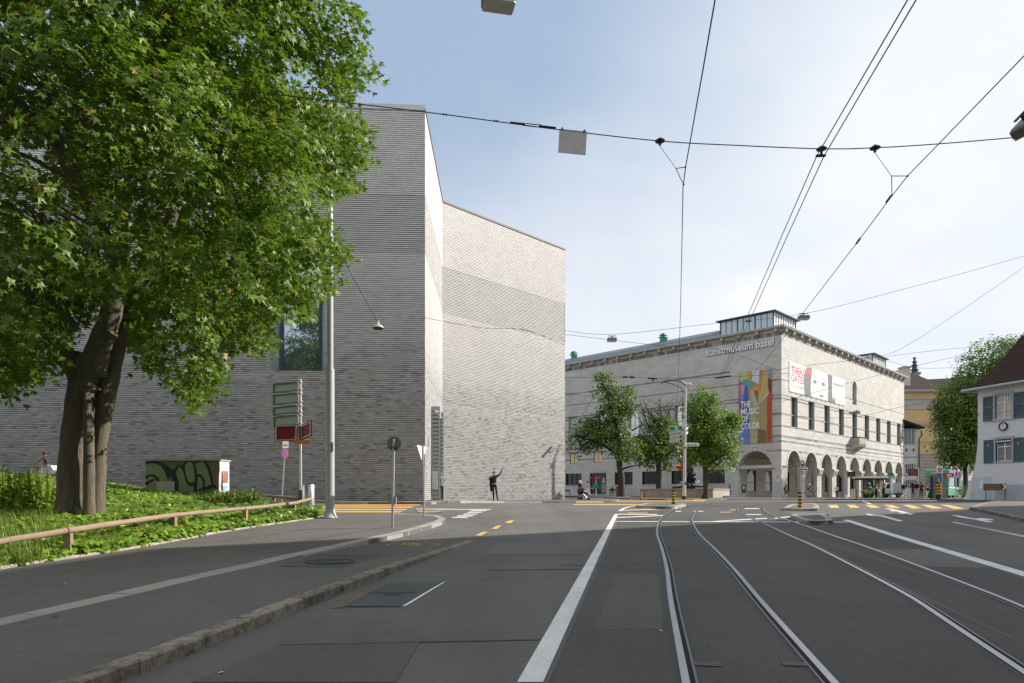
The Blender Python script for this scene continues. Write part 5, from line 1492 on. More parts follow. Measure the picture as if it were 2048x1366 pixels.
MB().box(a.x - .75, a.x + .8, D0 + .4, D0 + 2.3, P(1811, 736, D0 + 1).z, P(1811, 736, D0 + 1).z + .25).build("chimney_cap", M_greyst, ch, world=True)
# sunlit side receding to the right, striped with windows
def O3(t, z, o=0.0): return Vector((Or.x + oc_u.x * t + oc_n.x * o, Or.y + oc_u.y * t + oc_n.y * o, z))
sideL = 34
mb = MB(); mb.quad(O3(0, .6), O3(sideL, .6), O3(sideL, zy(784)), O3(0, zy(784))); mb.build("side_wall", pm("pale_side_stone", (.56, .5, .44), .8, .12, 1), OC, world=True)
for k in range(9):
 for z, h in ((1.6, 2.6), (5.4, 1.2), (9.5, 3.6), (15.2, 3.6)):
  t = 1.4 + k * 3.7
  w_ = MB().prism([O3(t, z, .02), O3(t + 1.7, z, .02), O3(t + 1.7, z + h, .02), O3(t, z + h, .02)], O3(0, 0, .02) - O3(0, 0, 0)).build("window", M_glass, OC, world=True)
  mb = MB()
  for a_, b_, c_, d_ in ((t - .25, t, z - .2, z + h + .25), (t + 1.7, t + 1.95, z - .2, z + h + .25), (t, t + 1.7, z + h, z + h + .25), (t, t + 1.7, z - .2, z)):
   mb.prism([O3(a_, c_, .01), O3(b_, c_, .01), O3(b_, d_, .01), O3(a_, d_, .01)], O3(0, 0, .12) - O3(0, 0, 0))
  mb.build("frame", M_greyst, w_, world=True)
for z in range(14):
 MB().prism([O3(0, .9 + z * .62, .0), O3(sideL, .9 + z * .62, 0), O3(sideL, 1.0 + z * .62, 0), O3(0, 1.0 + z * .62, 0)], O3(0, 0, .05) - O3(0, 0, 0)).build("base_joint", pm("joint_brown", (.2, .14, .11), .9, .1, 2), OC, world=True) if z % 1 == 0 else None  # brown strips along the lower joints of the side wall
RO = empty("rear_roof", (P(1880, 760, 150)), "dark pitched roof of a house behind the ochre building", "roof")
mb = MB(); a, b, c_, d_ = P(1852, 770, 150), P(1990, 770, 150), P(1990, 757, 158), P(1844, 764, 158)
mb.prism([P(1846, 779, 150), P(1990, 779, 150), P(1990, 752, 156), P(1846, 759, 156)], (0, 3, -.5)); mb.build("roof_slope", bpy.data.materials["dark_tile_roof"], RO, world=True)
mb = MB(); mb.box(P(1846, 780, 152).x, P(1990, 780, 152).x, 151, 160, .5, P(1846, 781, 152).z); mb.build("wall", M_greyst, RO, world=True)
# gothic pinnacle far behind
sp = P(1829, 752, 165)
SPI = empty("church_pinnacle", sp, "slender dark gothic pinnacle rising behind the ochre building's roof", "spire")
MB().lathe([(1.1, -24), (1.1, 0), (.75, .4), (.55, 2.2), (.18, 4.3), (.05, 4.6)], (0, 0, 0), 8).build("shaft", pm("dark_sandstone", (.05, .055, .065), .9, .3, 3), SPI)
mb = MB()
for z, r in ((.3, 1.15), (1.4, .95), (2.5, .8), (3.4, .62), (4.35, .42)):
 mb.lathe([(r * .4, -.12), (r, 0), (r, .16), (r * .4, .3)], (0, 0, z), 8)
mb.build("crockets", bpy.data.materials["dark_sandstone"], SPI)
# ---- white house with flared corner and steep tiled roof
W0 = Vector((37.12, 53.0)); wu = Vector((.2755, -.9613)); wi = Vector((.9613, .2755)); wnn = -wi
WH = empty("white_house", (37.12, 53, 1), "white rendered house with flared corner, blue-grey shutters and steep brown roof", "house")
def W3(t, z, o=0.0): return Vector((W0.x + wu.x * t + wnn.x * o, W0.y + wu.y * t + wnn.y * o, z))
WL, WZ = 7.2, 10.0
def flare(z): return .95 * max(0, (5.6 - z) / 4.6) ** 1.7
zs = [.7, 1.2, 1.8, 2.4, 3.2, 4.2, 5.6, 7.5, WZ]
whole = [(1.16, 3.68, 5.72, 0)]
win_lo = (1.5, 2.75, 4.05, 5.75); win_up = (1.45, 2.75, 7.35, 9.15)
mb = MB()
hz = [(win_lo[0], win_lo[1], win_lo[2], win_lo[3]), (win_up[0], win_up[1], win_up[2], win_up[3])]
zz = sorted(set(zs) | {h[2] for h in hz} | {h[3] for h in hz})
for a, b in zip(zz, zz[1:]):
 for s0, s1 in holes_cut(-.001, WL, (a + b) / 2, hz):
  la, lb = (-flare(a), -flare(b)) if s0 < 0 else (s0, s0)
  mb.quad(W3(la, a, flare(a) * .35), W3(lb, b, flare(b) * .35), W3(s1, b, flare(b) * .35), W3(s1, a, flare(a) * .35))
 f0, f1 = flare(a), flare(b)
 mb.quad(W3(-f0, a, f0 * .35), W3(-f0, a, -7), W3(-f1, b, -7), W3(-f1, b, f1 * .35))
mb.quad(W3(WL, .7, .33), W3(WL, WZ, 0), W3(WL, WZ, -7), W3(WL, .7, -7)); mb.quad(W3(-.9, .7, -7), W3(WL, .7, -7), W3(WL, WZ, -7), W3(0, WZ, -7))
mb.build("wall", pm("white_render", (.60, .605, .625), .85, .05, .7, bmp=.25, bscale=20), WH, world=True)
M_blue = pm("blue_grey_plinth", (.40, .44, .49), .8, .14, 2)
mb = MB()
def off(z): return flare(z) * .35 + .012
for a, b in ((.7, 1.3), (1.3, 2.25)): mb.quad(W3(1.62, a, off(a)), W3(1.62, b, off(b)), W3(WL, b, off(b)), W3(WL, a, off(a)))
mb.build("plinth", M_blue, WH, world=True)
mb = MB(); mb.quad(W3(-.7 + .25, 1.1, off(1.1) + .01), W3(-.3, 2.88, off(2.88) + .01), W3(1.3, 2.88, off(2.88) + .01), W3(1.3, 1.0, off(1.0) + .01)); hd = mb.build("hatch_door", pm("pale_blue_hatch", (.46, .51, .57), .6, .06, 2), WH, world=True)
mb = MB(); mb.quad(W3(.35, 2.0, off(2) + .03), W3(.35, 2.6, off(2.6) + .03), W3(.58, 2.6, off(2.6) + .03), W3(.58, 2.0, off(2) + .03)); mb.build("hatch_notice", M_signwhite, hd, world=True)
mb = MB(); mb.quad(W3(-.35, 1.4, off(1.4) + .03), W3(-.3, 1.75, off(1.75) + .03), W3(-.05, 1.75, off(1.75) + .03), W3(-.05, 1.4, off(1.4) + .03)); mb.build("hatch_sticker", pm("sticker_yellow", (.6, .42, .15), .6, .1, 3), hd, world=True)
M_shut = pm("blue_grey_shutter", (.058, .105, .125), .6, .12, 3)
M_surr = pm("blue_stone_surround", (.34, .38, .46), .8, .08, 3)
for (a, b, c, d), up in ((win_lo, 0), (win_up, 1)):
 m_ = MB()
 for q in ((a - .16, a, c, d), (b, b + .16, c, d), (a - .16, b + .16, d, d + .2), (a - .22, b + .22, c - .18, c)):
  m_.prism([W3(q[0], q[2], 0.005), W3(q[1], q[2], .005), W3(q[1], q[3], .005), W3(q[0], q[3], .005)], W3(0, 0, .07) - W3(0, 0, 0))
 w = m_.build("window", M_surr, WH, world=True)
 MB().quad(W3(a, c, -.16), W3(b, c, -.16), W3(b, d, -.16), W3(a, d, -.16)).build("pane", pm("curtained_pane", (.46, .44, .40), .25, .25, 2) if up else pm("painted_stone_reflection", (.22, .22, .21), .2, .5, 4), w, world=True)  # mottled grey paints a reflection of stone into the lower pane
 m_ = MB()
 bars = [(a, a + .07, c, d), (b - .07, b, c, d), ((a + b) / 2 - .04, (a + b) / 2 + .04, c, d), (a, b, c, c + .07), (a, b, d - .07, d), (a, b, c + (d - c) * .64, c + (d - c) * .64 + .07)]
 if up: bars += [(a + (b - a) * f - .025, a + (b - a) * f + .025, c + (d - c) * .68, d) for f in (.17, .33, .67, .83)] + [(a, b, c + (d - c) * .32, c + (d - c) * .32 + .04)]
 for i, q in enumerate(bars): m_.prism([W3(q[0], q[2], -.15 + i * .003), W3(q[1], q[2], -.15 + i * .003), W3(q[1], q[3], -.15 + i * .003), W3(q[0], q[3], -.15 + i * .003)], W3(0, 0, .04) - W3(0, 0, 0))
 m_.build("frame", M_signwhite, w, world=True)
 if not up:
  for k in range(7):
   MB().prism([W3(a + .05 + k * .17, d - .22, .03), W3(a + .16 + k * .17, d - .22, .03), W3(a + .16 + k * .17, d - .1, .03), W3(a + .05 + k * .17, d - .1, .03)], W3(0, 0, .02) - W3(0, 0, 0)).build("lambrequin_tab", M_signwhite, w, world=True)
  MB().prism([W3(a, d - .26, .0), W3(b, d - .26, .0), W3(b, d, .0), W3(a, d, 0)], W3(0, 0, .02) - W3(0, 0, 0)).build("lambrequin", M_dark, w, world=True)
 for s0, s1 in ((a - .92, a - .18), (b + .18, b + .92)):
  sh = MB()
  for q in ((s0, s0 + .09, c - .1, d + .02), (s1 - .09, s1, c - .1, d + .02), (s0 + .09, s1 - .09, c - .1, c + .02), (s0 + .09, s1 - .09, d - .1, d + .02), (s0 + .09, s1 - .09, (c + d) / 2 - .06, (c + d) / 2 + .06)):
   sh.prism([W3(q[0], q[2], .08), W3(q[1], q[2], .08), W3(q[1], q[3], .08), W3(q[0], q[3], .08)], W3(0, 0, .05) - W3(0, 0, 0))
  so = sh.build("shutter", M_shut, WH, world=True)
  if up:
   for k in range(14):
    z = c + .06 + k * (d - c - .14) / 14
    if abs(z - (c + d) / 2) < .1: continue
    MB().prism([W3(s0 + .09, z, .085), W3(s1 - .09, z, .085), W3(s1 - .09, z + .09, .115), W3(s0 + .09, z + .09, .115)], W3(0, 0, .01) - W3(0, 0, 0)).build("shutter_slat", M_shut, so, world=True)
  else:
   MB().prism([W3(s0 + .09, c, .085), W3(s1 - .09, c, .085), W3(s1 - .09, d - .1, .085), W3(s0 + .09, d - .1, .085)], W3(0, 0, .03) - W3(0, 0, 0)).build("shutter_board", M_shut, so, world=True)
   MB().disc(W3((s0 + s1) / 2, d - .42, .135), (wnn.x, wnn.y, 0), .05, 8, .01).build("shutter_hole", M_signwhite, so, world=True)
# side shutter seen edge-on and little bracket at the corner
MB().prism([W3(-.12, 7.3, -.3), W3(-.12, 9.2, -.3), W3(-.12, 9.2, -1.1), W3(-.12, 7.3, -1.1)], W3(.06, 0) - W3(0, 0)).build("shutter", M_shut, WH, world=True)
MB().prism([W3(-.42, 4.0, -.3), W3(-.30, 5.8, -.3), W3(-.30, 5.8, -1.1), W3(-.42, 4.0, -1.1)], W3(.06, 0) - W3(0, 0)).build("shutter", M_shut, WH, world=True)
MB().tube([W3(.05, 7.9, .0), W3(.1, 7.9, .35)], .04, 6).build("wire_anchor", M_dark, WH, world=True)
# concave hipped roof of tiles in courses
apx = Vector((39.95, 52.2, 13.9)); ridge_b = Vector((41.5, 47.0, 13.9))
eaves = [W3(-.75, WZ - .12, .75), W3(WL + .75, WZ - .12, .75), W3(WL + .75, WZ - .12, -7.5), W3(-.75, WZ - .12, -7.5)]
tops = [apx, ridge_b, ridge_b, apx]
N_ = 15
def rp_(k, f):                                       # concave: shallow at the eaves, steep above
 e, t = eaves[k], tops[k]; h = f ** 1.45
 return Vector((e.x + (t.x - e.x) * f, e.y + (t.y - e.y) * f, e.z + (t.z - e.z) * h))
mb = MB()
for s_ in range(4):
 k2 = (s_ + 1) % 4
 for i in range(N_):
  f0, f1 = i / N_, (i + 1) / N_
  a, b, c_, d_ = rp_(s_, f0), rp_(k2, f0), rp_(k2, f1), rp_(s_, f1)
  up = Vector((0, 0, .045))
  mb.quad(a + up, b + up, c_ + Vector((0, 0, .004)), d_ + Vector((0, 0, .004))); mb.quad(a, b, b + up, a + up)
rf = mb.build("roof", pm("old_brown_tiles", (.05, .036, .031), .95, .55, 5, spec=.08, bmp=.5, bscale=10, stretch=(1, 1, 2)), WH, world=True)
mb = MB(); mb.tube([rp_(1, f / 8) + Vector((0, 0, .08)) for f in range(9)], .1, 6); mb.tube([apx + Vector((0, 0, .06)), ridge_b + Vector((0, 0, .06))], .1, 6); mb.build("hip_flashing", M_steel, rf, world=True)
mb = MB()
for k in range(4):
 a, b = eaves[k], eaves[(k + 1) % 4]; mb.tube([a + Vector((0, 0, -.06)), b + Vector((0, 0, -.06))], .1, 8)
mb.build("gutter", pm("zinc_gutter", (.42, .45, .48), .45, .08, 2, metal=.5), WH, world=True)
mb = MB(); mb.quad(eaves[0] + Vector((0, 0, -.02)), eaves[1] + Vector((0, 0, -.02)), W3(WL, WZ - .14, 0), W3(0, WZ - .14, 0)); mb.quad(eaves[3] + Vector((0, 0, -.02)), eaves[0] + Vector((0, 0, -.02)), W3(0, WZ - .14, 0), W3(0, WZ - .14, -7)); mb.build("soffit", pm("soffit_grey", (.5, .5, .5), .8, .08, 2), WH, world=True)
ckc = W3(2.12, 6.72, .03)
ck = empty("wall_clock", ckc, "round white wall clock with dark rim between the house's two windows", "clock")
wv = Vector((wnn.x, wnn.y, 0))
MB().ring((0, 0, 0), wv, .27, .33, 28, .12).build("rim", M_dark, ck)
MB().disc((0, 0, 0), wv, .28, 28, .05).build("dial", M_signwhite, ck)
mb = MB(); sdv = Vector((wu.x, wu.y, 0)); mb.obox(wv * .065 + Vector((0, 0, .09)), sdv * .012, wv * .006, (0, 0, .1)); mb.obox(wv * .066 + Vector((0, 0, -.06)), sdv * .01, wv * .006, (0, 0, .14)); mb.build("hand", M_signblack, ck)
mb = MB()
for k in range(12):
 a = k * math.pi / 6; mb.obox(wv * .055 + sdv * math.cos(a) * .235 + Vector((0, 0, math.sin(a) * .235)), sdv * .012, wv * .005, (0, 0, .02))
mb.build("hour_mark", M_signblack, ck)
# ------------------------------------------------------------------ trees and planting
def star_leaf(tips, notch=.36, droop=.22, fold=.12):
 """lobed leaf outline as a fan round its centre; tips = [(angle in degrees, length)]"""
 pts = [(0.0, -.02)]
 tp = sorted(tips)
 for i, (a, r) in enumerate(tp):
  pts.append((r * math.cos(math.radians(a)), r * math.sin(math.radians(a)) + .12))
  if i < len(tp) - 1:
   m = (a + tp[i + 1][0]) / 2
   pts.append((notch * math.cos(math.radians(m)), notch * math.sin(math.radians(m)) + .12))
 v = [(0.0, .14, .03)] + [(x, y, -droop * (x * x + y * y) + fold * abs(x)) for x, y in pts]
 n = len(pts)
 f = [(0, 1 + i, 1 + (i + 1) % n) for i in range(n)]
 return np.array(v, dtype=np.float32), np.array(f, dtype=np.int32)
MAPLE = star_leaf([(-28, .50), (32, .80), (90, 1.0), (148, .80), (208, .50)])
MAPLE3 = star_leaf([(-8, .62), (90, 1.0), (188, .62)], .42)
IVY = star_leaf([(-35, .55), (30, .75), (90, 1.0), (150, .75), (215, .55)], .55, .15, .08)
OVAL = (np.array([(0, -.1, 0), (.32, .3, .05), (.22, .75, .0), (0, 1.05, -.12), (-.22, .75, 0), (-.32, .3, .05)], dtype=np.float32), np.array([(0, 1, 5), (1, 2, 5), (2, 4, 5), (2, 3, 4)], dtype=np.int32))
def frames(nrm, dirv):
 """orthonormal frames: leaf normal and leaf axis"""
 nrm = nrm / np.linalg.norm(nrm, axis=1, keepdims=True)
 y = dirv - nrm * (dirv * nrm).sum(1, keepdims=True)
 y /= np.maximum(1e-6, np.linalg.norm(y, axis=1, keepdims=True))
 x = np.cross(y, nrm)
 return np.stack([x, y, nrm], axis=1)                # rows: x, y, n
def leaf_mesh(name, tmpl, pos, fr, size, tone, mat_, parent, origin, kind='stuff'):
 tv, tf = tmpl
 N, k = len(pos), len(tv)
 V = (tv[None] * size[:, None, None]) @ fr + (pos - np.array(list(origin)))[:, None, :]
 F = (np.arange(N)[:, None, None] * k + tf[None]).reshape(-1, 3)
 return attr_mesh(name, V.reshape(-1, 3), F, {'tone': np.repeat(tone, k)}, mat_, parent, kind)
def leaf_objects(name, tmpl, pos, fr, size, mat_, parent, origin):
 me = bpy.data.meshes.new(name)
 me.from_pydata([tuple(map(float, p)) for p in tmpl[0]], [], [tuple(map(int, f)) for f in tmpl[1]]); me.materials.append(mat_)
 for p, f, s_ in zip(pos, fr, size):
  o = link(name, me, None, parent)
  M = Matrix(((f[0][0], f[1][0], f[2][0]), (f[0][1], f[1][1], f[2][1]), (f[0][2], f[1][2], f[2][2]))).to_4x4()
  o.matrix_local = Matrix.Translation(Vector(p) - origin) @ M @ Matrix.Scale(float(s_), 4)
def in_poly(x, y, poly):
 c = np.zeros(len(x), dtype=bool); n = len(poly)
 for i in range(n):
  x1, y1 = poly[i]; x2, y2 = poly[(i + 1) % n]
  c ^= ((y1 > y) != (y2 > y)) & (x < (x2 - x1) * (y - y1) / (y2 - y1 + 1e-9) + x1)
 return c
RG = np.random.default_rng(21)
def sprays_to_leaves(ctr, outw, n_per, rad, thick, lsize, droop=.35, flat=.8):
 """clusters of leaves: flattened sprays that lean outwards"""
 N = len(ctr)
 up = np.array([0, 0, 1.0])
 nrm = outw * .55 + up * flat + RG.normal(0, .28, (N, 3)); nrm /= np.linalg.norm(nrm, axis=1, keepdims=True)
 t1 = np.cross(nrm, RG.normal(0, 1, (N, 3))); t1 /= np.linalg.norm(t1, axis=1, keepdims=True); t2 = np.cross(nrm, t1)
 idx = np.repeat(np.arange(N), n_per); M = len(idx)
 a = RG.uniform(0, 2 * np.pi, M); r = np.sqrt(RG.uniform(0, 1, M)) * rad * RG.uniform(.6, 1.25, N)[idx]
 off = t1[idx] * (r * np.cos(a))[:, None] + t2[idx] * (r * .75 * np.sin(a))[:, None] + nrm[idx] * RG.normal(0, thick, M)[:, None]
 pos = ctr[idx] + off; pos[:, 2] -= droop * (r / rad) ** 2 * rad * .5
 ln = nrm[idx] + RG.normal(0, .30, (M, 3)); ld = off / np.maximum(.05, np.linalg.norm(off, axis=1, keepdims=True)) + np.array([0, 0, -.55]) + RG.normal(0, .45, (M, 3))
 size = lsize * RG.uniform(.62, 1.25, M)
 return pos, frames(ln, ld), size
def crown_points(n, centre, rad, lobes, inner=.45, power=.5):
 """points in a lumpy ellipsoid, most of them towards the outside"""
 d = RG.normal(0, 1, (n, 3)); d /= np.linalg.norm(d, axis=1, keepdims=True)
 lump = np.ones(n)
 for ld, h, k in lobes: lump += h * np.exp(k * (d @ np.array(ld) - 1))
 r = (inner + (1 - inner) * RG.uniform(0, 1, n) ** power) * lump
 return np.array(centre) + d * r[:, None] * np.array(rad), d
def rlobes(n, lo=-.25, hi=.3, k=9):
 out = []
 for _ in range(n):
  d = RG.normal(0, 1, 3); d /= np.linalg.norm(d); out.append((d, RG.uniform(lo, hi), k))
 return out
def limb(mb, pts, r0, r1, n=9, wob=.0):
 pts = [Vector(p) for p in pts]
 pts = smooth_line(catmull3(pts, 5), 2)
 m = len(pts)
 mb.tube(pts, [(r0 + (r1 - r0) * (i / (m - 1)) ** .8) * (1 + wob * math.sin(i * 1.7)) for i in range(m)], n)
def catmull3(pts, per): return catmull(pts, per)
# ---- the big maple on the left
M_bark = bark_mat("maple_bark", (.055, .045, .036), (.20, .165, .13), .45)
M_leaf = leaf_mat("maple_foliage", (.042, .092, .010), (.150, .245, .018), .36)
M_leafs = leaf_mat("maple_leaf_single", (.042, .092, .010), (.150, .245, .018), .36, single=True)
SD = .76                                              # the trunk stands about 15 m away
TB = Vector((-9.69, 15.2, gz(-9.69, 15.2) + .42))
MT = empty("maple_tree", TB, "large maple with two joined grey trunks standing in the ivy bed on the left", "tree")
def tp(px, py, d): return P(px, py, d * SD)
mb = MB()
def trunk(path, rr, n=14):
 pts = [Vector(p) for p in path]
 fine = smooth_line(catmull(pts, 6), 2); m = len(fine)
 rad = [SD * np.interp(i / (m - 1) * (len(rr) - 1), range(len(rr)), rr) * (1 + .03 * math.sin(i * 1.3 + n)) for i in range(m)]
 mb.tube(fine, rad, n)
trunk([tp(141, 1062, 19.8), tp(143, 1012, 19.8), tp(147, 900, 19.9), tp(157, 824, 20), tp(167, 763, 20), tp(184, 712, 20)], [.56, .42, .375, .38, .40, .34])
trunk([tp(178, 1060, 19.5), tp(178, 1012, 19.55), tp(178, 900, 19.6), tp(176, 830, 19.7), tp(172, 780, 19.8)], [.22, .165, .15, .14, .08])
trunk([tp(190, 1055, 20.1), tp(193, 1010, 20.1), tp(200, 890, 20.2), tp(208, 824, 20.3), tp(218, 760, 20.4), tp(230, 700, 20.5), tp(250, 640, 20.6)], [.34, .235, .20, .25, .29, .28, .26])
trunk([tp(178, 790, 20), tp(152, 740, 20), tp(110, 690, 19.9), tp(70, 620, 19.5), tp(30, 540, 19)], [.36, .31, .26, .2, .14])
trunk([tp(186, 745, 20), tp(196, 700, 19.8), tp(215, 650, 19.6), tp(228, 600, 19.5), tp(235, 520, 19.2), tp(250, 400, 19)], [.38, .34, .30, .28, .24, .16])
trunk([tp(215, 668, 19.55), tp(224, 672, 19.4), tp(229, 668, 19.35)], [.14, .15, .10], 8)
trunk([tp(250, 640, 20.6), tp(280, 560, 20.8), tp(330, 470, 21), tp(380, 330, 21)], [.27, .24, .18, .1])
trunk([tp(235, 520, 19.2), tp(180, 420, 19), tp(120, 300, 18.5), tp(90, 150, 18)], [.22, .2, .14, .07])
trunk([tp(250, 400, 19), tp(290, 260, 19), tp(300, 100, 19), tp(310, -80, 19)], [.18, .16, .12, .06])
for k in range(46):
 a = U(0, 6.28); r0 = U(.4, 1.9); h = U(4.6, 10.5)
 s = Vector((TB.x + .25 + math.cos(a) * r0 * .4, TB.y + math.sin(a) * r0 * .4, h)); L = U(2.3, 5.0)
 e = s + Vector((math.cos(a) * L, math.sin(a) * L * .9, U(.4, 2.1)))
 limb(mb, [s, s.lerp(e, .4) + Vector((0, 0, U(0, .4))), s.lerp(e, .75) + Vector((U(-.25, .25), U(-.25, .25), .15)), e + Vector((0, 0, U(-.3, .1)))], U(.045, .10), .011, 6)
mb.build("trunk", M_bark, MT, world=True, smooth_=True)
OUT = [(-400, -500), (640, -500), (745, -60), (742, 10), (722, 28), (738, 70), (758, 155), (735, 175), (705, 200), (752, 250), (742, 272), (752, 318), (728, 345), (712, 388), (660, 402), (668, 440), (690, 480), (716, 518), (688, 552), (690, 590), (640, 600), (622, 650), (600, 640), (560, 640), (552, 690), (520, 712), (478, 708), (440, 700), (455, 740), (452, 790), (425, 790), (388, 842), (372, 800), (330, 770), (290, 740), (262, 690), (225, 640), (170, 640), (150, 700), (110, 740), (60, 790), (-20, 800), (-400, 820)]
cl, dl = crown_points(640, (TB.x - .1, TB.y, 9.45), (6.9, 5.8, 7.9), rlobes(20, -.12, .18, 11), .34, .5)
sub = RG.normal(0, 1, (640, 17, 3)) * np.array([.48, .48, .23]) * RG.uniform(.7, 1.35, (640, 1, 1))
sub[:, :, 2] -= .29 * (sub[:, :, 0] ** 2 + sub[:, :, 1] ** 2)
cp = (cl[:, None, :] + sub).reshape(-1, 3); dr_ = np.repeat(dl, 17, axis=0) * .6 + (sub / .76).reshape(-1, 3) * .7
pxx = CX + cp[:, 0] / cp[:, 1] * FOC; pyy = HOR - (cp[:, 2] - CZ) / cp[:, 1] * FOC
rspray = .62
ins = in_poly(pxx + 14, pyy, OUT) & in_poly(pxx, pyy + 10, OUT) & in_poly(pxx - 10, pyy - 8, OUT) & (cp[:, 2] > 3.5) & (cp[:, 1] > 8.6)
# a few open pockets so that the sky and the wall show through
for hx, hy, hr in ((70, 300, 38), (470, 95, 34), (590, 150, 26), (60, 620, 30), (330, 640, 26), (260, 520, 22), (520, 330, 18)):
 ins &= ~(((pxx - hx) ** 2 + (pyy - hy) ** 2 < hr ** 2) & (RG.uniform(0, 1, len(pxx)) < .8))
# trunk zone stays open in front
ins &= ~((cp[:, 1] < 15.5) & (pyy > 600) & (np.abs(pxx - 195) < 85))
cp, dr_ = cp[ins], dr_[ins]
# hanging twigs named by the outline: a few low sprays
low_px = [(388, 815, 18), (380, 790, 18), (430, 765, 18), (405, 735, 18.4), (360, 745, 19), (535, 690, 17.5), (520, 665, 17.5), (640, 575, 17.2), (690, 530, 17), (612, 628, 17.4), (590, 600, 17.4), (705, 520, 17), (660, 560, 17), (640, 520, 17.3), (610, 560, 17.5), (40, 770, 18), (90, 760, 18), (10, 740, 18), (725, 300, 18), (735, 265, 18), (740, 160, 18), (742, 135, 18.2), (725, 60, 18), (700, 370, 18), (660, 420, 17.5), (675, 460, 17.3), (690, 490, 17.2)]
lowc = np.array([list(tp(*q)) for q in low_px]); lowd = np.tile(np.array([[.5, -.5, .1]]), (len(lowc), 1))
cp = np.concatenate([cp, lowc]); dr_ = np.concatenate([dr_, lowd])
pos, fr, size = sprays_to_leaves(cp, dr_, 15, .40, .04, .128)
pxl = CX + pos[:, 0] / pos[:, 1] * FOC; pyl = HOR - (pos[:, 2] - CZ) / pos[:, 1] * FOC
ok = ~(in_poly(pxl, pyl, [(620, 392), (850, 392), (850, 1000), (620, 1000)]) & ~in_poly(pxl - 6, pyl, OUT))
pos, fr, size = pos[ok], fr[ok], size[ok]
tone = np.clip(RG.normal(.5, .25, len(pos)), 0, 1)
near = np.argsort(np.linalg.norm(pos - np.array([0, 0, CZ]), axis=1) / size)
inf = [i for i in near if -10 < CX + pos[i, 0] / pos[i, 1] * FOC < 760 and HOR - (pos[i, 2] - CZ) / pos[i, 1] * FOC > -10][:300]
keep = np.ones(len(pos), dtype=bool); keep[inf] = False
leaf_objects("leaf", MAPLE, pos[inf], fr[inf], size[inf], M_leafs, MT, TB)
leaf_mesh("crown", MAPLE, pos[keep], fr[keep], size[keep], tone[keep], M_leaf, MT, TB)
added_maple = empty("maple_tree", (-10, -8, TB.z - 1), "unseen second maple added beside the camera to block sky light", "tree", rz=2.1)  # unseen maple copy, added to keep sky light off the near road
for k in kids(MT):
 if not k.name.startswith("leaf"):
  c = k.copy(); COL.objects.link(c); c.parent = added_maple
# ---- the three trees on the plaza, the big tree behind the white house
M_leaf2 = leaf_mat("plaza_foliage", (.035, .075, .016), (.11, .185, .03), .4)
M_leaf3 = leaf_mat("bright_foliage", (.05, .11, .016), (.16, .28, .03), .45)
M_bark2 = bark_mat("dark_bark", (.03, .024, .02), (.085, .065, .05), .1)
def small_tree(name, base_px, d, label, crowns, leafmat, n_leaf, lsize, limbs, trunk_r, seed, twig=0):
 global RG
 RG = np.random.default_rng(seed); R_.seed(seed)
 b = P(base_px[0], base_px[1], d)
 b.z = min(b.z, gz(b.x, b.y) + .14)
 t = empty(name, b, label, "tree")
 mb = MB()
 for pts, r0, r1 in limbs:
  limb(mb, [P(x, y, d + o) for x, y, o in pts], r0, r1, 9, .04)
 mb.tube([(b.x, b.y, b.z - .2), (b.x, b.y, b.z + .35)], [trunk_r * 1.45, trunk_r * 1.05], 10)
 C_, D_ = [], []
 for (cx, cy, rx, ry, n, inner, ri) in crowns:
  c = P(cx, cy, d); sx = d / FOC
  p, q = crown_points(n, (c.x, c.y, c.z), (rx * sx, ri * sx, ry * sx), rlobes(10, -.2, .25, 8), inner, .6)
  C_.append(p); D_.append(q)
 C_ = np.concatenate(C_); D_ = np.concatenate(D_)
 for k in range(twig):
  i = R_.randrange(len(C_)); e = Vector(C_[i]); src = limbs[R_.randrange(len(limbs))][0]; q = src[R_.randrange(len(src) // 2, len(src))]
  s = P(q[0], q[1], d + q[2])
  limb(mb, [s, s.lerp(e, .5) + Vector((U(-.2, .2), U(-.2, .2), U(0, .3))), e], U(.02, .045), .008, 5)
 mb.build("trunk", M_bark2, t, world=True, smooth_=True)
 per = max(6, int(n_leaf / len(C_)))
 ps, f_, sz = sprays_to_leaves(C_, D_, per, lsize * 3.6, lsize * .8, lsize, .3, .6)
 tn = np.clip(RG.normal(.5, .27, len(ps)), 0, 1)
 leaf_mesh("crown", OVAL, ps, f_, sz, tn, leafmat, t, b)
 return t
small_tree("plaza_tree", (1243, 991), 71, "left plaza tree with thin leggy top and dark trunk before the museum wall",
 [(1205, 862, 62, 36, 75, .2, 46), (1250, 900, 40, 28, 30, .2, 40), (1230, 820, 42, 36, 40, .25, 34), (1205, 770, 30, 22, 12, .3, 24), (1245, 795, 26, 22, 12, .3, 22), (1160, 885, 26, 22, 18, .2, 22), (1198, 757, 8, 7, 3, .2, 6), (1218, 752, 5, 6, 2, .2, 5)],
 M_leaf2, 9000, .26, [([(1243, 995, 0), (1242, 950, 0), (1238, 920, 0), (1238, 880, 0), (1228, 840, 0)], .44, .22), ([(1238, 915, 0), (1215, 895, 0), (1180, 880, -.5), (1150, 872, -.5)], .2, .05), ([(1238, 878, 0), (1262, 862, .4), (1285, 850, .6)], .18, .05), ([(1228, 840, 0), (1218, 800, 0), (1205, 765, 0), (1198, 752, 0)], .16, .03), ([(1228, 840, 0), (1245, 800, .3), (1258, 770, .3)], .14, .03), ([(1243, 938, 0), (1262, 933, -.5), (1285, 928, -.6)], .13, .05), ([(1215, 820, 0), (1218, 780, 0), (1217, 750, 0)], .08, .02)], .48, 5, 26)
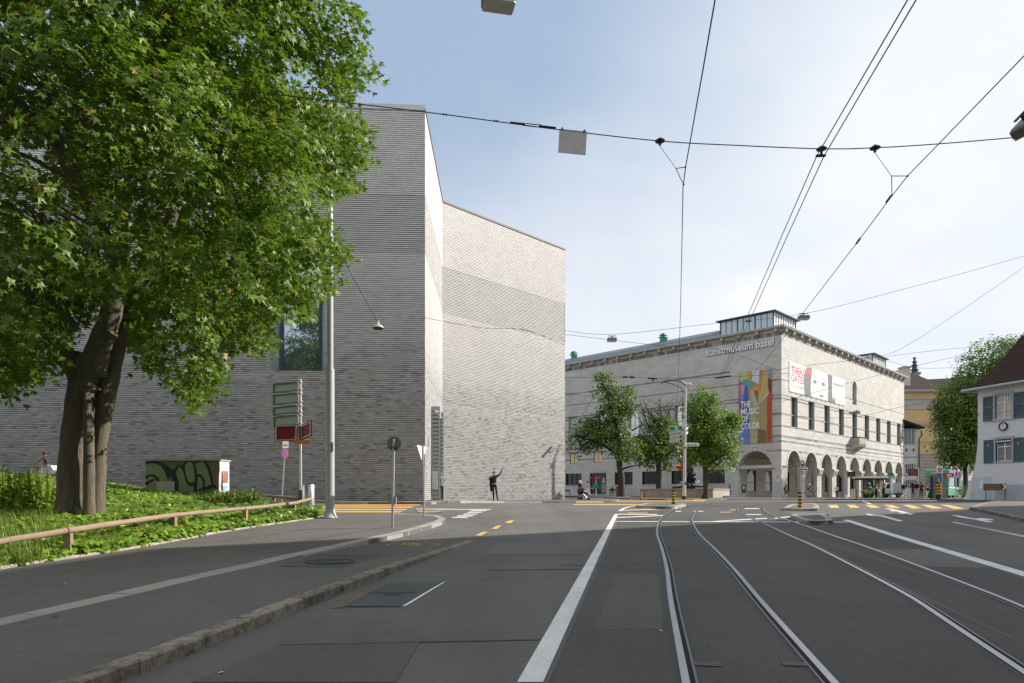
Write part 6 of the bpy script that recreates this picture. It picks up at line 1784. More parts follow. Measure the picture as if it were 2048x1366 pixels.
small_tree("plaza_tree", (1318, 980), 76, "middle plaza tree with a bare twiggy top growing out of the stone basin",
 [(1312, 900, 50, 34, 60, .2, 44), (1295, 890, 38, 28, 34, .2, 34), (1340, 868, 36, 34, 40, .2, 34), (1315, 845, 30, 20, 14, .3, 26)],
 M_leaf2, 7200, .26, [([(1318, 990, 0), (1318, 950, 0), (1317, 905, 0), (1318, 860, 0)], .40, .22), ([(1318, 880, 0), (1296, 850, .4), (1285, 820, .5), (1280, 800, .5)], .14, .02), ([(1318, 870, 0), (1322, 830, .4), (1318, 795, .5)], .14, .02), ([(1318, 862, 0), (1335, 830, -.3), (1345, 805, -.3)], .13, .02), ([(1317, 905, 0), (1340, 885, -.3), (1360, 870, -.5)], .12, .03)] +
 [([(1318 + R_.uniform(-18, 18), 850 + R_.uniform(-15, 10), .2), (1310 + R_.uniform(-35, 35), 825, .3), (1310 + R_.uniform(-52, 52), 800 + R_.uniform(-12, 20), .4)], .045, .01) for _ in range(26)], .44, 6, 14)
small_tree("plaza_tree", (1411, 996), 61, "right plaza tree, dense and bright green, beside the lamp post with signs",
 [(1420, 862, 60, 64, 190, .15, 52), (1400, 815, 34, 40, 70, .2, 30), (1440, 900, 40, 36, 60, .2, 34), (1378, 900, 24, 34, 40, .2, 26), (1462, 840, 18, 30, 24, .2, 18)],
 M_leaf3, 15000, .21, [([(1411, 999, 0), (1412, 960, 0), (1409, 930, 0), (1410, 880, 0), (1412, 830, 0)], .27, .1), ([(1410, 938, 0), (1425, 922, .3), (1445, 912, .5)], .14, .06), ([(1410, 915, 0), (1395, 895, -.3), (1380, 875, -.4)], .1, .03), ([(1411, 870, 0), (1440, 845, .2), (1460, 830, .3)], .1, .03)], .3, 7, 20)
small_tree("street_tree", (1931, 985), 88, "big leafy street tree rising behind the white house's roof",
 [(1962, 795, 84, 84, 380, .2, 80), (2010, 735, 84, 66, 240, .2, 80), (1922, 840, 56, 80, 240, .2, 60), (1918, 900, 46, 36, 110, .2, 40), (2060, 720, 60, 50, 80, .3, 50), (1950, 880, 44, 54, 120, .2, 40)],
 leaf_mat("street_foliage", (.035, .08, .014), (.115, .2, .025), .35), 34000, .32, [([(1931, 1000, 0), (1931, 950, 0), (1928, 905, 0), (1935, 850, 0), (1960, 780, 0)], .34, .15), ([(1928, 905, 0), (1905, 870, 0), (1895, 840, 0)], .15, .04), ([(1935, 860, 0), (1990, 800, 0), (2030, 740, 0)], .2, .05)], .36, 8, 18)
# ---- ivy bed: edging, soil, ground cover, tufts, bush
RG = np.random.default_rng(33); R_.seed(33)
edge_px = [(-160, 1172), (0, 1137), (140, 1117), (232, 1103), (302, 1091), (370, 1079), (436, 1066), (541, 1049.5), (610, 1040), (646, 1034.6), (656, 1030.5)]
edge = [Vector(q) for q in xy(gp(edge_px, HW))]
tip = edge[-1]
bedpoly = [Vector((edge[0].x - .3, edge[0].y - 6))] + edge + [Vector((tip.x - .5, tip.y + .9)), Vector((-8.6, 24.4)), Vector((-10.5, 25.6)), Vector((-14, 26.4)), Vector((-44, 29)), Vector((-44, edge[0].y - 6))]
bp_np = [(p.x, p.y) for p in bedpoly]
def edge_dist(x, y):
 d = np.full(len(x), 1e9)
 for a, b in zip(edge, edge[1:]):
  ab = np.array([b.x - a.x, b.y - a.y]); L2 = (ab ** 2).sum()
  t = np.clip(((x - a.x) * ab[0] + (y - a.y) * ab[1]) / L2, 0, 1)
  d = np.minimum(d, np.hypot(x - a.x - ab[0] * t, y - a.y - ab[1] * t))
 return d
def bed_h(x, y, lift=0.0):
 e = float(edge_dist(np.array([x]), np.array([y]))[0])
 return HW + .06 + .16 * math.exp(-((x + 9.7) ** 2 + (y - 15.2) ** 2) / 3) + .30 * (1 - math.exp(-e / 1.6)) + .05 * mnoise.noise((x * .8, y * .8, 0)) + .12 * smooth(-11, -20, x) + lift
soil = sheet("ivy_bed", bedpoly, lambda x, y: bed_h(x, y) - .05, pm("dark_soil", (.05, .04, .03), .95, .3, 3), kind='structure', step=1.0)
kerbe = empty("bed_edging", (edge[3].x, edge[3].y, 0)); tag(kerbe, kind='structure')
stones(edge, "edging_stone", pm("edging_concrete", (.36, .32, .27), .9, .3, 5, bmp=.3), .07, lambda x, y: HW + .035 + U(0, .012), -.05, .95, kerbe, chamfer=.012)
M_ivy = leaf_mat("ivy_foliage", (.055, .125, .014), (.24, .38, .045), .3, .33)
M_grass = leaf_mat("grass_blades", (.07, .12, .02), (.2, .27, .04), .35, .5)
NI = 46000
Xi = RG.uniform(-22, -5.5, NI * 4); Yi = 9.0 + (27.5 - 9.0) * RG.uniform(0, 1, NI * 4) ** 1.25
m = in_poly(Xi, Yi, bp_np); Xi, Yi = Xi[m], Yi[m]
vis = (CX + Xi / Yi * FOC > -140); Xi, Yi = Xi[vis][:NI], Yi[vis][:NI]
hi = np.array([gz(x, y) + bed_h(x, y) for x, y in zip(Xi, Yi)])
pi_ = np.stack([Xi, Yi, hi + RG.uniform(-.04, .13, len(Xi)) + .05 * np.sin(Xi * 3.1) * np.cos(Yi * 2.7)], axis=1)
fi = frames(np.array([[.25, -.15, 1.0]]) + RG.normal(0, .38, (len(Xi), 3)), RG.normal(0, 1, (len(Xi), 3)) + np.array([[.3, -.5, 0]]))
si = RG.uniform(.06, .125, len(Xi))
leaf_mesh("ivy_ground_cover", IVY, pi_, fi, si, np.clip(RG.normal(.5, .28, len(Xi)), 0, 1), M_ivy, None, (0, 0, 0))
tag(bpy.data.objects["ivy_ground_cover"], kind='stuff')
# ivy that hangs over the edging
def blades(name, centres, n_per, ln, spread, wd, mat_, parent=None, origin=(0, 0, 0), lean=(0, 0)):
 V, F, T = [], [], []
 for c in centres:
  for _ in range(n_per):
   a = U(0, 6.28); L = ln * U(.5, 1.2); s = U(.2, 1) * spread; b0 = Vector(c) + Vector((U(-.12, .12), U(-.12, .12), 0)) * max(1, spread * 2)
   dx, dy = math.cos(a) * s + lean[0], math.sin(a) * s + lean[1]; w = Vector((-math.sin(a), math.cos(a), 0)) * wd * U(.6, 1.2)
   k = len(V); tn = min(1, max(0, R_.gauss(.5, .25)))
   for f, ww in ((0, 1), (.4, .9), (.75, .6), (1, .05)):
    p = b0 + Vector((dx * f ** 1.4, dy * f ** 1.4, L * (f - .38 * f * f * min(1, s * 1.4))))
    V += [tuple(p - w * ww - Vector(origin)), tuple(p + w * ww - Vector(origin))]; T += [tn, tn]
   F += [(k, k + 1, k + 3, k + 2), (k + 2, k + 3, k + 5, k + 4), (k + 4, k + 5, k + 7, k + 6)]
 return attr_mesh(name, V, F, {'tone': T}, mat_, parent, 'stuff')
gc = []
for _ in range(150):
 px = abs(R_.gauss(0, 130)); py = 1128 - px * .14 - U(2, 55)
 if px < 430: p = G(px, py, HW + .1); gc.append((p.x, p.y, gz(p.x, p.y) + bed_h(p.x, p.y) - .03))
for _ in range(45):
 p = G(U(0, 640), U(1000, 1060), .35)
 if in_poly(np.array([p.x]), np.array([p.y]), bp_np)[0]: gc.append((p.x, p.y, gz(p.x, p.y) + bed_h(p.x, p.y) - .03))
blades("grass_tufts", gc, 22, .34, .22, .0065, M_grass)
# pale feathery herb at the lower left corner
hc = [tuple(G(px, py, HW)) for px, py in ((15, 1122), (40, 1118), (62, 1112), (85, 1112), (30, 1108), (70, 1100))]
hb = empty("feathery_herb", hc[2], "pale blue-green feathery herb at the pavement edge, lower left corner", "plant")
blades("herb_foliage", hc, 60, .26, .16, .004, leaf_mat("herb_green", (.08, .13, .07), (.18, .26, .13), .3), hb, hc[2])
# fern-like bush at the left edge
def bush(name, px, py, d, w, h, label, n, lsize, mat_, spikes):
 c = P(px, py, d); c.z = gz(c.x, d) + bed_h(c.x, d) - .1
 b = empty(name, c, label, "plant")
 p, q = crown_points(n, (c.x, c.y, c.z + h * .4), (w, w * .8, h * .5), rlobes(12, -.2, .35, 8), .2, .6)
 ps, f_, sz = sprays_to_leaves(p, q, 16, lsize * 3, lsize, lsize, .3, .5)
 leaf_mesh("foliage", OVAL, ps, f_, sz, np.clip(RG.normal(.5, .25, len(ps)), 0, 1), mat_, b, c)
 if spikes:
  cs = [(c.x + U(-w, w) * .9, c.y + U(-w, w) * .6, c.z + h * .35) for _ in range(26)]
  blades("frond", cs, 7, h * .62, .28, .022, mat_, b, c)
 return b
M_fern = leaf_mat("fern_green", (.08, .14, .012), (.25, .34, .03), .4, .5)
bush("leafy_bush", 15, 990, 15.5, 1.15, 1.35, "yellow-green bush with upright fronds at the left edge of the ivy bed", 230, .09, M_fern, True)
bush("leafy_shrub", 470, 1000, 23.2, 1.0, .65, "low leafy shrub in front of the graffiti cabinet's poster end", 120, .085, leaf_mat("shrub_green", (.05, .1, .015), (.17, .25, .03), .35), True)
bush("leafy_shrub", 425, 1002, 22.8, .6, .5, "low shrub growing against the middle of the graffiti cabinet", 60, .08, bpy.data.materials["shrub_green"], True)
# ------------------------------------------------------------------ street furniture
R_.seed(50)
def base_at(px, py, dz=HW): p = G(px, py, dz); return p
# wooden rail fence round the ivy bed
rail_px = [(-150, 1108), (0, 1079), (137, 1061), (348, 1030), (490, 1017), (588, 1006.5), (626, 998)]
post_px = [(-150, 1148), (137, 1116), (348, 1072), (490, 1054), (588, 1034)]
fe = empty("rail_fence", G(137, 1116, HW), "low wooden rail fence along the front of the ivy bed", "fence")
pp_ = [G(px, py, HW) for px, py in post_px]
rl = []
for k, p in enumerate(pp_):
 rp_x = rail_px[[0, 2, 3, 4, 5][k]]
 z = CZ + (HOR - rp_x[1]) / FOC * p.y
 rl.append(Vector((p.x, p.y, z)))
endp = P(622, 998, 24.0); rl.append(endp)
for k, p in enumerate(pp_):
 a = rl[min(k + 1, len(rl) - 1)] - rl[k]; a.z = 0; a.normalize(); b = Vector((-a.y, a.x, 0))
 MB().obox((p.x, p.y, (p.z + rl[k].z) / 2 - .15), a * .045, b * .055, (0, 0, (rl[k].z - p.z) / 2 + .1)).build("fence_post", M_wood if k != 3 else M_woodend, fe, world=True)
for a, b in zip(rl, rl[1:]):
 n_ = 9; pts = [a.lerp(b, i / (n_ - 1)) + Vector((0, 0, U(-.006, .006))) for i in range(n_)]
 d = (b - a).normalized(); pts[0] -= d * .05; pts[-1] += d * .03
 MB().tube(pts, [.056 * U(.95, 1.06) for _ in range(n_)], 10).build("fence_rail", M_wood, fe, world=True, smooth_=True)
fb = empty("rail_fence", P(560, 1010, 25.6), "wooden rail fence along the back of the ivy bed by the side street", "fence")
bl = [P(120, 976, 27.5), P(253, 978.5, 27), P(471, 987, 25.8), P(614, 998.5, 24.2)]
for k, p in enumerate([bl[0], bl[1], bl[2], bl[2].lerp(bl[3], .55)]):
 MB().box(p.x - .05, p.x + .05, p.y - .05, p.y + .05, gz(p.x, p.y), p.z + .03).build("fence_post", M_wood, fb, world=True)
for a, b in zip(bl, bl[1:]): MB().tube([a, a.lerp(b, .5) + Vector((0, 0, .008)), b], .058, 8).build("fence_rail", M_wood, fb, world=True)
# steel litter bin
bc = Vector((-7.44, 24.3, gz(-7.44, 24.3) + HW))
bn = empty("litter_bin", bc, "round brushed steel litter bin at the end of the wooden fence", "bin")
MB().lathe([(.235, 0), (.235, .98), (.225, 1.0)], (0, 0, .04), 28).build("body", M_alu, bn, smooth_=True)
MB().lathe([(.242, 0), (.242, .03)], (0, 0, .98), 28).build("rim", M_steel, bn)
MB().lathe([(.17, 0), (.17, .012)], (0, 0, 1.035), 20).build("opening", M_black, bn)
MB().lathe([(.2, 0), (.2, .05)], (0, 0, 0), 20).build("foot", M_dark, bn)
MB().box(-.36, -.25, -.06, .06, .0, .86).build("support_post", pm("bin_post_green", (.16, .2, .19), .5, .1, 3), bn)
# thick lamp mast
lb = G(660, 1036, HW)
lm = empty("lamp_mast", lb, "thick grey steel mast with a flared foot standing at the pavement corner", "mast")
MB().lathe([(.25, 0), (.25, .02), (.21, .06), (.165, .2), (.15, .3)], (0, 0, 0), 28).build("foot", pm("mast_foot_grey", (.42, .43, .43), .6, .1, 4), lm, smooth_=True)
MB().lathe([(.148, .3), (.142, 4.88), (.135, 4.94)], (0, 0, 0), 28).build("lower_shaft", M_greypaint, lm, smooth_=True)
MB().lathe([(.108, 4.94), (.102, 8.0), (.085, 12.6)], (0, 0, 0), 24).build("upper_shaft", M_greypaint, lm, smooth_=True)
MB().lathe([(.151, 0), (.153, .05), (.151, .1)], (0, 0, 2.25), 24).build("strap", M_steel, lm)
mb = MB(); mb.box(.1, .152, -.155, -.10, 2.2, 2.5); mb.build("hatch", M_greypaint, lm)
# pole with direction boards seen from behind
D1 = 25.5
gp0 = P(601.5, 1005, D1); gp0.z = gz(gp0.x, D1) + HW
dm = empty("direction_sign_mast", gp0, "tall sign mast with four green-backed boards, two red boards and orange arrow", "signpost")
pz = lambda y: CZ + (HOR - y) / FOC * D1
qx = lambda x: (x - CX) / FOC * D1
MB().tube([gp0, (gp0.x - .02, D1, pz(758))], .05, 12).build("pole", pm("sign_pole_steel", (.55, .53, .53), .4, .08, 5, metal=.5), dm, world=True, smooth_=True)
M_back = pm("sign_back_green_grey", (.40, .45, .40), .4, .1, 2); M_backfr = pm("sign_back_frame", (.14, .16, .14), .5, .1, 3, metal=.4)
for k, (y0, y1) in enumerate(((763, 781), (785, 805), (810, 825), (829, 849))):
 x0, x1 = 544 + (k == 3), 595
 sk_ = .09
 def bp3(x, y, o): return Vector((qx(x), D1 + .07 - o + (x - 600) * -.0012, pz(y) - (595 - x) * .0016))
 b = MB().prism([bp3(x0, y1, 0), bp3(x1, y1, 0), bp3(x1, y0, 0), bp3(x0, y0, 0), bp3(x0 - 9, (y0 + y1) / 2, 0)], (0, .03, 0)).build("sign_board", M_back, dm, world=True)
 mb = MB()
 for q in ((x0, x1, y0 - .6, y0 + 1.6), (x0, x1, y1 - 1.6, y1 + .6)): mb.prism([bp3(q[0], q[3], .003), bp3(q[1], q[3], .003), bp3(q[1], q[2], .003), bp3(q[0], q[2], .003)], (0, -.03, 0))
 mb.prism([bp3(x0, y1 - 1.6, .003), bp3(x0 + 2.6, y1 - 1.6, .003), bp3(x0 + 2.6, y0 + 1.6, .003), bp3(x0, y0 + 1.6, .003)], (0, -.03, 0))
 mb.build("sign_frame", M_backfr, b, world=True)
 mb = MB()
 for y in (y0 + 2, y1 - 2):
  for x in (596.2, 603.8): mb.lathe([(.0, -.035), (.03, -.02), (.035, 0), (.03, .02), (0, .035)], (qx(x), D1 - .04, pz(y)), 8)
 mb.build("clamp_bolt", pm("clamp_white", (.66, .62, .62), .4, .08, 5, metal=.3), b, world=True)
M_lightfr = pm("board_frame_light", (.5, .49, .46), .4, .1, 4, metal=.4)
def red_board(c4, name, inn):
 q = [Vector((qx(x), D1 + o, pz(y))) for x, y, o in c4]
 b = MB().prism(q, (0, .03, 0)).build("red_board", M_darkred, dm, world=True)
 ctr = sum(q, Vector((0, 0, 0))) / 4
 w = [ctr + (p - ctr) * inn + Vector((0, -.02, 0)) for p in q]; v = [ctr + (p - ctr) * (inn - .13) + Vector((0, -.02, 0)) for p in q]
 mb = MB()
 for i in range(4): mb.prism([w[i], w[(i + 1) % 4], v[(i + 1) % 4], v[i]], (0, -.025, 0))
 mb.build("board_frame", M_lightfr, b, world=True)
red_board([(548, 883, .06), (594, 881, .06), (596, 848, .06), (548, 850, .06)], "", .92)
red_board([(601, 881, .05), (631.5, 874, -.5), (631.5, 841, -.5), (601, 851, .05)], "", .84)
q = [(589, 884.5), (592, 881), (621, 880.5), (624.5, 884), (621, 888), (592, 888.5)]
MB().prism([Vector((qx(x), D1 - .07, pz(y))) for x, y in q], (0, -.02, 0)).build("orange_arrow", M_orange, dm, world=True)
mb = MB(); mb.box(qx(598), qx(605), D1 - .06, D1 + .06, pz(882), pz(853)); mb.build("board_clamp", M_backfr, dm, world=True)
# no-parking sign leaning in the bed
D2 = 25.9; n0 = P(562, 1012, D2); n1 = P(570, 895, D2)
npk = empty("no_parking_sign", n0, "round red and blue no-parking sign with a white plate on a thin leaning pole", "traffic sign")
MB().tube([n0 + Vector((0, 0, -.2)), n1], .028, 8).build("pole", M_steel, npk, world=True, smooth_=True)
c = P(569.5, 906.5, D2 - .05); nv = Vector((.86, -.51, .0))
MB().disc(c, nv, .178, 24, .012).build("disc", M_signred, npk, world=True)
MB().disc(c + nv * .014, nv, .128, 24, .003).build("blue_field", M_signblue, npk, world=True)
sd = Vector((.51, .86, 0)); mb = MB(); mb.obox(c + nv * .02, (sd * .707 - Vector((0, 0, .707))) * .125, (sd * .707 + Vector((0, 0, .707))) * .018, nv * .003); mb.build("red_bar", M_signred, npk, world=True)
c = P(571, 889, D2 - .05); nq = Vector((.5, -.86, 0)); sq = Vector((.86, .5, 0))
MB().obox(c, sq * .115, (0, 0, .145), nq * .008).build("white_plate", M_signwhite, npk, world=True)
lettering("24 h", c - sq * .085 + Vector((0, 0, -.06)) + nq * .012, sq, (0, 0, 1), .11, M_signblack, npk, "plate_text", .001, width=.17)
# two signs near the kerb corner
s0 = G(785, 1055, HW); DS = s0.y
sg = empty("round_sign", s0, "thin pole with a small round sign seen from behind at the near pavement corner", "traffic sign")
MB().tube([s0, P(787.5, 878, DS)], .037, 10).build("pole", M_steel, sg, world=True, smooth_=True)
c = P(787.5, 887, DS - .05); MB().disc(c + Vector((0, .06, 0)), (0, 1, 0), .195, 28, .012).build("disc", pm("disc_back", (.13, .17, .165), .4, .1, 3, metal=.4), sg, world=True)
MB().box(c.x - .08, c.x + .08, DS - .06, DS + .02, c.z - .125, c.z - .095).build("clamp", M_dark, sg, world=True)
c = P(785.5, 1001, DS)
MB().box(c.x - .10, c.x + .09, DS - .02, DS + .09, c.z - .105, c.z + .105).build("sign_box", pm("sign_box_grey", (.26, .28, .28), .5, .1, 4, metal=.3), sg, world=True)
s1 = G(848.5, 1033.5, HW); DT = s1.y
yd = empty("give_way_sign", s1, "thin pole with a give-way triangle seen edge-on at the kerb corner", "traffic sign")
MB().tube([s1, P(846, 891, DT)], .033, 10).build("pole", M_steel, yd, world=True, smooth_=True)
c = P(843, 892, DT - .02); e = Vector((.115, .42, 0))
MB().prism([c - e + Vector((.02, 0, 0)), c + e + Vector((.02, 0, 0)), c + Vector((.02, 0, -.52))], (-.012, .004, 0)).build("triangle", M_signwhite, yd, world=True)
# electricity cabinet with graffiti
D3 = 25.0; X0, X1 = (291 - CX) / FOC * D3, (437 - CX) / FOC * D3
czb = gz(-12.4, D3) + .1; czt = CZ + (HOR - 921) / FOC * D3
cab = empty("cabinet", ((X0 + X1) / 2, D3 + .45, czb), "wide green cabinet covered in bold black graffiti, with posters on its end", "cabinet")
MB().box(X0, X1, D3, D3 + .95, czb - .3, czt).build("body", pm("cabinet_green", (.115, .135, .075), .5, .12, 1.5), cab, world=True)
mb = MB(); mb.box(X0 - .05, X1 + .05, D3 - .06, D3 + 1.0, czt, czt + .05); mb.build("lid", pm("cabinet_lid", (.34, .36, .34), .6, .12, 3), cab, world=True)
def cf(x, y, o): return Vector(((270 + x / 8.904 - CX) / FOC * D3, D3 - o, CZ + (HOR - 900 - y / 8.904) / FOC * D3))
def cpoly(name, pts, m, o): return MB().prism([cf(x, y, o) for x, y in pts], (0, -.003, 0)).build(name, m, cab, world=True)
M_gl = pm("spray_green", (.185, .215, .105), .55, .12, 2); M_gk = pm("spray_black", (.010, .012, .010), .45, .2, 3)
cpoly("painted_field", [(190, 640), (190, 270), (330, 240), (480, 280), (560, 420), (590, 740), (190, 860)], M_gl, .004)
cpoly("painted_field", [(720, 300), (790, 280), (880, 440), (940, 640), (1060, 640), (1080, 860), (920, 870), (780, 700)], M_gl, .004)
cpoly("painted_field", [(890, 230), (1000, 200), (1060, 300), (1070, 520), (1000, 590), (940, 540), (890, 400)], M_gl, .004)
cpoly("painted_field", [(1080, 240), (1230, 200), (1300, 330), (1370, 640), (1260, 680), (1120, 700), (1110, 420)], M_gl, .004)
def stroke(pts, wd, o, m=None):
 f = catmull([Vector((x, y, 0)) for x, y in pts], 5)
 w = [np.interp(i / (len(f) - 1) * (len(wd) - 1), range(len(wd)), wd) / 2 for i in range(len(f))]
 mb = MB(); L, Rr = [], []
 for i, p in enumerate(f):
  d = (f[min(i + 1, len(f) - 1)] - f[max(i - 1, 0)]).normalized(); nn = Vector((-d.y, d.x, 0)) * w[i]
  L.append(cf(p.x + nn.x, p.y + nn.y, o)); Rr.append(cf(p.x - nn.x, p.y - nn.y, o))
 for i in range(len(f) - 1): mb.quad(L[i], L[i + 1], Rr[i + 1], Rr[i])
 mb.build("graffiti_stroke", m or M_gk, cab, world=True)
stroke([(190, 235), (330, 215), (480, 260), (600, 380), (650, 480)], [30, 40, 70, 130, 170], .0105)
stroke([(640, 460), (700, 380), (760, 300), (800, 275), (850, 330)], [90, 70, 40, 28, 40], .0115)
stroke([(690, 420), (730, 560), (750, 690), (735, 725)], [70, 95, 60, 30], .0125)
stroke([(190, 500), (250, 455), (330, 455), (400, 520), (432, 610), (425, 650)], [50, 36, 40, 60, 44, 14], .0105)
stroke([(190, 610), (270, 560), (350, 525)], [60, 40, 30], .0115)
stroke([(850, 340), (880, 260), (930, 200), (1000, 195), (1055, 270), (1080, 400)], [50, 44, 30, 26, 30, 44], .0095)
stroke([(870, 320), (890, 440), (930, 560), (990, 615), (1050, 590)], [44, 30, 40, 60, 50], .0105)
stroke([(1060, 240), (1140, 200), (1230, 195), (1300, 300), (1350, 450), (1385, 620)], [30, 28, 40, 50, 46, 34], .0115)
stroke([(1080, 380), (1090, 540), (1070, 700), (1100, 860)], [36, 50, 60, 30], .0125)
stroke([(1090, 480), (1150, 450), (1200, 500), (1230, 580), (1215, 680)], [50, 40, 44, 40, 26], .0135)
stroke([(1100, 740), (1200, 690), (1290, 680), (1350, 650), (1420, 640), (1440, 690)], [30, 30, 60, 70, 30, 34], .0145)
stroke([(925, 720), (910, 800), (880, 880)], [10, 24, 12], .0095)
stroke([(1100, 800), (1200, 790), (1220, 700)], [30, 26, 30], .0155)
stroke([(640, 220), (640, 330)], [3, 3], .0085)
for k in range(8): cpoly("vent_slat", [(395 + k * 40, 740), (425 + k * 40, 740), (425 + k * 40, 560), (395 + k * 40, 560)], pm("vent_white", (.44, .44, .40), .6, .1, 4), .016) if k < 8 else None
for x in (335, 1120): cpoly("panel_joint", [(x, 880), (x + 7, 880), (x + 7, 215), (x, 215)], M_backfr, .0045)
cpoly("panel_joint", [(700, 773), (1400, 773), (1400, 780), (700, 780)], M_dark, .0048)
def ce(f, y, o): return Vector((X1 + o, D3 + .95 * f, CZ + (HOR - y) / FOC * (D3 + .95 * f)))
def epoly(name, q, m, o): return MB().prism([ce(f, y, o) for f, y in q], (.004, 0, 0)).build(name, m, cab, world=True)
epoly("poster_board", [(.02, 984), (.98, 984), (.98, 922), (.02, 922)], pm("poster_board_white", (.62, .60, .58), .5, .08, 3), .004)
epoly("poster", [(.12, 967), (.9, 967), (.9, 929), (.12, 929)], M_signwhite, .010)
epoly("poster_picture", [(.2, 966), (.84, 966), (.84, 942), (.2, 942)], pm("poster_crowd", (.30, .13, .10), .6, .9, 7), .016)
epoly("poster_sky", [(.2, 941), (.84, 941), (.84, 930), (.2, 930)], pm("poster_sky_blue", (.45, .5, .58), .6, .3, 3), .016)
epoly("edge_strip", [(-.02, 984), (.05, 984), (.05, 922), (-.02, 922)], pm("edge_red", (.3, .08, .07), .5, .1, 3), .010)
for k, q in enumerate(([(.3, 972), (.42, 972), (.35, 982), (.26, 981)], [(.5, 971), (.6, 971), (.52, 983), (.44, 983)], [(.62, 973), (.78, 971), (.8, 973), (.66, 979)])): epoly("sticker_mark", q, pm("sticker_blue", (.08, .3, .55), .6, .1, 3), .010)
# striped bollards
def bollard(px, py, d, hp, wp_, label, dark_base=0):
 b = P(px, py, d); s = FOC / d; h, r = hp / s, wp_ / s / 2
 bo = empty("striped_bollard", b, label, "bollard", "yellow and black bollards")
 n_ = 9 if not dark_base else 11
 y_, k_ = MB(), MB()
 for k in range(n_):
  t = k_ if (k % 2 == 0) else y_
  if dark_base and k < 3: t = k_
  t.lathe([(r, h * k / n_), (r, h * (k + 1) / n_ - .001)], (0, 0, 0), 14)
 k_.lathe([(r * 1.25, -.05), (r * 1.25, .03), (r, .05)], (0, 0, 0), 14)
 k_.lathe([(r, h), (r * .8, h * 1.03), (.01, h * 1.04)], (0, 0, 0), 14)
 y_.build("yellow_band", M_yelpost, bo); k_.build("black_band", M_black, bo)
 return bo
bollard(1282, 998, 55, 16, 4.2, "yellow and black bollard left of the stone fountain basin")
bollard(1347, 1006.3, 34.2, 25, 6.4, "yellow and black bollard on the left traffic island")
bollard(1600, 1014.5, 29.6, 30, 7.6, "yellow and black bollard on the right traffic island beside the tram warning sign")
bollard(1713, 998.5, 56, 18.5, 4.6, "yellow and black bollard beside the steel bin in front of the arcade")
bollard(1877, 997, 60, 32, 8.6, "thick yellow and black marker column with a black base in front of the tram", 1)
# tram warning sign on the island
t0 = G(1605.5, 1008, .12); DW = t0.y; sW = FOC / DW
ts = empty("tram_warning_sign", t0, "red-rimmed warning triangle with a tram symbol above a plate with a black arrow", "traffic sign")
MB().tube([t0, P(1605.5, 921, DW + .03)], .038, 10).build("pole", M_steel, ts, world=True, smooth_=True)
def tri(x0, x1, y0, y1, o): return [P(x0, y1, DW - o), P(x1, y1, DW - o), P((x0 + x1) / 2, y0, DW - o)]
MB().prism(tri(1595.5, 1614.8, 919, 935, .05), (0, -.012, 0)).build("red_triangle", M_signred, ts, world=True)
MB().prism(tri(1598.2, 1612.1, 922.2, 933.6, .064), (0, -.003, 0)).build("white_field", M_signwhite, ts, world=True)
mb = MB(); mb.prism([P(1601.5, 932, DW - .07), P(1609, 932, DW - .07), P(1609, 928.6, DW - .07), P(1601.5, 928.6, DW - .07)], (0, -.002, 0)); mb.prism([P(1604.8, 928.6, DW - .07), P(1605.6, 928.6, DW - .07), P(1605.6, 926, DW - .07), P(1604.8, 926, DW - .07)], (0, -.002, 0)); mb.build("tram_symbol", M_signblack, ts, world=True)
MB().prism([P(1595.8, 941, DW - .05), P(1615, 941, DW - .05), P(1615, 936, DW - .05), P(1595.8, 936, DW - .05)], (0, -.012, 0)).build("arrow_plate", M_signwhite, ts, world=True)
MB().prism([P(1596.6, 938.5, DW - .066), P(1600, 936.5, DW - .066), P(1600, 937.8, DW - .066), P(1614, 937.6, DW - .066), P(1614, 939.4, DW - .066), P(1600, 939.4, DW - .066), P(1600, 940.5, DW - .066)], (0, -.002, 0)).build("arrow", M_signblack, ts, world=True)
# plaza lamp post with town direction signs
DL = 55.0; l0 = P(1368.5, 998.5, DL)
lp = empty("lamp_post", l0, "slim pale lamp post with two arms and direction signs in front of the plaza trees", "lamp post")
MB().tube([l0 + Vector((0, 0, -.2)), P(1369.5, 890, DL), P(1371.2, 770, DL)], [.15, .12, .085], 14).build("shaft", pm("pale_post", (.48, .48, .49), .45, .08, 3, metal=.3), lp, world=True, smooth_=True)
MB().lathe([(.2, 0), (.2, .22), (.14, .28)], l0, 14).build("foot", M_dark, lp, world=True)
MB().tube([P(1371.2, 772, DL), P(1366, 765, DL), P(1356, 761.5, DL), P(1340, 761.5, DL), P(1330, 764, DL), P(1322, 767, DL)], [.05, .045, .04, .04, .035, .03], 8).build("arm", M_dark, lp, world=True)
MB().tube([P(1370.5, 790, DL), P(1362, 776, DL), P(1345, 768, DL), P(1330, 764, DL)], .03, 6).build("brace", M_dark, lp, world=True)
mb = MB(); mb.tube([P(1364, 763, DL), P(1372, 768, DL), P(1377, 769, DL)], [.05, .06, .06], 8); mb.build("luminaire_arm", M_signwhite, lp, world=True)
mb = MB(); mb.tube([P(1374, 769.2, DL), P(1377, 768.4, DL), P(1381, 768.8, DL), P(1383, 770, DL)], [.09, .14, .13, .03], 10); mb.build("luminaire", pm("luminaire_grey", (.6, .6, .6), .4, .08, 3), lp, world=True)
def dsign(pts, m, name, lay=0, rim=None):
 o = DL - .17 - lay * .02
 b = MB().prism([P(x, y, o) for x, y in pts], (0, .03, 0)).build(name, m, lp, world=True)
 if rim:
  cx_ = sum(p[0] for p in pts) / len(pts); cy_ = sum(p[1] for p in pts) / len(pts)
  MB().prism([P(cx_ + (x - cx_) * .93, cy_ + (y - cy_) * .84, o - .004) for x, y in pts], (0, -.004, 0)).build("sign_face", rim, b, world=True)
 return b
M_cream = pm("sign_cream", (.56, .54, .48), .5, .08, 3)
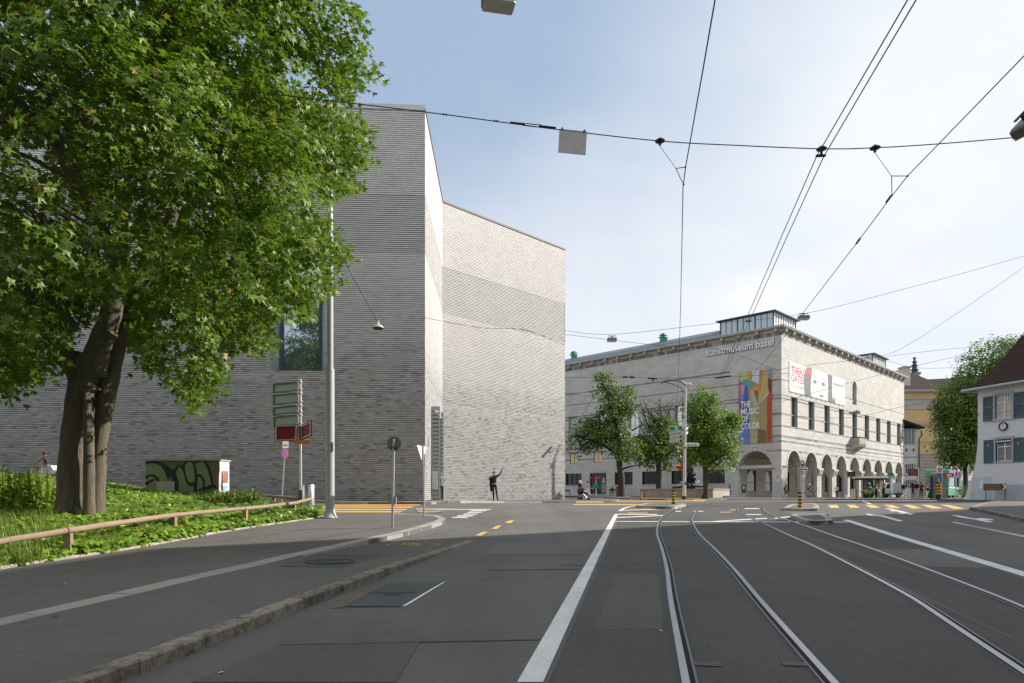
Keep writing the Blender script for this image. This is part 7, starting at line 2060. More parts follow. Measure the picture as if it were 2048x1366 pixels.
gs = dsign([(1335.5, 857.5), (1340.5, 852.2), (1366, 850.4), (1366, 860.6), (1340.5, 862.4)], M_signwhite, "motorway_sign", 0, M_signgreen)
mb = MB()
for a, b, y0, y1 in ((1350.2, 1352, 852.5, 860.8), (1353.8, 1355.4, 852.3, 860.6)): mb.prism([P(a, y1, DL - .19), P(b, y1 - .1, DL - .19), P(b + (.9 if a < 1352 else -.9), y0, DL - .19), P(a + .9 * (1 if a < 1352 else -1), y0, DL - .19)], (0, -.004, 0))
mb.prism([P(1348.6, 856.2, DL - .19), P(1357, 855.8, DL - .19), P(1357, 854.6, DL - .19), P(1348.6, 855, DL - .19)], (0, -.004, 0)); mb.build("motorway_symbol", M_signwhite, gs, world=True)
for k, (w_, y) in enumerate((("Bahnhof SBB", 866.3), ("Zentrum West", 873.8), ("Zentrum Ost", 881.8))):
 b = dsign([(1337.8, y + .9), (1340.4, y - 2.6), (1365.8, y - 4.2), (1365.8, y + 2.2), (1340.4, y + 4.0)], M_cream, "direction_sign")
 xe = (1362 if k == 0 else 1358)
 lettering(w_, P(1341.4, y + 2.2, DL - .21), Vector((1, 0, .06)), (-.06, 0, 1), .2, M_signblack, b, "sign_text", .001, width=(xe - 1341.4) / FOC * DL)
 if k:
  MB().disc(P(1361.8, y - .6, DL - .20), (0, -1, 0), .10, 12, .004).build("parking_dot", M_signblack, b, world=True)
b = dsign([(1373.2, 885.2), (1396.2, 885.6), (1399.6, 889.4), (1396.2, 893), (1373.2, 892.2)], M_signwhite, "direction_sign")
lettering("Heuwaage", P(1375, 891, DL - .19), (1, 0, 0), (0, 0, 1), .22, M_signblack, b, "sign_text", .001, width=19.5 / FOC * DL)
dsign([(1360, 895.2), (1362.2, 892.8), (1374.6, 893.2), (1375, 895.5), (1374.4, 897.4), (1362.2, 897.8)], M_signwhite, "walking_sign", 1, pm("walking_brown", (.36, .17, .13), .5, .1, 3))
for y in (857, 866): MB().prism([P(1370.2, y + 5.5, DL), P(1376, y + 1.2, DL + 1.4), P(1376.6, y - 4, DL + 1.4), P(1370.2, y + .2, DL)], (0, .03, 0)).build("direction_sign", M_cream, lp, world=True)
mb = MB()
for x, y in ((1356.5, 896), (1356.8, 903.5), (1362, 914.5)): mb.lathe([(.01, -.06), (.09, 0), (.07, .12), (.01, .16)], P(x, y, DL), 8)
mb.build("signal_lamp", M_signwhite, lp, world=True)
MB().disc(P(1371.8, 967, DL - .16), (0, -1, 0), .13, 14, .01).build("blue_disc", M_signblue, lp, world=True)
# stone fountain basin and bronze group
DF = 66.0
f0, f1 = P(1297, 992.5, DF), P(1426, 992, DF); f2 = P(1459, 991, 69.5)
fz0, fz1 = gz(f0.x, DF) + .1, P(1297, 977.3, DF).z
ft = empty("fountain", ((f0.x + f2.x) / 2, DF + 3, fz0), "long stained stone fountain basin with white water splashing under the trees", "fountain")
outl_ = [(f0.x, f0.y), (f1.x, f1.y), (f2.x, f2.y), (f2.x - 1.2, f2.y + 4), (f0.x + .6, f0.y + 7)]
mb = MB()
cx_, cy_ = sum(a for a, b in outl_) / 5, sum(b for a, b in outl_) / 5
inn = [(cx_ + (a - cx_) * .92, cy_ + (b - cy_) * .9) for a, b in outl_]
for i in range(5):
 j = (i + 1) % 5
 mb.quad((*outl_[i], fz0 - .3), (*outl_[j], fz0 - .3), (*outl_[j], fz1 - .1), (*outl_[i], fz1 - .1)); mb.quad((*inn[j], fz1 - .4), (*inn[i], fz1 - .4), (*inn[i], fz1 - .1), (*inn[j], fz1 - .1))
mb.build("basin", pm("stained_stone", (.40, .35, .28), .85, .3, 1.4, dirt=.5, stretch=(2.5, 2.5, .25)), ft, world=True)
mb = MB()
for i in range(5):
 j = (i + 1) % 5; k = 1.02
 e = [(cx_ + (a - cx_) * 1.02, cy_ + (b - cy_) * 1.02) for a, b in outl_]
 mb.prism([(*e[i], fz1 - .1), (*e[j], fz1 - .1), (*inn[j], fz1 - .1), (*inn[i], fz1 - .1)], (0, 0, .1))
mb.build("rim", pm("rim_stone", (.36, .31, .26), .8, .15, 3), ft, world=True)
mb = MB(); mb.quad(*[(*q, fz1 - .22) for q in inn]); mb.build("water", glass_mat("fountain_water", (.03, .05, .05), .08), ft, world=True)
mb = MB()
for px, py, r in ((1363, 968, .22), (1358, 972, .16), (1389, 968, .2), (1393, 966, .24), (1345, 976, .14), (1402, 973, .2), (1408, 976, .14), (1378, 970, .14)):
 c = P(px, py, DF + 3)
 for k in range(7): mb.lathe([(.01, -r * .3), (r * .4, -r * .1), (r * .35, r * .3), (.01, r * .5)], c + Vector((U(-r, r), U(-r, r), U(-r, r) * .8)), 7)
mb.build("water_splash", pm("white_water", (.66, .68, .7), .5, .1, 5), ft, world=True)
mb = MB(); a, b = P(1344, 975.5, DF + 2.5), P(1408, 973, DF + 2.5); mb.tube([a, (a + b) / 2 + Vector((0, 0, .06)), b], .1, 8); mb.build("overflow_trough", M_dark, ft, world=True)
MB().box(f2.x - 1, P(1472, 990, 68.5).x, 68, 70, fz0 - .4, P(1465, 991.2, 68.5).z).build("step", M_limep, ft, world=True)
st = P(1384, 976, DF + 3.4)
br = empty("bronze_sculpture", st, "dark bronze figure group rising like a column from the fountain basin", "sculpture")
def lump(mb, path, rr, n=10): mb.tube(smooth_line(catmull([P(x, y, DF + 3.4 + o) for x, y, o in path], 4), 1), [np.interp(i / (len(path) * 4 - 4) * (len(rr) - 1), range(len(rr)), rr) for i in range(len(path) * 4 - 3)], n)
mb = MB()
lump(mb, [(1376, 980, 0), (1378, 960, 0), (1376, 940, 0), (1378, 922, 0), (1379, 912, 0)], [.5, .45, .38, .34, .25])
lump(mb, [(1384, 980, -.2), (1386, 964, -.2), (1383, 950, -.2), (1385, 938, -.2)], [.34, .26, .2, .12])
lump(mb, [(1383, 948, -.3), (1388, 951, -.4), (1391, 948.5, -.4), (1388, 945.5, -.4)], [.13, .11, .08, .05], 7)
lump(mb, [(1372, 932, -.2), (1370, 921, -.2), (1374, 915, -.2)], [.15, .1, .1], 7)
lump(mb, [(1386, 960, -.3), (1390, 957, -.5), (1388, 966, -.5), (1389, 977, -.5)], [.16, .13, .1, .08], 7)
lump(mb, [(1373, 975, -.4), (1369, 962, -.5), (1371, 950, -.5)], [.2, .18, .14], 8)
for x, y, r in ((1384.6, 937, .17), (1378, 911, .17), (1371, 945, .15)): mb.lathe([(.01, -r), (r * .75, -r * .6), (r * .9, 0), (r * .7, r * .7), (.01, r * 1.05)], P(x, y, DF + 3.1), 10)
mb.build("figures", pm("dark_bronze", (.018, .022, .022), .45, .4, 4, metal=.5, bmp=.5, bscale=9), br, world=True, smooth_=True)
# orange and red canopy hanging beside the lamp post
DA = 68; cn = empty("canopy", P(1360, 936, DA), "small orange and red canopy glowing in the sun behind the lamp post", "canopy")
mb = MB(); mb.prism([P(1350, 932, DA), P(1372, 930.5, DA), P(1372, 929, DA + 1), P(1352, 929.5, DA + 1)], (0, .3, -.15)); mb.build("valance", M_orange, cn, world=True)
mb = MB(); mb.prism([P(1350, 932.5, DA), P(1372, 931.5, DA), P(1371, 939.5, DA + .3), P(1361, 940.5, DA + .3), P(1355, 936, DA)], (0, .4, .02)); mb.build("fabric", pm("canopy_red", (.55, .06, .035), .6, .1, 2), cn, world=True)
# red disc and green panel sign by the side door, bikes and bench
DR = 92; r0 = P(1192.5, 994, DR); r0.z = gz(r0.x, DR) + .12
rs = empty("stop_totem", r0, "pink-red disc above a green panel on a thin white pole by the museum's side door", "sign")
MB().tube([r0, P(1192.5, 952, DR)], .07, 8).build("pole", M_signwhite, rs, world=True)
MB().disc(P(1193, 956, DR - .1), (0, -1, 0), .27, 16, .03).build("disc", pm("disc_pink", (.55, .07, .13), .5, .1, 3), rs, world=True)
MB().prism([P(1184.5, 976.5, DR - .1), P(1197, 977, DR - .1), P(1197.5, 969, DR - .1), P(1188, 967.5, DR - .1), P(1184.5, 969.5, DR - .1)], (0, .05, 0)).build("panel", pm("panel_teal", (.01, .32, .24), .5, .1, 3), rs, world=True)
def bench(px, py, d, wpx, label):
 b = P(px, py, d); b.z = gz(b.x, d) + .14; w = wpx / FOC * d / 2
 be = empty("bench", b, label, "bench", "dark benches by the museum wall")
 for k in range(3): MB().box(-w, w, -.22 + k * .15, -.1 + k * .15, .44, .48).build("seat_slat", M_dark, be)
 for k in range(2): MB().box(-w, w, .22, .26, .62 + k * .16, .74 + k * .16).build("back_slat", M_dark, be)
 for x in (-w * .8, w * .8): MB().box(x - .03, x + .03, -.2, .26, 0, .44).build("leg", M_dark, be)
 return be
bench(1230, 990, 96, 24, "dark bench with a couple sitting on it against the museum wall")
bench(1134, 991, 100, 14, "empty dark bench at the corner of the brick wing")
# litter bin, notice stand, display boards, tram shelter, posts by the arcade
b = P(1706, 996.5, 64); nb = empty("litter_bin", b, "tall round pale steel bin in front of the arcade columns", "bin")
MB().lathe([(.2, 0), (.2, .78)], (0, 0, 0), 18).build("body", M_alu, nb, smooth_=True); MB().lathe([(.25, .8), (.25, .86), (.05, .88)], (0, 0, 0), 18).build("lid", M_steel, nb)
b = P(1694.5, 997, 62); ab = empty("notice_stand", b, "small white folding notice stand at the foot of the display post", "notice stand")
MB().prism([(-.13, 0, 0), (.13, 0, 0), (.08, .1, .35), (-.14, .1, .35)], (0, .03, 0)).build("front_board", M_signwhite, ab); MB().prism([(-.13, .22, 0), (.13, .22, 0), (.08, .12, .35), (-.14, .12, .35)], (0, .02, 0)).build("rear_board", M_signwhite, ab)
def display(pxp, pyb, d, x0, x1, y0, y1, label):
 b = P(pxp, pyb, d); o = empty("display_post", b, label, "information display")
 MB().tube([b + Vector((0, 0, -.1)), P(pxp, y0 - 3, d)], .1, 10).build("post", M_greypaint, o, world=True)
 a, c = P(x0, y1, d - .12), P(x1, y0, d - .12)
 MB().box(a.x, c.x, d - .25, d - .02, a.z, c.z).build("casing", M_dark, o, world=True)
 q = MB(); e = (c.x - a.x) * .07; q.box(a.x + e, c.x - e, d - .262, d - .25, a.z + .08, c.z - .08); q.build("screen", pm("amber_screen", (.06, .035, .015), .3, .6, 12), o, world=True)
 mb = MB()
 for r in range(3): mb.box(a.x + e * 2, a.x + (c.x - a.x) * (.55 + .1 * r), d - .268, d - .263, c.z - .2 - r * .14, c.z - .16 - r * .14)
 mb.build("screen_text", pm("amber_text", (.35, .16, .03), .5, .1, 5), o, world=True)
display(1693.5, 997.5, 63, 1695.5, 1709, 943.5, 953, "slim post with a dark display board in front of the arcade's fourth column")
display(1836, 998, 70, 1817, 1834, 938, 951.5, "dark post with a display board in front of the pale annex")
DH = 76
sh = empty("tram_shelter", P(1750, 996, DH), "glass tram shelter with thin white roof and green panels before the arcade", "tram shelter")
def hb(x0, x1, y0, y1, d0, d1, nm, m):
 a, b = P(x0, y1, d0), P(x1, y0, d0); return MB().box(a.x, b.x, d0, d1, a.z, b.z).build(nm, m, sh, world=True)
hb(1722, 1777, 952.5, 956.2, DH - .8, DH + 1.2, "roof", pm("shelter_roof", (.62, .63, .6), .4, .08, 3))
hb(1724, 1775, 956.2, 959.5, DH - .5, DH + 1.1, "roof_beam", M_dark)
M_shg = clear_glass("shelter_glass", (.55, .72, .64), .35)
for x0, x1 in ((1727, 1738), (1739, 1748), (1749, 1759)): hb(x0, x1, 960, 992, DH + 1.0, DH + 1.04, "glass_panel", M_shg)
hb(1740, 1747, 961, 976, DH + .9, DH + .96, "green_panel", pm("shelter_green", (.02, .2, .15), .4, .1, 2))
hb(1760, 1766, 960, 994, DH - .2, DH + 1.0, "side_panel", pm("shelter_cream", (.5, .47, .38), .6, .1, 2))
for x in (1723.5, 1738.3, 1759.5, 1767): hb(x, x + 1.3, 956, 997, DH + .3, DH + .4, "post", M_dark)
hb(1729, 1757, 985.5, 986.8, DH + .4, DH + .8, "bench_seat", M_dark)
b = P(1783, 997, 68); gpst = empty("stop_post", b, "tram stop post with a green head and a white timetable by the van", "stop sign")
MB().tube([b, P(1783, 944, 68)], .12, 10).build("post", M_greypaint, gpst, world=True)
MB().prism([P(1780, 951.5, 67.8), P(1786.5, 951.5, 67.8), P(1786.5, 945, 67.8), P(1780, 945, 67.8)], (0, .12, 0)).build("green_head", M_signgreen, gpst, world=True)
MB().prism([P(1782.6, 984, 67.8), P(1785.8, 984, 67.8), P(1785.8, 957, 67.8), P(1782.6, 957, 67.8)], (0, .08, 0)).build("timetable", M_signwhite, gpst, world=True)
b = P(1912, 997.5, 62); g2 = empty("stop_post", b, "thin pale green-topped stop post directly in front of the tram", "stop sign")
MB().tube([b, P(1912, 945, 62)], .055, 8).build("post", pm("post_pale_green", (.42, .5, .42), .5, .1, 3), g2, world=True)
MB().prism([P(1911.3, 952, 61.9), P(1914.5, 952, 61.9), P(1914.5, 945, 61.9), P(1911.3, 945, 61.9)], (0, .08, 0)).build("green_head", M_signgreen, g2, world=True)
for (x0, x1, y0, lab) in ((1866, 1876, 953, "left glass information column at the tram stop with a dark frame"), (1885, 1896, 957, "right glass information column at the tram stop beside the green tram")):
 d = 63; b = P((x0 + x1) / 2, 997, d); gcn = empty("glass_column", b, lab, "information column")
 a, c = P(x0, 996, d), P(x1, y0, d)
 MB().box(a.x, c.x, d, d + .12, a.z, c.z).build("glass_panel", clear_glass("column_glass", (.52, .68, .58), .5), gcn, world=True)
 MB().box(a.x - .14, a.x, d - .02, d + .2, a.z - .05, c.z + .05).build("frame", M_dark, gcn, world=True)
 MB().box(a.x, c.x, d - .02, d + .16, a.z - .08, a.z).build("foot", M_steel, gcn, world=True)
d = 61; b = P(1877, 998, d); ns = empty("limit_sign", b, "square white sign board with a red ring above the red direction board", "traffic sign")
MB().tube([P(1878, 966, d), P(1878, 932, d)], .05, 8).build("pole", M_steel, ns, world=True)
MB().prism([P(1873.4, 945, d - .08), P(1885.5, 945, d - .08), P(1885.5, 931.8, d - .08), P(1873.4, 931.8, d - .08)], (0, .03, 0)).build("board", M_signwhite, ns, world=True)
MB().ring(P(1879.4, 939.6, d - .085), (0, -1, 0), .14, .21, 20, .006).build("red_ring", M_signred, ns, world=True)
MB().ring(P(1879.4, 939.6, d - .087), (0, -1, 0), .05, .09, 14, .006).build("zone_mark", M_signblack, ns, world=True)
rd = empty("direction_board", P(1892, 997, d), "red direction board with blue end pointing right, below the ringed sign", "direction sign")
MB().prism([P(1886, 955, d - .1), P(1907, 955, d - .1), P(1909.8, 950.5, d - .1), P(1907, 946, d - .1), P(1886, 946, d - .1)], (0, .04, 0)).build("red_arrow", M_signred, rd, world=True)
MB().prism([P(1876.5, 956, d - .1), P(1883, 956, d - .1), P(1883, 946.5, d - .1), P(1876.5, 946.5, d - .1)], (0, .04, 0)).build("blue_end", M_signblue, rd, world=True)
mb = MB(); mb.prism([P(1906, 955.4, d - .105), P(1907.6, 955.4, d - .105), P(1910.6, 950.5, d - .105), P(1907.6, 945.4, d - .105), P(1906, 945.4, d - .105), P(1908.6, 950.5, d - .105)], (0, -.004, 0))
for k in range(2): mb.prism([P(1893.5, 950 + k * 3, d - .105), P(1903, 950 + k * 3, d - .105), P(1903, 948.2 + k * 3, d - .105), P(1893.5, 948.2 + k * 3, d - .105)], (0, -.004, 0))
mb.build("white_print", M_signwhite, rd, world=True)
for x in (1877.5, 1884): MB().tube([P(x, 997, d), P(x, 946, d)], .035, 6).build("pole", M_steel, rd, world=True)
# brown direction board in front of the white house
bs0 = W3(2.0, 1.0, 1.15); brs = empty("brown_sign", (bs0.x, bs0.y, 1.09), "low brown arrow sign on two legs in front of the white house", "direction sign")
def b3(t, z, o=0.0): return W3(t, z, 1.1 + o)
for t in (1.55, 3.05): MB().tube([b3(t, 1.0), b3(t, 2.35)], .03, 6).build("leg", M_dark, brs, world=True)
MB().prism([b3(1.42, 1.82, .04), b3(3.0, 1.82, .04), b3(3.22, 2.06, .04), b3(3.0, 2.32, .04), b3(1.42, 2.32, .04)], b3(0, 0, .05) - b3(0, 0, 0)).build("arrow_board", M_brown, brs, world=True)
MB().prism([b3(2.92, 1.85, .096), b3(3.02, 1.85, .096), b3(3.24, 2.06, .096), b3(3.02, 2.3, .096), b3(2.92, 2.3, .096), b3(3.1, 2.06, .096)], b3(0, 0, .004) - b3(0, 0, 0)).build("arrow_mark", M_signwhite, brs, world=True)
mb = MB()
for k in range(2): mb.prism([b3(1.55, 1.92 + k * .2, .096), b3(2.75, 1.92 + k * .2, .096), b3(2.75, 2.0 + k * .2, .096), b3(1.55, 2.0 + k * .2, .096)], b3(0, 0, .003) - b3(0, 0, 0))
mb.build("board_print", pm("faded_print", (.2, .14, .11), .6, .2, 8), brs, world=True)
pb = G(1926, 996, .12);
# green notice box and dark frame by the big arch
q = empty("notice_box", L3(4.9, 1.1, -1.2), "small dark green notice box standing inside the large arch", "notice box")
a, b = P(1484.5, 986, 81.2), P(1491.5, 969, 81.2)
MB().box(a.x, b.x, 81.15, 81.45, a.z, b.z).build("box", pm("box_green", (.05, .09, .07), .5, .1, 3), q, world=True)
MB().box(a.x + .1, b.x - .18, 81.13, 81.148, a.z + .5, b.z - .2).build("notice", M_signwhite, q, world=True)
MB().box(a.x + .1, b.x - .1, 81.2, 81.4, 1.0, a.z).build("plinth", M_limep, q, world=True)
# ------------------------------------------------------------------ overhead wires and hanging lamps
R_.seed(60)
def wire_pts(px, d=None, z=None):
 out = []
 for q in px:
  if z is not None: dd = (z - CZ) * FOC / (HOR - q[1])
  else: dd = q[2] if len(q) > 2 else d
  out.append(P(q[0], q[1], dd))
 return out
def wire(name, pts, r, label, cat="wire", group="overhead tram wires", smooth_it=0):
 o = empty(name, pts[0], label, cat, group)
 f = catmull(pts, 6) if smooth_it else pts
 MB().tube(f, r, 6).build("wire", M_wire, o, world=True)
 return o
M_ins = pm("insulator_green_black", (.02, .035, .033), .4, .2, 5)
sp_px = [(-120, 112), (130, 137), (480, 180), (850, 224), (1115, 259), (1320, 282), (1480, 291), (1643, 297.5), (1750, 295.5), (1900, 286), (2140, 265)]
SPW = wire("span_wire", wire_pts(sp_px, 11.0), .0085, "long span wire across the street with a square plate, turnbuckle and black hangers", "span wire", None, 1)
def cap(c, w, h, parent, name="hanger"):
 mb = MB(); mb.lathe([(w * .25, h * .5), (w * .5, h * .35), (w, h * .1), (w * .95, 0), (w * .3, -.02 * h), (w * .26, -h * .45), (w * .1, -h * .6)], c, 12); mb.build(name, M_ins, parent, world=True)
for px, py in ((1320, 283), (1643, 299), (1750, 297)): cap(P(px, py, 11), .085, .12, SPW)
for px, py in ((890, 229), (992, 242)):
 mb = MB(); c = P(px, py, 11); mb.tube([c + Vector((-.035, 0, .004)), c + Vector((-.01, 0, 0)), c + Vector((.01, 0, 0)), c + Vector((.035, 0, -.004))], [.02, .01, .01, .02], 8); mb.build("insulator", M_ins, SPW, world=True)
mb = MB()
mb.tube([P(1020, 244.5, 11), P(1046, 247.5, 11)], .014, 6); mb.tube([P(1082, 252, 11), P(1112, 255.5, 11)], .014, 6)
for y0, y1 in ((246, 249.5), (250.5, 254.5)): mb.tube([P(1052, y0 + 1, 11), P(1080, y0 + 4, 11)], .008, 6)
for x, y in ((1048, 248.5), (1081, 252)): mb.lathe([(.005, -.03), (.03, 0), (.005, .03)], P(x, y, 11), 8)
mb.build("turnbuckle", M_wire, SPW, world=True)
pc = P(1145, 284, 11); hp_ = empty("hanging_plate", pc, "square grey metal plate hanging from the span wire", "plate")
ux, uy = (P(1173, 262.5, 11) - P(1118, 257, 11)) / 2, (P(1118, 257, 11) - P(1115, 304, 11)) / 2
MB().obox((0, 0, 0), ux, uy, (0, .006, 0)).build("plate", pm("plate_zinc", (.33, .32, .31), .45, .25, 5, metal=.5), hp_)
mb = MB()
for s_ in (-.8, .8): mb.obox(ux * s_ + uy * 1.02, ux * .06, uy * .08, (0, .02, 0))
mb.build("clip", M_dark, hp_)
ZC = 6.85
wA = wire("contact_wire", wire_pts([(1440, -60), (1430, 0), (1404, 150), (1371, 335), (1366, 375), (1364, 480), (1361, 620), (1358, 715), (1356, 770), (1352, 812)], z=ZC), .0085, "single contact wire over the left-hand track, hung from a small triangle", "contact wire")
w1 = wire("contact_wire", wire_pts([(1838, -60), (1815, 0), (1634, 311), (1560, 480), (1492, 640), (1438, 757), (1447, 778), (1470, 812)], z=7.15), .0085, "left wire of the close pair running between the two tracks", "contact wire")
w2 = wire("contact_wire", wire_pts([(1855, -60), (1832, 0), (1648, 312), (1571, 480), (1500, 640), (1443, 757), (1453, 778), (1478, 812)], z=7.15), .0085, "right wire of the close pair running between the two tracks", "contact wire")
w3 = wire("contact_wire", wire_pts([(2140, 16), (2048, 112), (1815, 352), (1780, 397), (1715, 484), (1606, 626), (1548, 700), (1500, 757)], z=ZC), .0085, "contact wire over the right-hand track, slanting in from the upper right", "contact wire")
def yoke(a, b, c, e, parent):
 mb = MB(); A, B, C_, E_ = [P(x, y, d) for x, y, d in (a, b, c, e)]
 mb.tube([A, B], .0045, 5); mb.tube([B, C_], .007, 6); mb.tube([B, E_], .007, 6)
 for q in (C_, E_): mb.lathe([(.004, -.022), (.018, 0), (.004, .022)], q, 6)
 mb.build("yoke", M_wire, parent, world=True)
dd = lambda y: (ZC - CZ) * FOC / (HOR - y)
yoke((1320, 292, 11), (1352, 337, dd(337)), (1371, 334, dd(334)), (1367, 369, dd(369)), wA)
yoke((1750, 306, 11), (1783, 352, dd(352)), (1815, 352, dd(352)), (1784, 390, dd(390)), w3)
mb = MB(); mb.tube([P(1642, 308, 11), P(1642, 312, 11)], .03, 6); mb.tube([P(1632, 312, 11), P(1651, 311, 11)], .022, 6); mb.build("double_clamp", M_wire, w1, world=True)
mb = MB()
for a, b in (((1782, 392), (1773, 404)), ((1720, 477), (1713, 487))): mb.tube([P(*a, dd(a[1])), P(*b, dd(b[1]))], .022, 6)
mb.build("sleeve", M_wire, w3, world=True)
mb = MB()
for x, y in ((1504, 632), (1497, 643)):
 mb.tube([P(x - 5, y, 20), P(x + 5, y - 1, 20)], .02, 6)
mb.build("spacer", M_wire, w2, world=True)
thin = [([(1128, 661), (1228, 668.5), (1437, 646), (1605, 628), (1820, 575), (2060, 509)], 38, "span wire carrying the two box lamps over the junction"),
  ([(1128, 668.5), (1190, 676), (1320, 691), (1440, 700), (1560, 742)], 40, "thin wire below the left box lamp"),
  ([(1128, 755.5), (1250, 754), (1305, 756.5), (1440, 754.5), (1600, 745)], 36, "span wire in front of the museum wall above the plaza trees"),
  ([(1520, 744), (1622, 730), (1710, 719.5), (1790, 703), (1900, 636), (2060, 526)], 46, "thin wire rising to the right past the museum's right roof lantern"),
  ([(1560, 804), (1690, 768), (1810, 737), (1985, 696), (2060, 676)], 52, "thin wire crossing the museum's arcade front"),
  ([(1590, 832), (1700, 835), (1812, 812), (1930, 792)], 60, "thin wire sagging across the museum's tall windows"),
  ([(1773, 713), (1900, 698), (2060, 686)], 55, "thin wire running towards the white house's roof"),
  ([(1773, 720), (1832, 735.5), (1920, 735), (2018, 733)], 64, "thin wire carrying the small lamp by the church pinnacle"),
  ([(1128, 785), (1220, 800), (1380, 835), (1560, 870)], 50, "thin guy wire behind the plaza trees"),
  ([(1420, 866), (1560, 880), (1690, 905), (1800, 920)], 62, "thin wire above the arcade arches"),
  ([(846, 635), (960, 655), (1050, 660), (1128, 690)], 33, "thin wire in front of the brick wing wall")]
for px, d, lab in thin: wire("span_wire", wire_pts(px, d), .0045 * d / 30 + .004, lab, "span wire", "thin span wires over the junction", 1)
mb = MB()
for x, y, w in ((1250, 754, 5), (1264, 754.3, 5)): mb.tube([P(x - w, y, 36), P(x + w, y + .3, 36)], .05, 6)
for x, y, w in ((1305, 757, 9), (1446, 754, 15)): mb.tube([P(x - w, y + (2 if w > 9 else -.5), 36), P(x + w, y - (2 if w > 9 else -.5), 36)], .045, 6);
mb.tube([P(1305, 757, 36), P(1307, 762, 36)], .05, 6); tag(mb.build("wire_fittings", M_wire), "black insulators and section bars on the span wire before the museum", "insulators")
def box_lamp(px, py, d, wpx, label, tilt=0.0, yaw=0.0):
 """street lamp hung from a span wire; px, py is the middle of its lower edge"""
 s = FOC / d; w = wpx / s; c = P(px, py, d)
 o = empty("hanging_lamp", c, label, "street lamp", "box lamps hung over the street", rz=yaw)
 o.rotation_euler = (0, tilt, yaw)
 h = w * .38
 mb = MB(); mb.cbox(-w / 2, w / 2, -w * .32, w * .32, h * .15, h, w * .07); mb.build("housing", pm("lamp_grey", (.19, .185, .18), .5, .12, 4, metal=.3), o)
 MB().cbox(-w * .47, w * .47, -w * .29, w * .29, -.02 * w, h * .148, w * .04).build("diffuser", pm("lamp_diffuser", (.66, .66, .62), .35, .06, 3), o)
 mb = MB(); mb.box(-w * .06, w * .06, -.02, .02, h, h * 1.45); mb.box(-w * .42, w * .42, -.02, .02, h * 1.45, h * 1.6); mb.build("bracket", M_dark, o)
 return o
box_lamp(1224, 683, 38, 19, "box-shaped lamp hanging left, above the museum's long roof")
box_lamp(1607.5, 639, 38, 21, "box-shaped lamp hanging in front of the museum's corner roof lantern")
box_lamp(1834.5, 749, 64, 12, "small round-edged lamp hanging beside the church pinnacle")
box_lamp(1713, 827, 60, 12, "small lamp hanging before the museum's middle windows, right of the pair")
box_lamp(1702, 827.5, 60, 7, "small dark lamp hanging before the museum's middle windows, left of the pair")
box_lamp(997, 12, 10.6, 66, "lamp cut off by the top edge of the picture", .0, .2)
box_lamp(2061, 258, 10.6, 60, "dark lamp cut off by the right edge of the picture", -.75, .3)
pl_ = P(756, 656, 31); pn = empty("pendant_lamp", pl_, "small flat pendant lamp hanging on a wire before the brick wall", "street lamp")
MB().lathe([(.27, 0), (.26, .05), (.17, .13), (.07, .19), (.05, .33)], (0, 0, 0), 18).build("shade", pm("pendant_grey", (.42, .41, .39), .5, .1, 4), pn, smooth_=True)
MB().lathe([(.24, -.03), (.25, 0)], (0, 0, 0), 18).build("glass", M_dark, pn)
MB().tube([Vector((-.05, 0, .33)), P(703, 550, 27) - pl_, P(660, 470, 22) - pl_], .012, 5).build("suspension_wire", M_wire, pn)
# ------------------------------------------------------------------ vehicles
M_van = pm("van_white", (.66, .67, .68), .3, .04, 2, spec=.6)
va, vb = Vector((45.4, 82.3)), Vector((49.55, 84.2)); vu = (vb - va).normalized(); vn = Vector((vu.y, -vu.x))
vz = gz(47, 83) + .13
VN = empty("parked_van", (va.x, va.y, vz), "white delivery van parked behind the stop post, facing left", "van", rz=math.atan2(vu.y, vu.x))
prof = [(0, .42), (.0, .72), (.12, .98), (.95, 1.12), (1.55, 1.74), (1.8, 1.84), (4.2, 1.86), (4.42, 1.7), (4.5, .95), (4.5, .36), (3.95, .3), (.4, .3)]
MB().prism([(x, -.0, z) for x, z in prof], (0, 1.75, 0)).build("body", M_van, VN)
M_vglass = glass_mat("van_glass", (.03, .035, .04), .05)
for q in ([(1.18, 1.16), (1.62, 1.66), (2.0, 1.7), (2.0, 1.16)], [(2.1, 1.16), (2.1, 1.7), (2.5, 1.7), (2.5, 1.16)]): MB().prism([(x, -.002, z) for x, z in q], (0, -.012, 0)).build("window", M_vglass, VN)
MB().quad((.98, .1, 1.15), (.98, 1.65, 1.15), (1.53, 1.6, 1.74), (1.53, .15, 1.74)).build("windscreen", M_vglass, VN)
for x in (.85, 3.65):
 w = MB().tube([(x, -.03, .33), (x, .2, .33)], .33, 20).build("wheel", M_black, VN)
 MB().disc((x, -.034, .33), (0, -1, 0), .2, 16, .012).build("rim", M_steel, w)
 MB().tube([(x, 1.55, .33), (x, 1.78, .33)], .33, 20).build("wheel", M_black, VN)
for z in (.55,): MB().prism([(.3, -.002, .33), (4.45, -.002, .33), (4.48, -.002, .5), (.3, -.002, .5)], (0, -.02, 0)).build("sill_trim", pm("grey_plastic", (.06, .06, .065), .6, .1, 4), VN)
mb = MB()
for x in (2.05, 3.1, 4.3): mb.box(x, x + .015, -.008, -.002, .5, 1.75)
mb.box(2.2, 3.0, -.01, -.002, .9, .92); mb.build("panel_gap", pm("gap_grey", (.2, .2, .21), .7, .1, 3), VN)
MB().box(4.38, 4.52, -.012, .12, .85, 1.25).build("tail_light", M_signred, VN)
MB().box(.0, .2, -.012, .25, .72, .88).build("headlight", M_signwhite, VN)
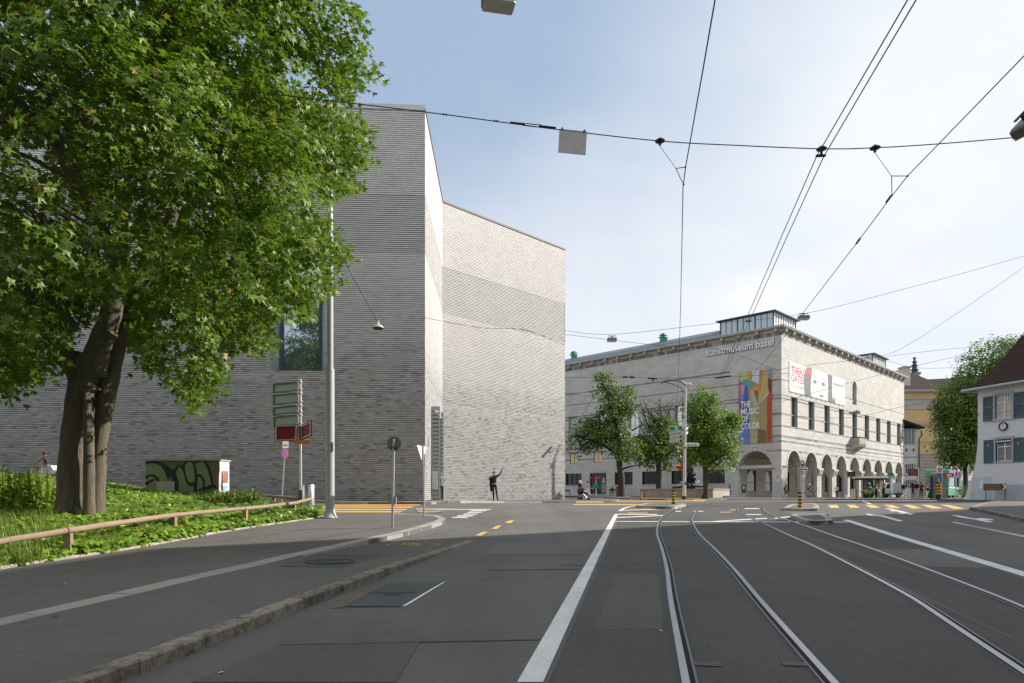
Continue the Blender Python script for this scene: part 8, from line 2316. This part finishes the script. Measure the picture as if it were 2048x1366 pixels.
# tram
ta = P(1897, 997, 76); td = Vector((.62, .785)).normalized(); tn_ = Vector((td.y, -td.x))
tz = gz(ta.x, ta.y) + .05
TR = empty("tram", (ta.x, ta.y, tz), "green tram with white line and purple roof advert standing at the stop", "tram", rz=math.atan2(td.y, td.x))
M_tg = pm("tram_green", (.0, .22, .10), .3, .06, 2, spec=.6); M_tglass = glass_mat("tram_glass", (.02, .03, .035), .04)
# local: x along the tram away from us, y = -width .. 0 ; front at x=0
Wt = 2.3
fp = [(.0, .35), (.0, 1.0), (.12, 1.35), (.55, 2.75), (.75, 3.25), (1.1, 3.4)]
MB().prism([(x, 0, z) for x, z in fp] + [(16, 0, 3.4), (16, 0, .35)], (0, Wt, 0)).build("body", M_tg, TR)
mb = MB(); mb.quad((.10, .2, 1.4), (.10, Wt - .2, 1.4), (.53, Wt - .25, 2.72), (.53, .25, 2.72));
ws = MB().prism([(.085, .2, 1.35), (.085, Wt - .2, 1.35), (.50, Wt - .25, 2.7), (.50, .25, 2.7)], (-.03, 0, .01)).build("windscreen", M_tglass, TR)
MB().prism([(.54, .5, 2.85), (.54, Wt - .5, 2.85), (.62, Wt - .5, 3.1), (.62, .5, 3.1)], (-.05, 0, 0)).build("destination_sign", pm("dest_orange", (.5, .2, .1), .5, .3, 6), TR)
MB().prism([(-.004, .15, 1.12), (-.004, Wt - .15, 1.12), (.04, Wt - .15, 1.28), (.04, .15, 1.28)], (-.02, 0, 0)).build("white_line", M_signwhite, TR)
for y in (.45, Wt - .45): MB().disc((-.004, y, .82), (-1, 0, 0), .16, 16, .03).build("headlight", M_signwhite, TR)
MB().box(-.05, .3, .1, Wt - .1, .12, .36).build("bumper", M_dark, TR)
for x0, x1 in ((.75, 1.7), (1.85, 3.2), (3.35, 4.7), (4.85, 6.2), (6.35, 7.7), (7.85, 9.2), (9.35, 10.7), (10.85, 12.2)):
 MB().prism([(x0 + (.12 if x0 < 1 else 0), -.003, 1.45), (x1, -.003, 1.45), (x1, -.003, 2.6), (x0 + (.42 if x0 < 1 else 0), -.003, 2.6)], (0, -.02, 0)).build("side_window", M_tglass, TR)
MB().prism([(1.6, -.004, 2.72), (16, -.004, 2.72), (16, -.004, 3.36), (1.6, -.004, 3.36)], (0, -.015, 0)).build("roof_advert", pm("advert_purple", (.26, .08, .36), .4, .5, 1.2), TR)
MB().prism([(.9, -.004, 1.22), (16, -.004, 1.22), (16, -.004, 1.32), (.9, -.004, 1.32)], (0, -.015, 0)).build("side_line", M_signwhite, TR)
for x in (1.9, 6.5, 11): MB().box(x, x + 1.6, -.01, .3, .1, .36).build("bogie_cover", M_black, TR)
# ------------------------------------------------------------------ bicycles
def bicycle(name, loc, rz, label, scale=1.0, frame_m=None):
 o = empty(name, loc, label, "bicycle", rz=rz); fm = frame_m or M_dark
 def T(pts, r, n=7): return MB().tube([Vector(p) * scale for p in pts], r * scale, n)
 for x in (-.52, .52):
  t = MB(); ring = [Vector((x + .34 * math.cos(a * math.pi / 14), 0, .35 + .34 * math.sin(a * math.pi / 14))) * scale for a in range(29)]
  w = t.tube(ring, .018 * scale, 6, False).build("wheel", M_black, o)
  mb = MB()
  for k in range(10):
   a = k * math.pi / 5; mb.tube([Vector((x, 0, .35)) * scale, Vector((x + .33 * math.cos(a), 0, .35 + .33 * math.sin(a))) * scale], .003 * scale, 4)
  mb.build("spoke", M_steel, w)
 mb = MB()
 for a, b in (((-.52, 0, .35), (-.08, 0, .3)), ((-.08, 0, .3), (.36, 0, .78)), ((-.2, 0, .82), (.34, 0, .86)), ((-.08, 0, .3), (-.2, 0, .86)), ((-.52, 0, .35), (-.2, 0, .8)), ((.52, 0, .35), (.36, 0, .78)), ((.36, 0, .78), (.32, 0, 1.0))):
  mb.tube([Vector(a) * scale, Vector(b) * scale], .017 * scale, 7)
 mb.build("frame", fm, o)
 T([(.30, -.28, 1.02), (.34, -.1, 1.0), (.34, .1, 1.0), (.30, .28, 1.02)], .014).build("handlebar", M_dark, o)
 MB().obox(Vector((-.2, 0, .9)) * scale, (.13 * scale, 0, 0), (0, .07 * scale, 0), (0, 0, .03 * scale)).build("saddle", M_black, o)
 T([(-.08, -.16, .2), (-.08, -.06, .22), (-.08, .06, .38), (-.08, .16, .4)], .02).build("pedal", M_dark, o)
 return o
# ------------------------------------------------------------------ people
SKIN = pm("skin", (.50, .27, .19), .55, .08, 8); SKIN2 = pm("skin_tan", (.42, .21, .14), .55, .08, 8)
def cloth(nm, c): return pm("cloth_" + nm, c, .85, .15, 8, bmp=.2, bscale=60)
STAND = dict(hipL=(.09, 0, .92), hipR=(-.09, 0, .92), kneeL=(.10, -.02, .50), kneeR=(-.10, -.02, .50), ankL=(.10, .02, .08), ankR=(-.10, .02, .08),
   toeL=(.12, -.15, .035), toeR=(-.12, -.15, .035), pel=(0, 0, .97), waist=(0, -.005, 1.12), chest=(0, 0, 1.33), neck=(0, .01, 1.49), head=(0, -.01, 1.60), crown=(0, 0, 1.70),
   shL=(.18, .01, 1.43), shR=(-.18, .01, 1.43), elL=(.24, .03, 1.15), elR=(-.24, .03, 1.15), wrL=(.25, -.05, .90), wrR=(-.25, -.05, .90), hdL=(.25, -.07, .80), hdR=(-.25, -.07, .80))
RADII = dict(pel=(.155, .115), waist=(.135, .10), chest=(.165, .115), neck=(.055, .06), head=(.078, .095), crown=(.06, .07), hipL=(.085, .09), hipR=(.085, .09), kneeL=(.058, .06), kneeR=(.058, .06), ankL=(.04, .042), ankR=(.04, .042), toeL=(.04, .03), toeR=(.04, .03),
   shL=(.065, .065), shR=(.065, .065), elL=(.042, .042), elR=(.042, .042), wrL=(.029, .024), wrR=(.029, .024), hdL=(.038, .022), hdR=(.038, .022))
BONES = [("pel", "waist", "top"), ("waist", "chest", "top"), ("chest", "neck", "top"), ("neck", "head", "skin"), ("head", "crown", "hair"), ("chest", "shL", "top"), ("chest", "shR", "top"), ("shL", "elL", "arm"), ("shR", "elR", "arm"), ("elL", "wrL", "fore"), ("elR", "wrR", "fore"), ("wrL", "hdL", "skin"), ("wrR", "hdR", "skin"),
  ("pel", "hipL", "leg"), ("pel", "hipR", "leg"), ("hipL", "kneeL", "leg"), ("hipR", "kneeR", "leg"), ("kneeL", "ankL", "shin"), ("kneeR", "ankR", "shin"), ("ankL", "toeL", "shoe"), ("ankR", "toeR", "shoe")]
def person(loc, rz, height, label, mats, pose=None, group=None, wide=1.0, hair=None, hairstyle="short", extra=None):
 """one continuous skinned body; clothes are material regions, hair and loose garments its children"""
 J = {k: Vector(v) for k, v in STAND.items()}
 for k, v in (pose or {}).items(): J[k] = Vector(v)
 s = height / 1.75
 names = list(J); idx = {n: i for i, n in enumerate(names)}
 verts = [J[n] * s for n in names]; rad = [tuple(r * s * wide for r in RADII[n]) for n in names]
 edges = [(idx[a], idx[b]) for a, b, _ in BONES]; segs = [(J[a] * s, J[b] * s, m) for a, b, m in BONES]
 for sd in "LR":                                   # five fingers on every hand
  w, h = J["wr" + sd], J["hd" + sd]; d = (h - w).normalized()
  side = d.cross(Vector((0, -1, .2))).normalized() if abs(d.y) < .9 else Vector((1, 0, 0))
  for k in range(5):
   f = (k - 2) / 2
   if k == 4: p = h + side * .062 + d * .012
   else: p = h + d * (.10 - abs(f + .25) * .022) + side * (f * .036)
   verts.append(p * s); rad.append((.0095 * s, .0085 * s)); edges.append((idx["hd" + sd], len(verts) - 1)); segs.append((h * s, p * s, "skin"))
 me = bpy.data.meshes.new("body"); me.from_pydata([tuple(v) for v in verts], edges, [])
 ob = bpy.data.objects.new("body", me); COL.objects.link(ob)
 sk = ob.modifiers.new("skin", 'SKIN'); sk.use_smooth_shade = True
 lay = me.skin_vertices[0] if me.skin_vertices else None
 if lay is None:
  bpy.context.view_layer.objects.active = ob
  raise RuntimeError("no skin layer")
 for i, r in enumerate(rad): lay.data[i].radius = r
 lay.data[idx["pel"]].use_root = True
 sb = ob.modifiers.new("sub", 'SUBSURF'); sb.levels = 1; sb.render_levels = 1
 dg = bpy.context.evaluated_depsgraph_get()
 m2_ = bpy.data.meshes.new_from_object(ob.evaluated_get(dg))
 bpy.data.objects.remove(ob)
 order = ["skin", "hair", "top", "arm", "fore", "leg", "shin", "shoe"]
 m2_.materials.clear()
 for o_ in order: m2_.materials.append(mats.get(o_) or mats["skin"])
 for p in m2_.polygons:
  c = p.center; best = None
  for a, b, m in segs:
   ab = b - a; t = max(0, min(1, (c - a).dot(ab) / max(1e-9, ab.length_squared))); dist = (c - (a + ab * t)).length
   if best is None or dist < best[0]: best = (dist, m, t)
  m = best[1]
  if m == "hair" or (m == "skin" and c.z > (J["head"] * s).z - .06 * s):
   fwd = (J["head"] - c / s).y
   m = "hair" if (c.z > (J["head"] * s).z + .02 * s and (c - J["head"] * s).y > -.055 * s) or (c - J["head"] * s).y > .05 * s else "skin"
  p.material_index = order.index(m)
  p.use_smooth = True
 b = empty("person", loc, label, "person", group, rz)
 link("body", m2_, None, b)
 hm = mats.get("hair") or M_black; hd = J["head"] * s
 mb = MB(); k = s
 if hairstyle in ("short", "curly", "bun", "bob"):
  g = {"short": 1.0, "curly": 1.42, "bun": 1.05, "bob": 1.15}[hairstyle]
  rings = [(.02, .118), (.06, .105), (.088, .07), (.098, .02), (.094, -.03 if hairstyle != "short" else .0)]
  if hairstyle == "bob": rings += [(.1, -.09), (.09, -.14)]
  if hairstyle == "curly": rings += [(.085, -.075)]
  n_ = 14; base_ = len(mb.v)
  for r, z in rings:
   for q in range(n_):
    a = q * 2 * math.pi / n_; rr = r * g * (1 + (.1 * math.sin(q * 2.7 + z * 40) if hairstyle == "curly" else .02 * math.sin(q * 3)))
    y = math.sin(a) * rr * 1.12 + .018
    if y < -.045 and z < .06: y = -.045 if hairstyle == "curly" else -.02
    mb.v.append((hd.x + math.cos(a) * rr * k * .92, hd.y + y * k, hd.z + (z * g + .01) * k))
  for i in range(len(rings) - 1):
   for q in range(n_): mb.f.append((base_ + i * n_ + q, base_ + (i + 1) * n_ + q, base_ + (i + 1) * n_ + (q + 1) % n_, base_ + i * n_ + (q + 1) % n_)); mb.m.append(0)
  mb.f.append(tuple(base_ + q for q in range(n_))); mb.m.append(0)
  if hairstyle == "bun": mb.lathe([(.01, -.05 * k), (.05 * k, 0), (.01, .05 * k)], hd + Vector((0, .12 * k, .05 * k)), 8)
  mb.build("hair", hm, b, smooth_=True)
 mb = MB()
 for x in (-.03, .03): mb.lathe([(.001, -.011 * k), (.011 * k, 0), (.001, .011 * k)], hd + Vector((x * k, -.088 * k, .012 * k)), 6)
 mb.build("eye", M_black, b)
 mb = MB(); mb.prism([hd + Vector((-.013 * k, -.085 * k, -.03 * k)), hd + Vector((.013 * k, -.085 * k, -.03 * k)), hd + Vector((0, -.088 * k, .01 * k))], (0, -.02 * k, -.004 * k)); mb.build("nose", mats["skin"], b)
 mb = MB(); mb.obox(hd + Vector((0, -.083 * k, -.052 * k)), (.022 * k, 0, 0), (0, .006 * k, 0), (0, 0, .005 * k)); mb.build("mouth", pm("lips", (.4, .16, .13), .5, .05, 8), b)
 mb = MB()
 for x in (-1, 1): mb.obox(hd + Vector((x * .083 * k, .005 * k, 0)), (.008 * k, 0, 0), (0, .016 * k, 0), (0, 0, .028 * k))
 mb.build("ear", mats["skin"], b)
 if extra: extra(b, J, s)
 return b
def skirt(col, z0, z1, r0, r1, nm="skirt"):
 def f(b, J, s):
  prof = [(r0 * s, z0 * s), ((r0 * .4 + r1 * .6) * s, (z0 * .45 + z1 * .55) * s), (r1 * s, z1 * s), ((r1 - .012) * s, (z1 + .01) * s)]
  me = MB().lathe(prof, (J["pel"].x * s, J["pel"].y * s, 0), 20); me.build(nm, col, b, smooth_=True)
 return f
def pack(col, nm="backpack"):
 def f(b, J, s):
  c = J["chest"] * s
  MB().cbox(c.x - .15 * s, c.x + .15 * s, c.y + .10 * s, c.y + .27 * s, c.z - .28 * s, c.z + .12 * s, .04 * s).build(nm, col, b)
  MB().obox(c + Vector((.1, .02, .05)) * s, (.02 * s, 0, 0), (0, .13 * s, 0), (0, 0, .05 * s)).build("strap", col, b)
 return f
def both(*fs):
 def f(b, J, s):
  for q in fs: q(b, J, s)
 return f
def P_(px, py, d, lift=.0):
 p = P(px, py, d); return Vector((p.x, p.y, p.z + lift))
NAVY = cloth("navy", (.018, .024, .05)); DARK = cloth("charcoal", (.028, .03, .036)); BLK = cloth("black", (.012, .012, .014)); WHT = cloth("white", (.68, .68, .69)); LIL = cloth("lilac", (.36, .32, .42))
HB = pm("hair_brown", (.06, .03, .02), .6, .2, 20); HW_ = pm("hair_white", (.6, .57, .5), .7, .1, 20); HD = pm("hair_dark", (.015, .012, .012), .5, .2, 20); HR = pm("hair_auburn", (.12, .04, .03), .5, .2, 20); HG = pm("hair_grey", (.3, .28, .26), .6, .1, 20)
KH = cloth("khaki", (.10, .11, .04)); JEAN = cloth("denim", (.08, .11, .2)); GREY = cloth("grey", (.25, .26, .29)); RED = cloth("red", (.5, .04, .05)); MAR = cloth("maroon", (.12, .03, .05))
# waving man before the sunlit wing
def jacket(b, J, s):
 c = J["shR"] * s
 pts = [c + Vector((.03, -.09, .06)) * s, c + Vector((-.05, -.12, -.05)) * s, c + Vector((-.07, -.11, -.5)) * s, c + Vector((-.02, -.09, -.86)) * s, c + Vector((.08, -.08, -.84)) * s, c + Vector((.10, -.13, -.35)) * s]
 MB().prism(pts, Vector((0, .17, 0)) * s).build("jacket", BLK, b, smooth_=True)
def belt(b, J, s):
 MB().lathe([(.158 * s, 0), (.16 * s, .035 * s)], (0, 0, 1.0 * s), 18).build("belt", pm("belt_pale", (.5, .48, .45), .5, .1, 8), b)
wv_z = P(988, 1003.4, 38.8)
person(wv_z, .12, 1.80, "man in dark clothes waving one raised arm, jacket over his shoulder, by the sunlit wall", dict(skin=SKIN, hair=HB, top=NAVY, arm=BLK, fore=BLK, leg=DARK, shin=DARK, shoe=BLK),
 dict(shL=(.18, 0, 1.45), elL=(.36, -.02, 1.58), wrL=(.45, -.06, 1.83), hdL=(.475, -.07, 1.91), elR=(-.27, -.02, 1.22), wrR=(-.16, -.16, 1.36), hdR=(-.13, -.17, 1.43), kneeL=(.15, -.03, .5), ankL=(.21, .03, .08), toeL=(.22, -.13, .035), ankR=(-.02, .02, .08), kneeR=(-.03, -.03, .5), toeR=(-.12, -.12, .035)), hair=HB, extra=both(jacket, belt))
person(P_(882, 1002.6, 40.6), .3, 1.78, "man in a grey jacket and dark trousers standing half hidden by the slatted gate", dict(skin=SKIN, hair=HG, top=GREY, arm=GREY, fore=GREY, leg=DARK, shin=DARK, shoe=BLK), dict(wrL=(.08, -.17, 1.0), hdL=(.02, -.19, .96), wrR=(-.08, -.17, 1.0), hdR=(-.02, -.19, .96)), hairstyle="short")
# two women with a pram
DWm = 53.0
person(P_(1159.5, 1002, DWm), -1.2, 1.62, "woman with curly white hair in a dark top beside the pram", dict(skin=SKIN, hair=HW_, top=NAVY, arm=NAVY, fore=SKIN, leg=LIL, shin=LIL, shoe=GREY), dict(wrL=(.2, -.28, 1.02), hdL=(.2, -.36, 1.0), wrR=(-.2, -.25, .95), hdR=(-.2, -.33, .93)), hairstyle="curly", group="two women with a pram")
person(P_(1176, 1002, DWm), 1.3, 1.62, "woman in a sleeveless white dress facing the pram", dict(skin=SKIN, hair=HR, top=WHT, arm=SKIN, fore=SKIN, leg=SKIN, shin=SKIN, shoe=MAR), dict(elR=(-.2, -.1, 1.15), wrR=(-.16, -.32, 1.08), hdR=(-.15, -.39, 1.06), wrL=(.18, -.3, 1.05), hdL=(.17, -.38, 1.03), elL=(.2, -.1, 1.15)), hairstyle="bun", group="two women with a pram", extra=skirt(WHT, 1.05, .55, .15, .24, "dress"))
pb_ = P(1167.5, 1002, DWm - .3)
pr = empty("pram", pb_, "dark pram with black and white hood between the two women", "pram", rz=.3)
for x in (-.3, .3):
 for y in (-.22, .22): MB().tube([(x, y - .02, .14), (x, y + .02, .14)], .14, 14).build("wheel", M_black, pr)
mb = MB()
for y in (-.2, .2): mb.tube([(-.3, y, .14), (.2, y, .62), (.42, y, 1.02)], .016, 6); mb.tube([(.3, y, .14), (-.12, y, .6)], .016, 6)
mb.tube([(.42, -.2, 1.02), (.42, .2, 1.02)], .018, 6); mb.build("chassis", M_steel, pr)
MB().prism([(-.42, -.2, .55), (.25, -.2, .5), (.32, -.2, .75), (-.45, -.2, .78)], (0, .4, 0)).build("carrycot", BLK, pr)
MB().prism([(-.45, -.205, .78), (-.42, -.205, .98), (-.22, -.205, 1.05), (-.05, -.205, .95), (-.05, -.205, .78)], (0, .41, 0)).build("hood", cloth("pram_hood", (.05, .05, .06)), pr)
MB().prism([(-.1, -.21, .72), (.26, -.21, .68), (.3, -.21, .78), (-.08, -.21, .82)], (0, .42, 0)).build("blanket", WHT, pr)
MB().box(-.2, .22, -.18, .18, .25, .4).build("basket", GREY, pr)
# cyclist woman behind the ivy bed
cb_ = Vector((-19.6, 28.2, gz(-19.6, 28.2) + .02))
bicycle("bicycle", (cb_.x - .2, cb_.y, cb_.z), math.pi, "dark bicycle ridden by the woman behind the ivy bed")
RIDE = dict(pel=(0, .0, 1.0), waist=(0, -.05, 1.16), chest=(0, -.14, 1.36), neck=(0, -.2, 1.5), head=(0, -.25, 1.60), crown=(0, -.25, 1.70), shL=(.18, -.16, 1.44), shR=(-.18, -.16, 1.44), elL=(.22, -.38, 1.25), elR=(-.22, -.38, 1.25), wrL=(.25, -.56, 1.08), wrR=(-.25, -.56, 1.08), hdL=(.25, -.63, 1.06), hdR=(-.25, -.63, 1.06),
   hipL=(.09, -.03, .97), hipR=(-.09, -.03, .97), kneeL=(.11, -.36, .72), kneeR=(-.11, -.32, .58), ankL=(.12, -.22, .36), ankR=(-.12, -.12, .22), toeL=(.12, -.36, .34), toeR=(-.12, -.26, .19))
person((cb_.x, cb_.y, cb_.z), -math.pi / 2, 1.72, "woman in a dark top and pale skirt cycling behind the ivy bed", dict(skin=SKIN2, hair=HR, top=DARK, arm=SKIN2, fore=SKIN2, leg=GREY, shin=SKIN2, shoe=BLK), RIDE, hairstyle="bun", extra=lambda b, J, s: MB().prism([(-.2, .16, 1.08), (.2, .16, 1.08), (.22, -.34, .84), (.2, -.36, .62), (-.2, -.36, .62), (-.22, -.34, .84)], (0, .12, -.2)).build("skirt", cloth("pale_skirt", (.5, .48, .52)), b, smooth_=True))
# people near the museum
ARMS_X = dict(elL=(.23, -.05, 1.16), elR=(-.23, -.05, 1.16), wrL=(.02, -.19, 1.2), wrR=(-.02, -.19, 1.16), hdL=(-.06, -.19, 1.2), hdR=(.06, -.19, 1.16))
WALK = dict(kneeL=(.1, -.2, .52), ankL=(.1, -.22, .09), toeL=(.1, -.38, .06), kneeR=(-.1, .06, .5), ankR=(-.1, .32, .14), toeR=(-.1, .2, .04), elL=(.23, .14, 1.17), wrL=(.24, .12, .95), hdL=(.24, .1, .87), elR=(-.23, -.1, 1.17), wrR=(-.24, -.24, .98), hdR=(-.24, -.3, .92))
person(P_(1572, 997, 79), .9, 1.68, "walker in a khaki dress with a brown backpack at the museum's sunlit corner", dict(skin=SKIN, hair=HB, top=KH, arm=SKIN, fore=SKIN, leg=KH, shin=pm("red_leggings", (.55, .12, .08), .8, .1, 8), shoe=MAR), WALK, hairstyle="bob", extra=both(skirt(KH, 1.1, .6, .15, .2, "dress"), pack(MAR)))
cy = P(1617, 997.5, 77)
bicycle("bicycle", (cy.x, cy.y, cy.z), 1.9, "pale bicycle of the helmeted rider before the arcade", frame_m=M_steel)
person((cy.x, cy.y, cy.z), .33, 1.76, "cyclist with a white helmet and dark top riding before the arcade", dict(skin=SKIN, hair=HW_, top=BLK, arm=SKIN, fore=SKIN, leg=GREY, shin=SKIN, shoe=BLK), RIDE, hairstyle="curly")
person(P_(1673, 996, 88), 2.5, 1.7, "person in a white shirt walking in the arcade past the poster", dict(skin=SKIN, hair=HB, top=WHT, arm=WHT, fore=SKIN, leg=DARK, shin=DARK, shoe=BLK), WALK)
person(P_(1739, 996.5, 73), .2, 1.76, "white-haired man in a black shirt with crossed arms at the shelter", dict(skin=SKIN, hair=HW_, top=BLK, arm=BLK, fore=SKIN, leg=JEAN, shin=JEAN, shoe=BLK), ARMS_X)
person(P_(1752, 996.5, 73.5), .4, 1.68, "woman in maroon standing at the shelter with a pale bag", dict(skin=SKIN, hair=HD, top=MAR, arm=MAR, fore=SKIN, leg=BLK, shin=BLK, shoe=BLK), ARMS_X, hairstyle="bob", extra=lambda b, J, s: MB().cbox(.2, .42, -.2, .0, .72, 1.0, .05).build("shoulder_bag", cloth("cream", (.6, .55, .45)), b))
person(P_(1767, 996.5, 72), .1, 1.78, "man all in black standing right of the shelter", dict(skin=SKIN, hair=HD, top=BLK, arm=SKIN, fore=SKIN, leg=BLK, shin=BLK, shoe=BLK), ARMS_X)
person(P_(1809, 998, 66), 1.7, 1.72, "person in light trousers with a dark bag left of the display post", dict(skin=SKIN, hair=HD, top=cloth("dusk", (.2, .16, .18)), arm=DARK, fore=SKIN, leg=cloth("light", (.5, .48, .48)), shin=cloth("light", (.5, .48, .48)), shoe=WHT), WALK, extra=pack(BLK))
person(P_(1826, 998.5, 64), 2.0, 1.66, "person in black clothes standing in the group by the display post", dict(skin=SKIN, hair=HD, top=BLK, arm=BLK, fore=SKIN, leg=BLK, shin=BLK, shoe=BLK), hairstyle="bob")
person(P_(1833, 999, 62.5), -2.6, 1.78, "tall man in a navy jacket and pale jeans in front of the display post", dict(skin=SKIN, hair=HD, top=NAVY, arm=NAVY, fore=NAVY, leg=cloth("pale_jean", (.3, .33, .42)), shin=cloth("pale_jean", (.3, .33, .42)), shoe=GREY), extra=pack(BLK))
person(P_(1842, 998.5, 63.5), 2.9, 1.7, "person in dark grey just right of the display post", dict(skin=SKIN, hair=HD, top=DARK, arm=DARK, fore=SKIN, leg=DARK, shin=DARK, shoe=BLK))
person(P_(1853, 997.5, 70), 1.2, 1.5, "person in a red top with white trousers before the ochre building", dict(skin=SKIN, hair=HD, top=RED, arm=RED, fore=SKIN, leg=WHT, shin=WHT, shoe=WHT))
person(P_(1860.5, 997.5, 65), .5, 1.76, "man in a grey shirt and black trousers left of the glass column", dict(skin=SKIN2, hair=HD, top=GREY, arm=GREY, fore=SKIN2, leg=BLK, shin=BLK, shoe=BLK), extra=lambda b, J, s: MB().cbox(-.45, -.2, -.12, .12, .75, 1.05, .05).build("bag", BLK, b))
person(P_(1459.5, 991.2, 72.5), 2.2, 1.4, "man in a blue shirt and dark trousers leaning at the end of the fountain basin", dict(skin=SKIN2, hair=HD, top=cloth("blue", (.12, .17, .42)), arm=cloth("blue", (.12, .17, .42)), fore=SKIN2, leg=BLK, shin=BLK, shoe=BLK), ARMS_X)
SIT = dict(pel=(0, .05, .54), waist=(0, .08, .7), chest=(0, .1, .92), neck=(0, .08, 1.08), head=(0, .04, 1.19), crown=(0, .05, 1.29), shL=(.18, .1, 1.02), shR=(-.18, .1, 1.02), elL=(.23, .0, .76), elR=(-.23, .0, .76), wrL=(.14, -.22, .66), wrR=(-.14, -.22, .66), hdL=(.12, -.3, .63), hdR=(-.12, -.3, .63),
  hipL=(.1, .0, .52), hipR=(-.1, .0, .52), kneeL=(.11, -.42, .52), kneeR=(-.11, -.42, .52), ankL=(.12, -.45, .08), ankR=(-.12, -.4, .08), toeL=(.12, -.6, .035), toeR=(-.12, -.55, .035))
bz = gz(P(1230, 990, 96).x, 96) + .14
for px, c1, c2, lab in ((1224.5, BLK, JEAN, "person in black sitting on the left half of the bench by the museum wall"), (1234, RED, DARK, "person in red sitting on the right half of the bench by the museum wall")):
 q = P(px, 990, 95.8); person((q.x, q.y, bz), 0.0, 1.72, lab, dict(skin=SKIN, hair=HD, top=c1, arm=c1, fore=SKIN, leg=c2, shin=c2, shoe=BLK), SIT, hairstyle="bob")
# bicycles parked at the side door
for k, (px, lab) in enumerate(((1183, "dark parked bicycle left of the pink disc sign"), (1200, "dark parked bicycle right of the pink disc sign"))):
 q = P(px, 990, 98); bicycle("bicycle", (q.x, q.y, gz(q.x, q.y) + .14), .3 + .5 * k, lab)
# yellow flowers in a tub at the shelter
q = P(1733, 996, 72); fl = empty("flower_tub", q, "small tub of yellow and white flowers beside the shelter", "flower tub")
MB().lathe([(.3, 0), (.38, .3), (.34, .3)], (0, 0, 0), 14).build("tub", M_dark, fl)
mb = MB();
for k in range(70): mb.obox((U(-.55, .45), U(-.35, .35), U(.3, .75)), (U(.03, .07), 0, 0), (0, .05, 0), (0, 0, .03))
mb.build("leaves", pm("tub_green", (.06, .12, .02), .7, .3, 8), fl)
mb = MB();
for k in range(40): mb.obox((U(-.55, .45), U(-.4, .3), U(.45, .85)), (.035, 0, 0), (0, .035, 0), (0, 0, .03))
mb.build("flowers", pm("flower_yellow", (.6, .5, .15), .7, .3, 8), fl)
# dark climbing plant at the foot of the white house's hidden side
q = P(1928, 997, 66); sb_ = empty("potted_shrub", (q.x, q.y, gz(q.x, q.y) + .12), "dark green shrub between the tram and the white house", "plant")
p_, d_ = crown_points(60, (q.x, q.y, q.z + .75), (.6, .5, .75), rlobes(6), .2, .6); ps, f_, sz = sprays_to_leaves(p_, d_, 14, .22, .06, .09)
leaf_mesh("foliage", OVAL, ps, f_, sz, RG.uniform(0, 1, len(ps)), M_leaf2, sb_, origin_of(sb_))
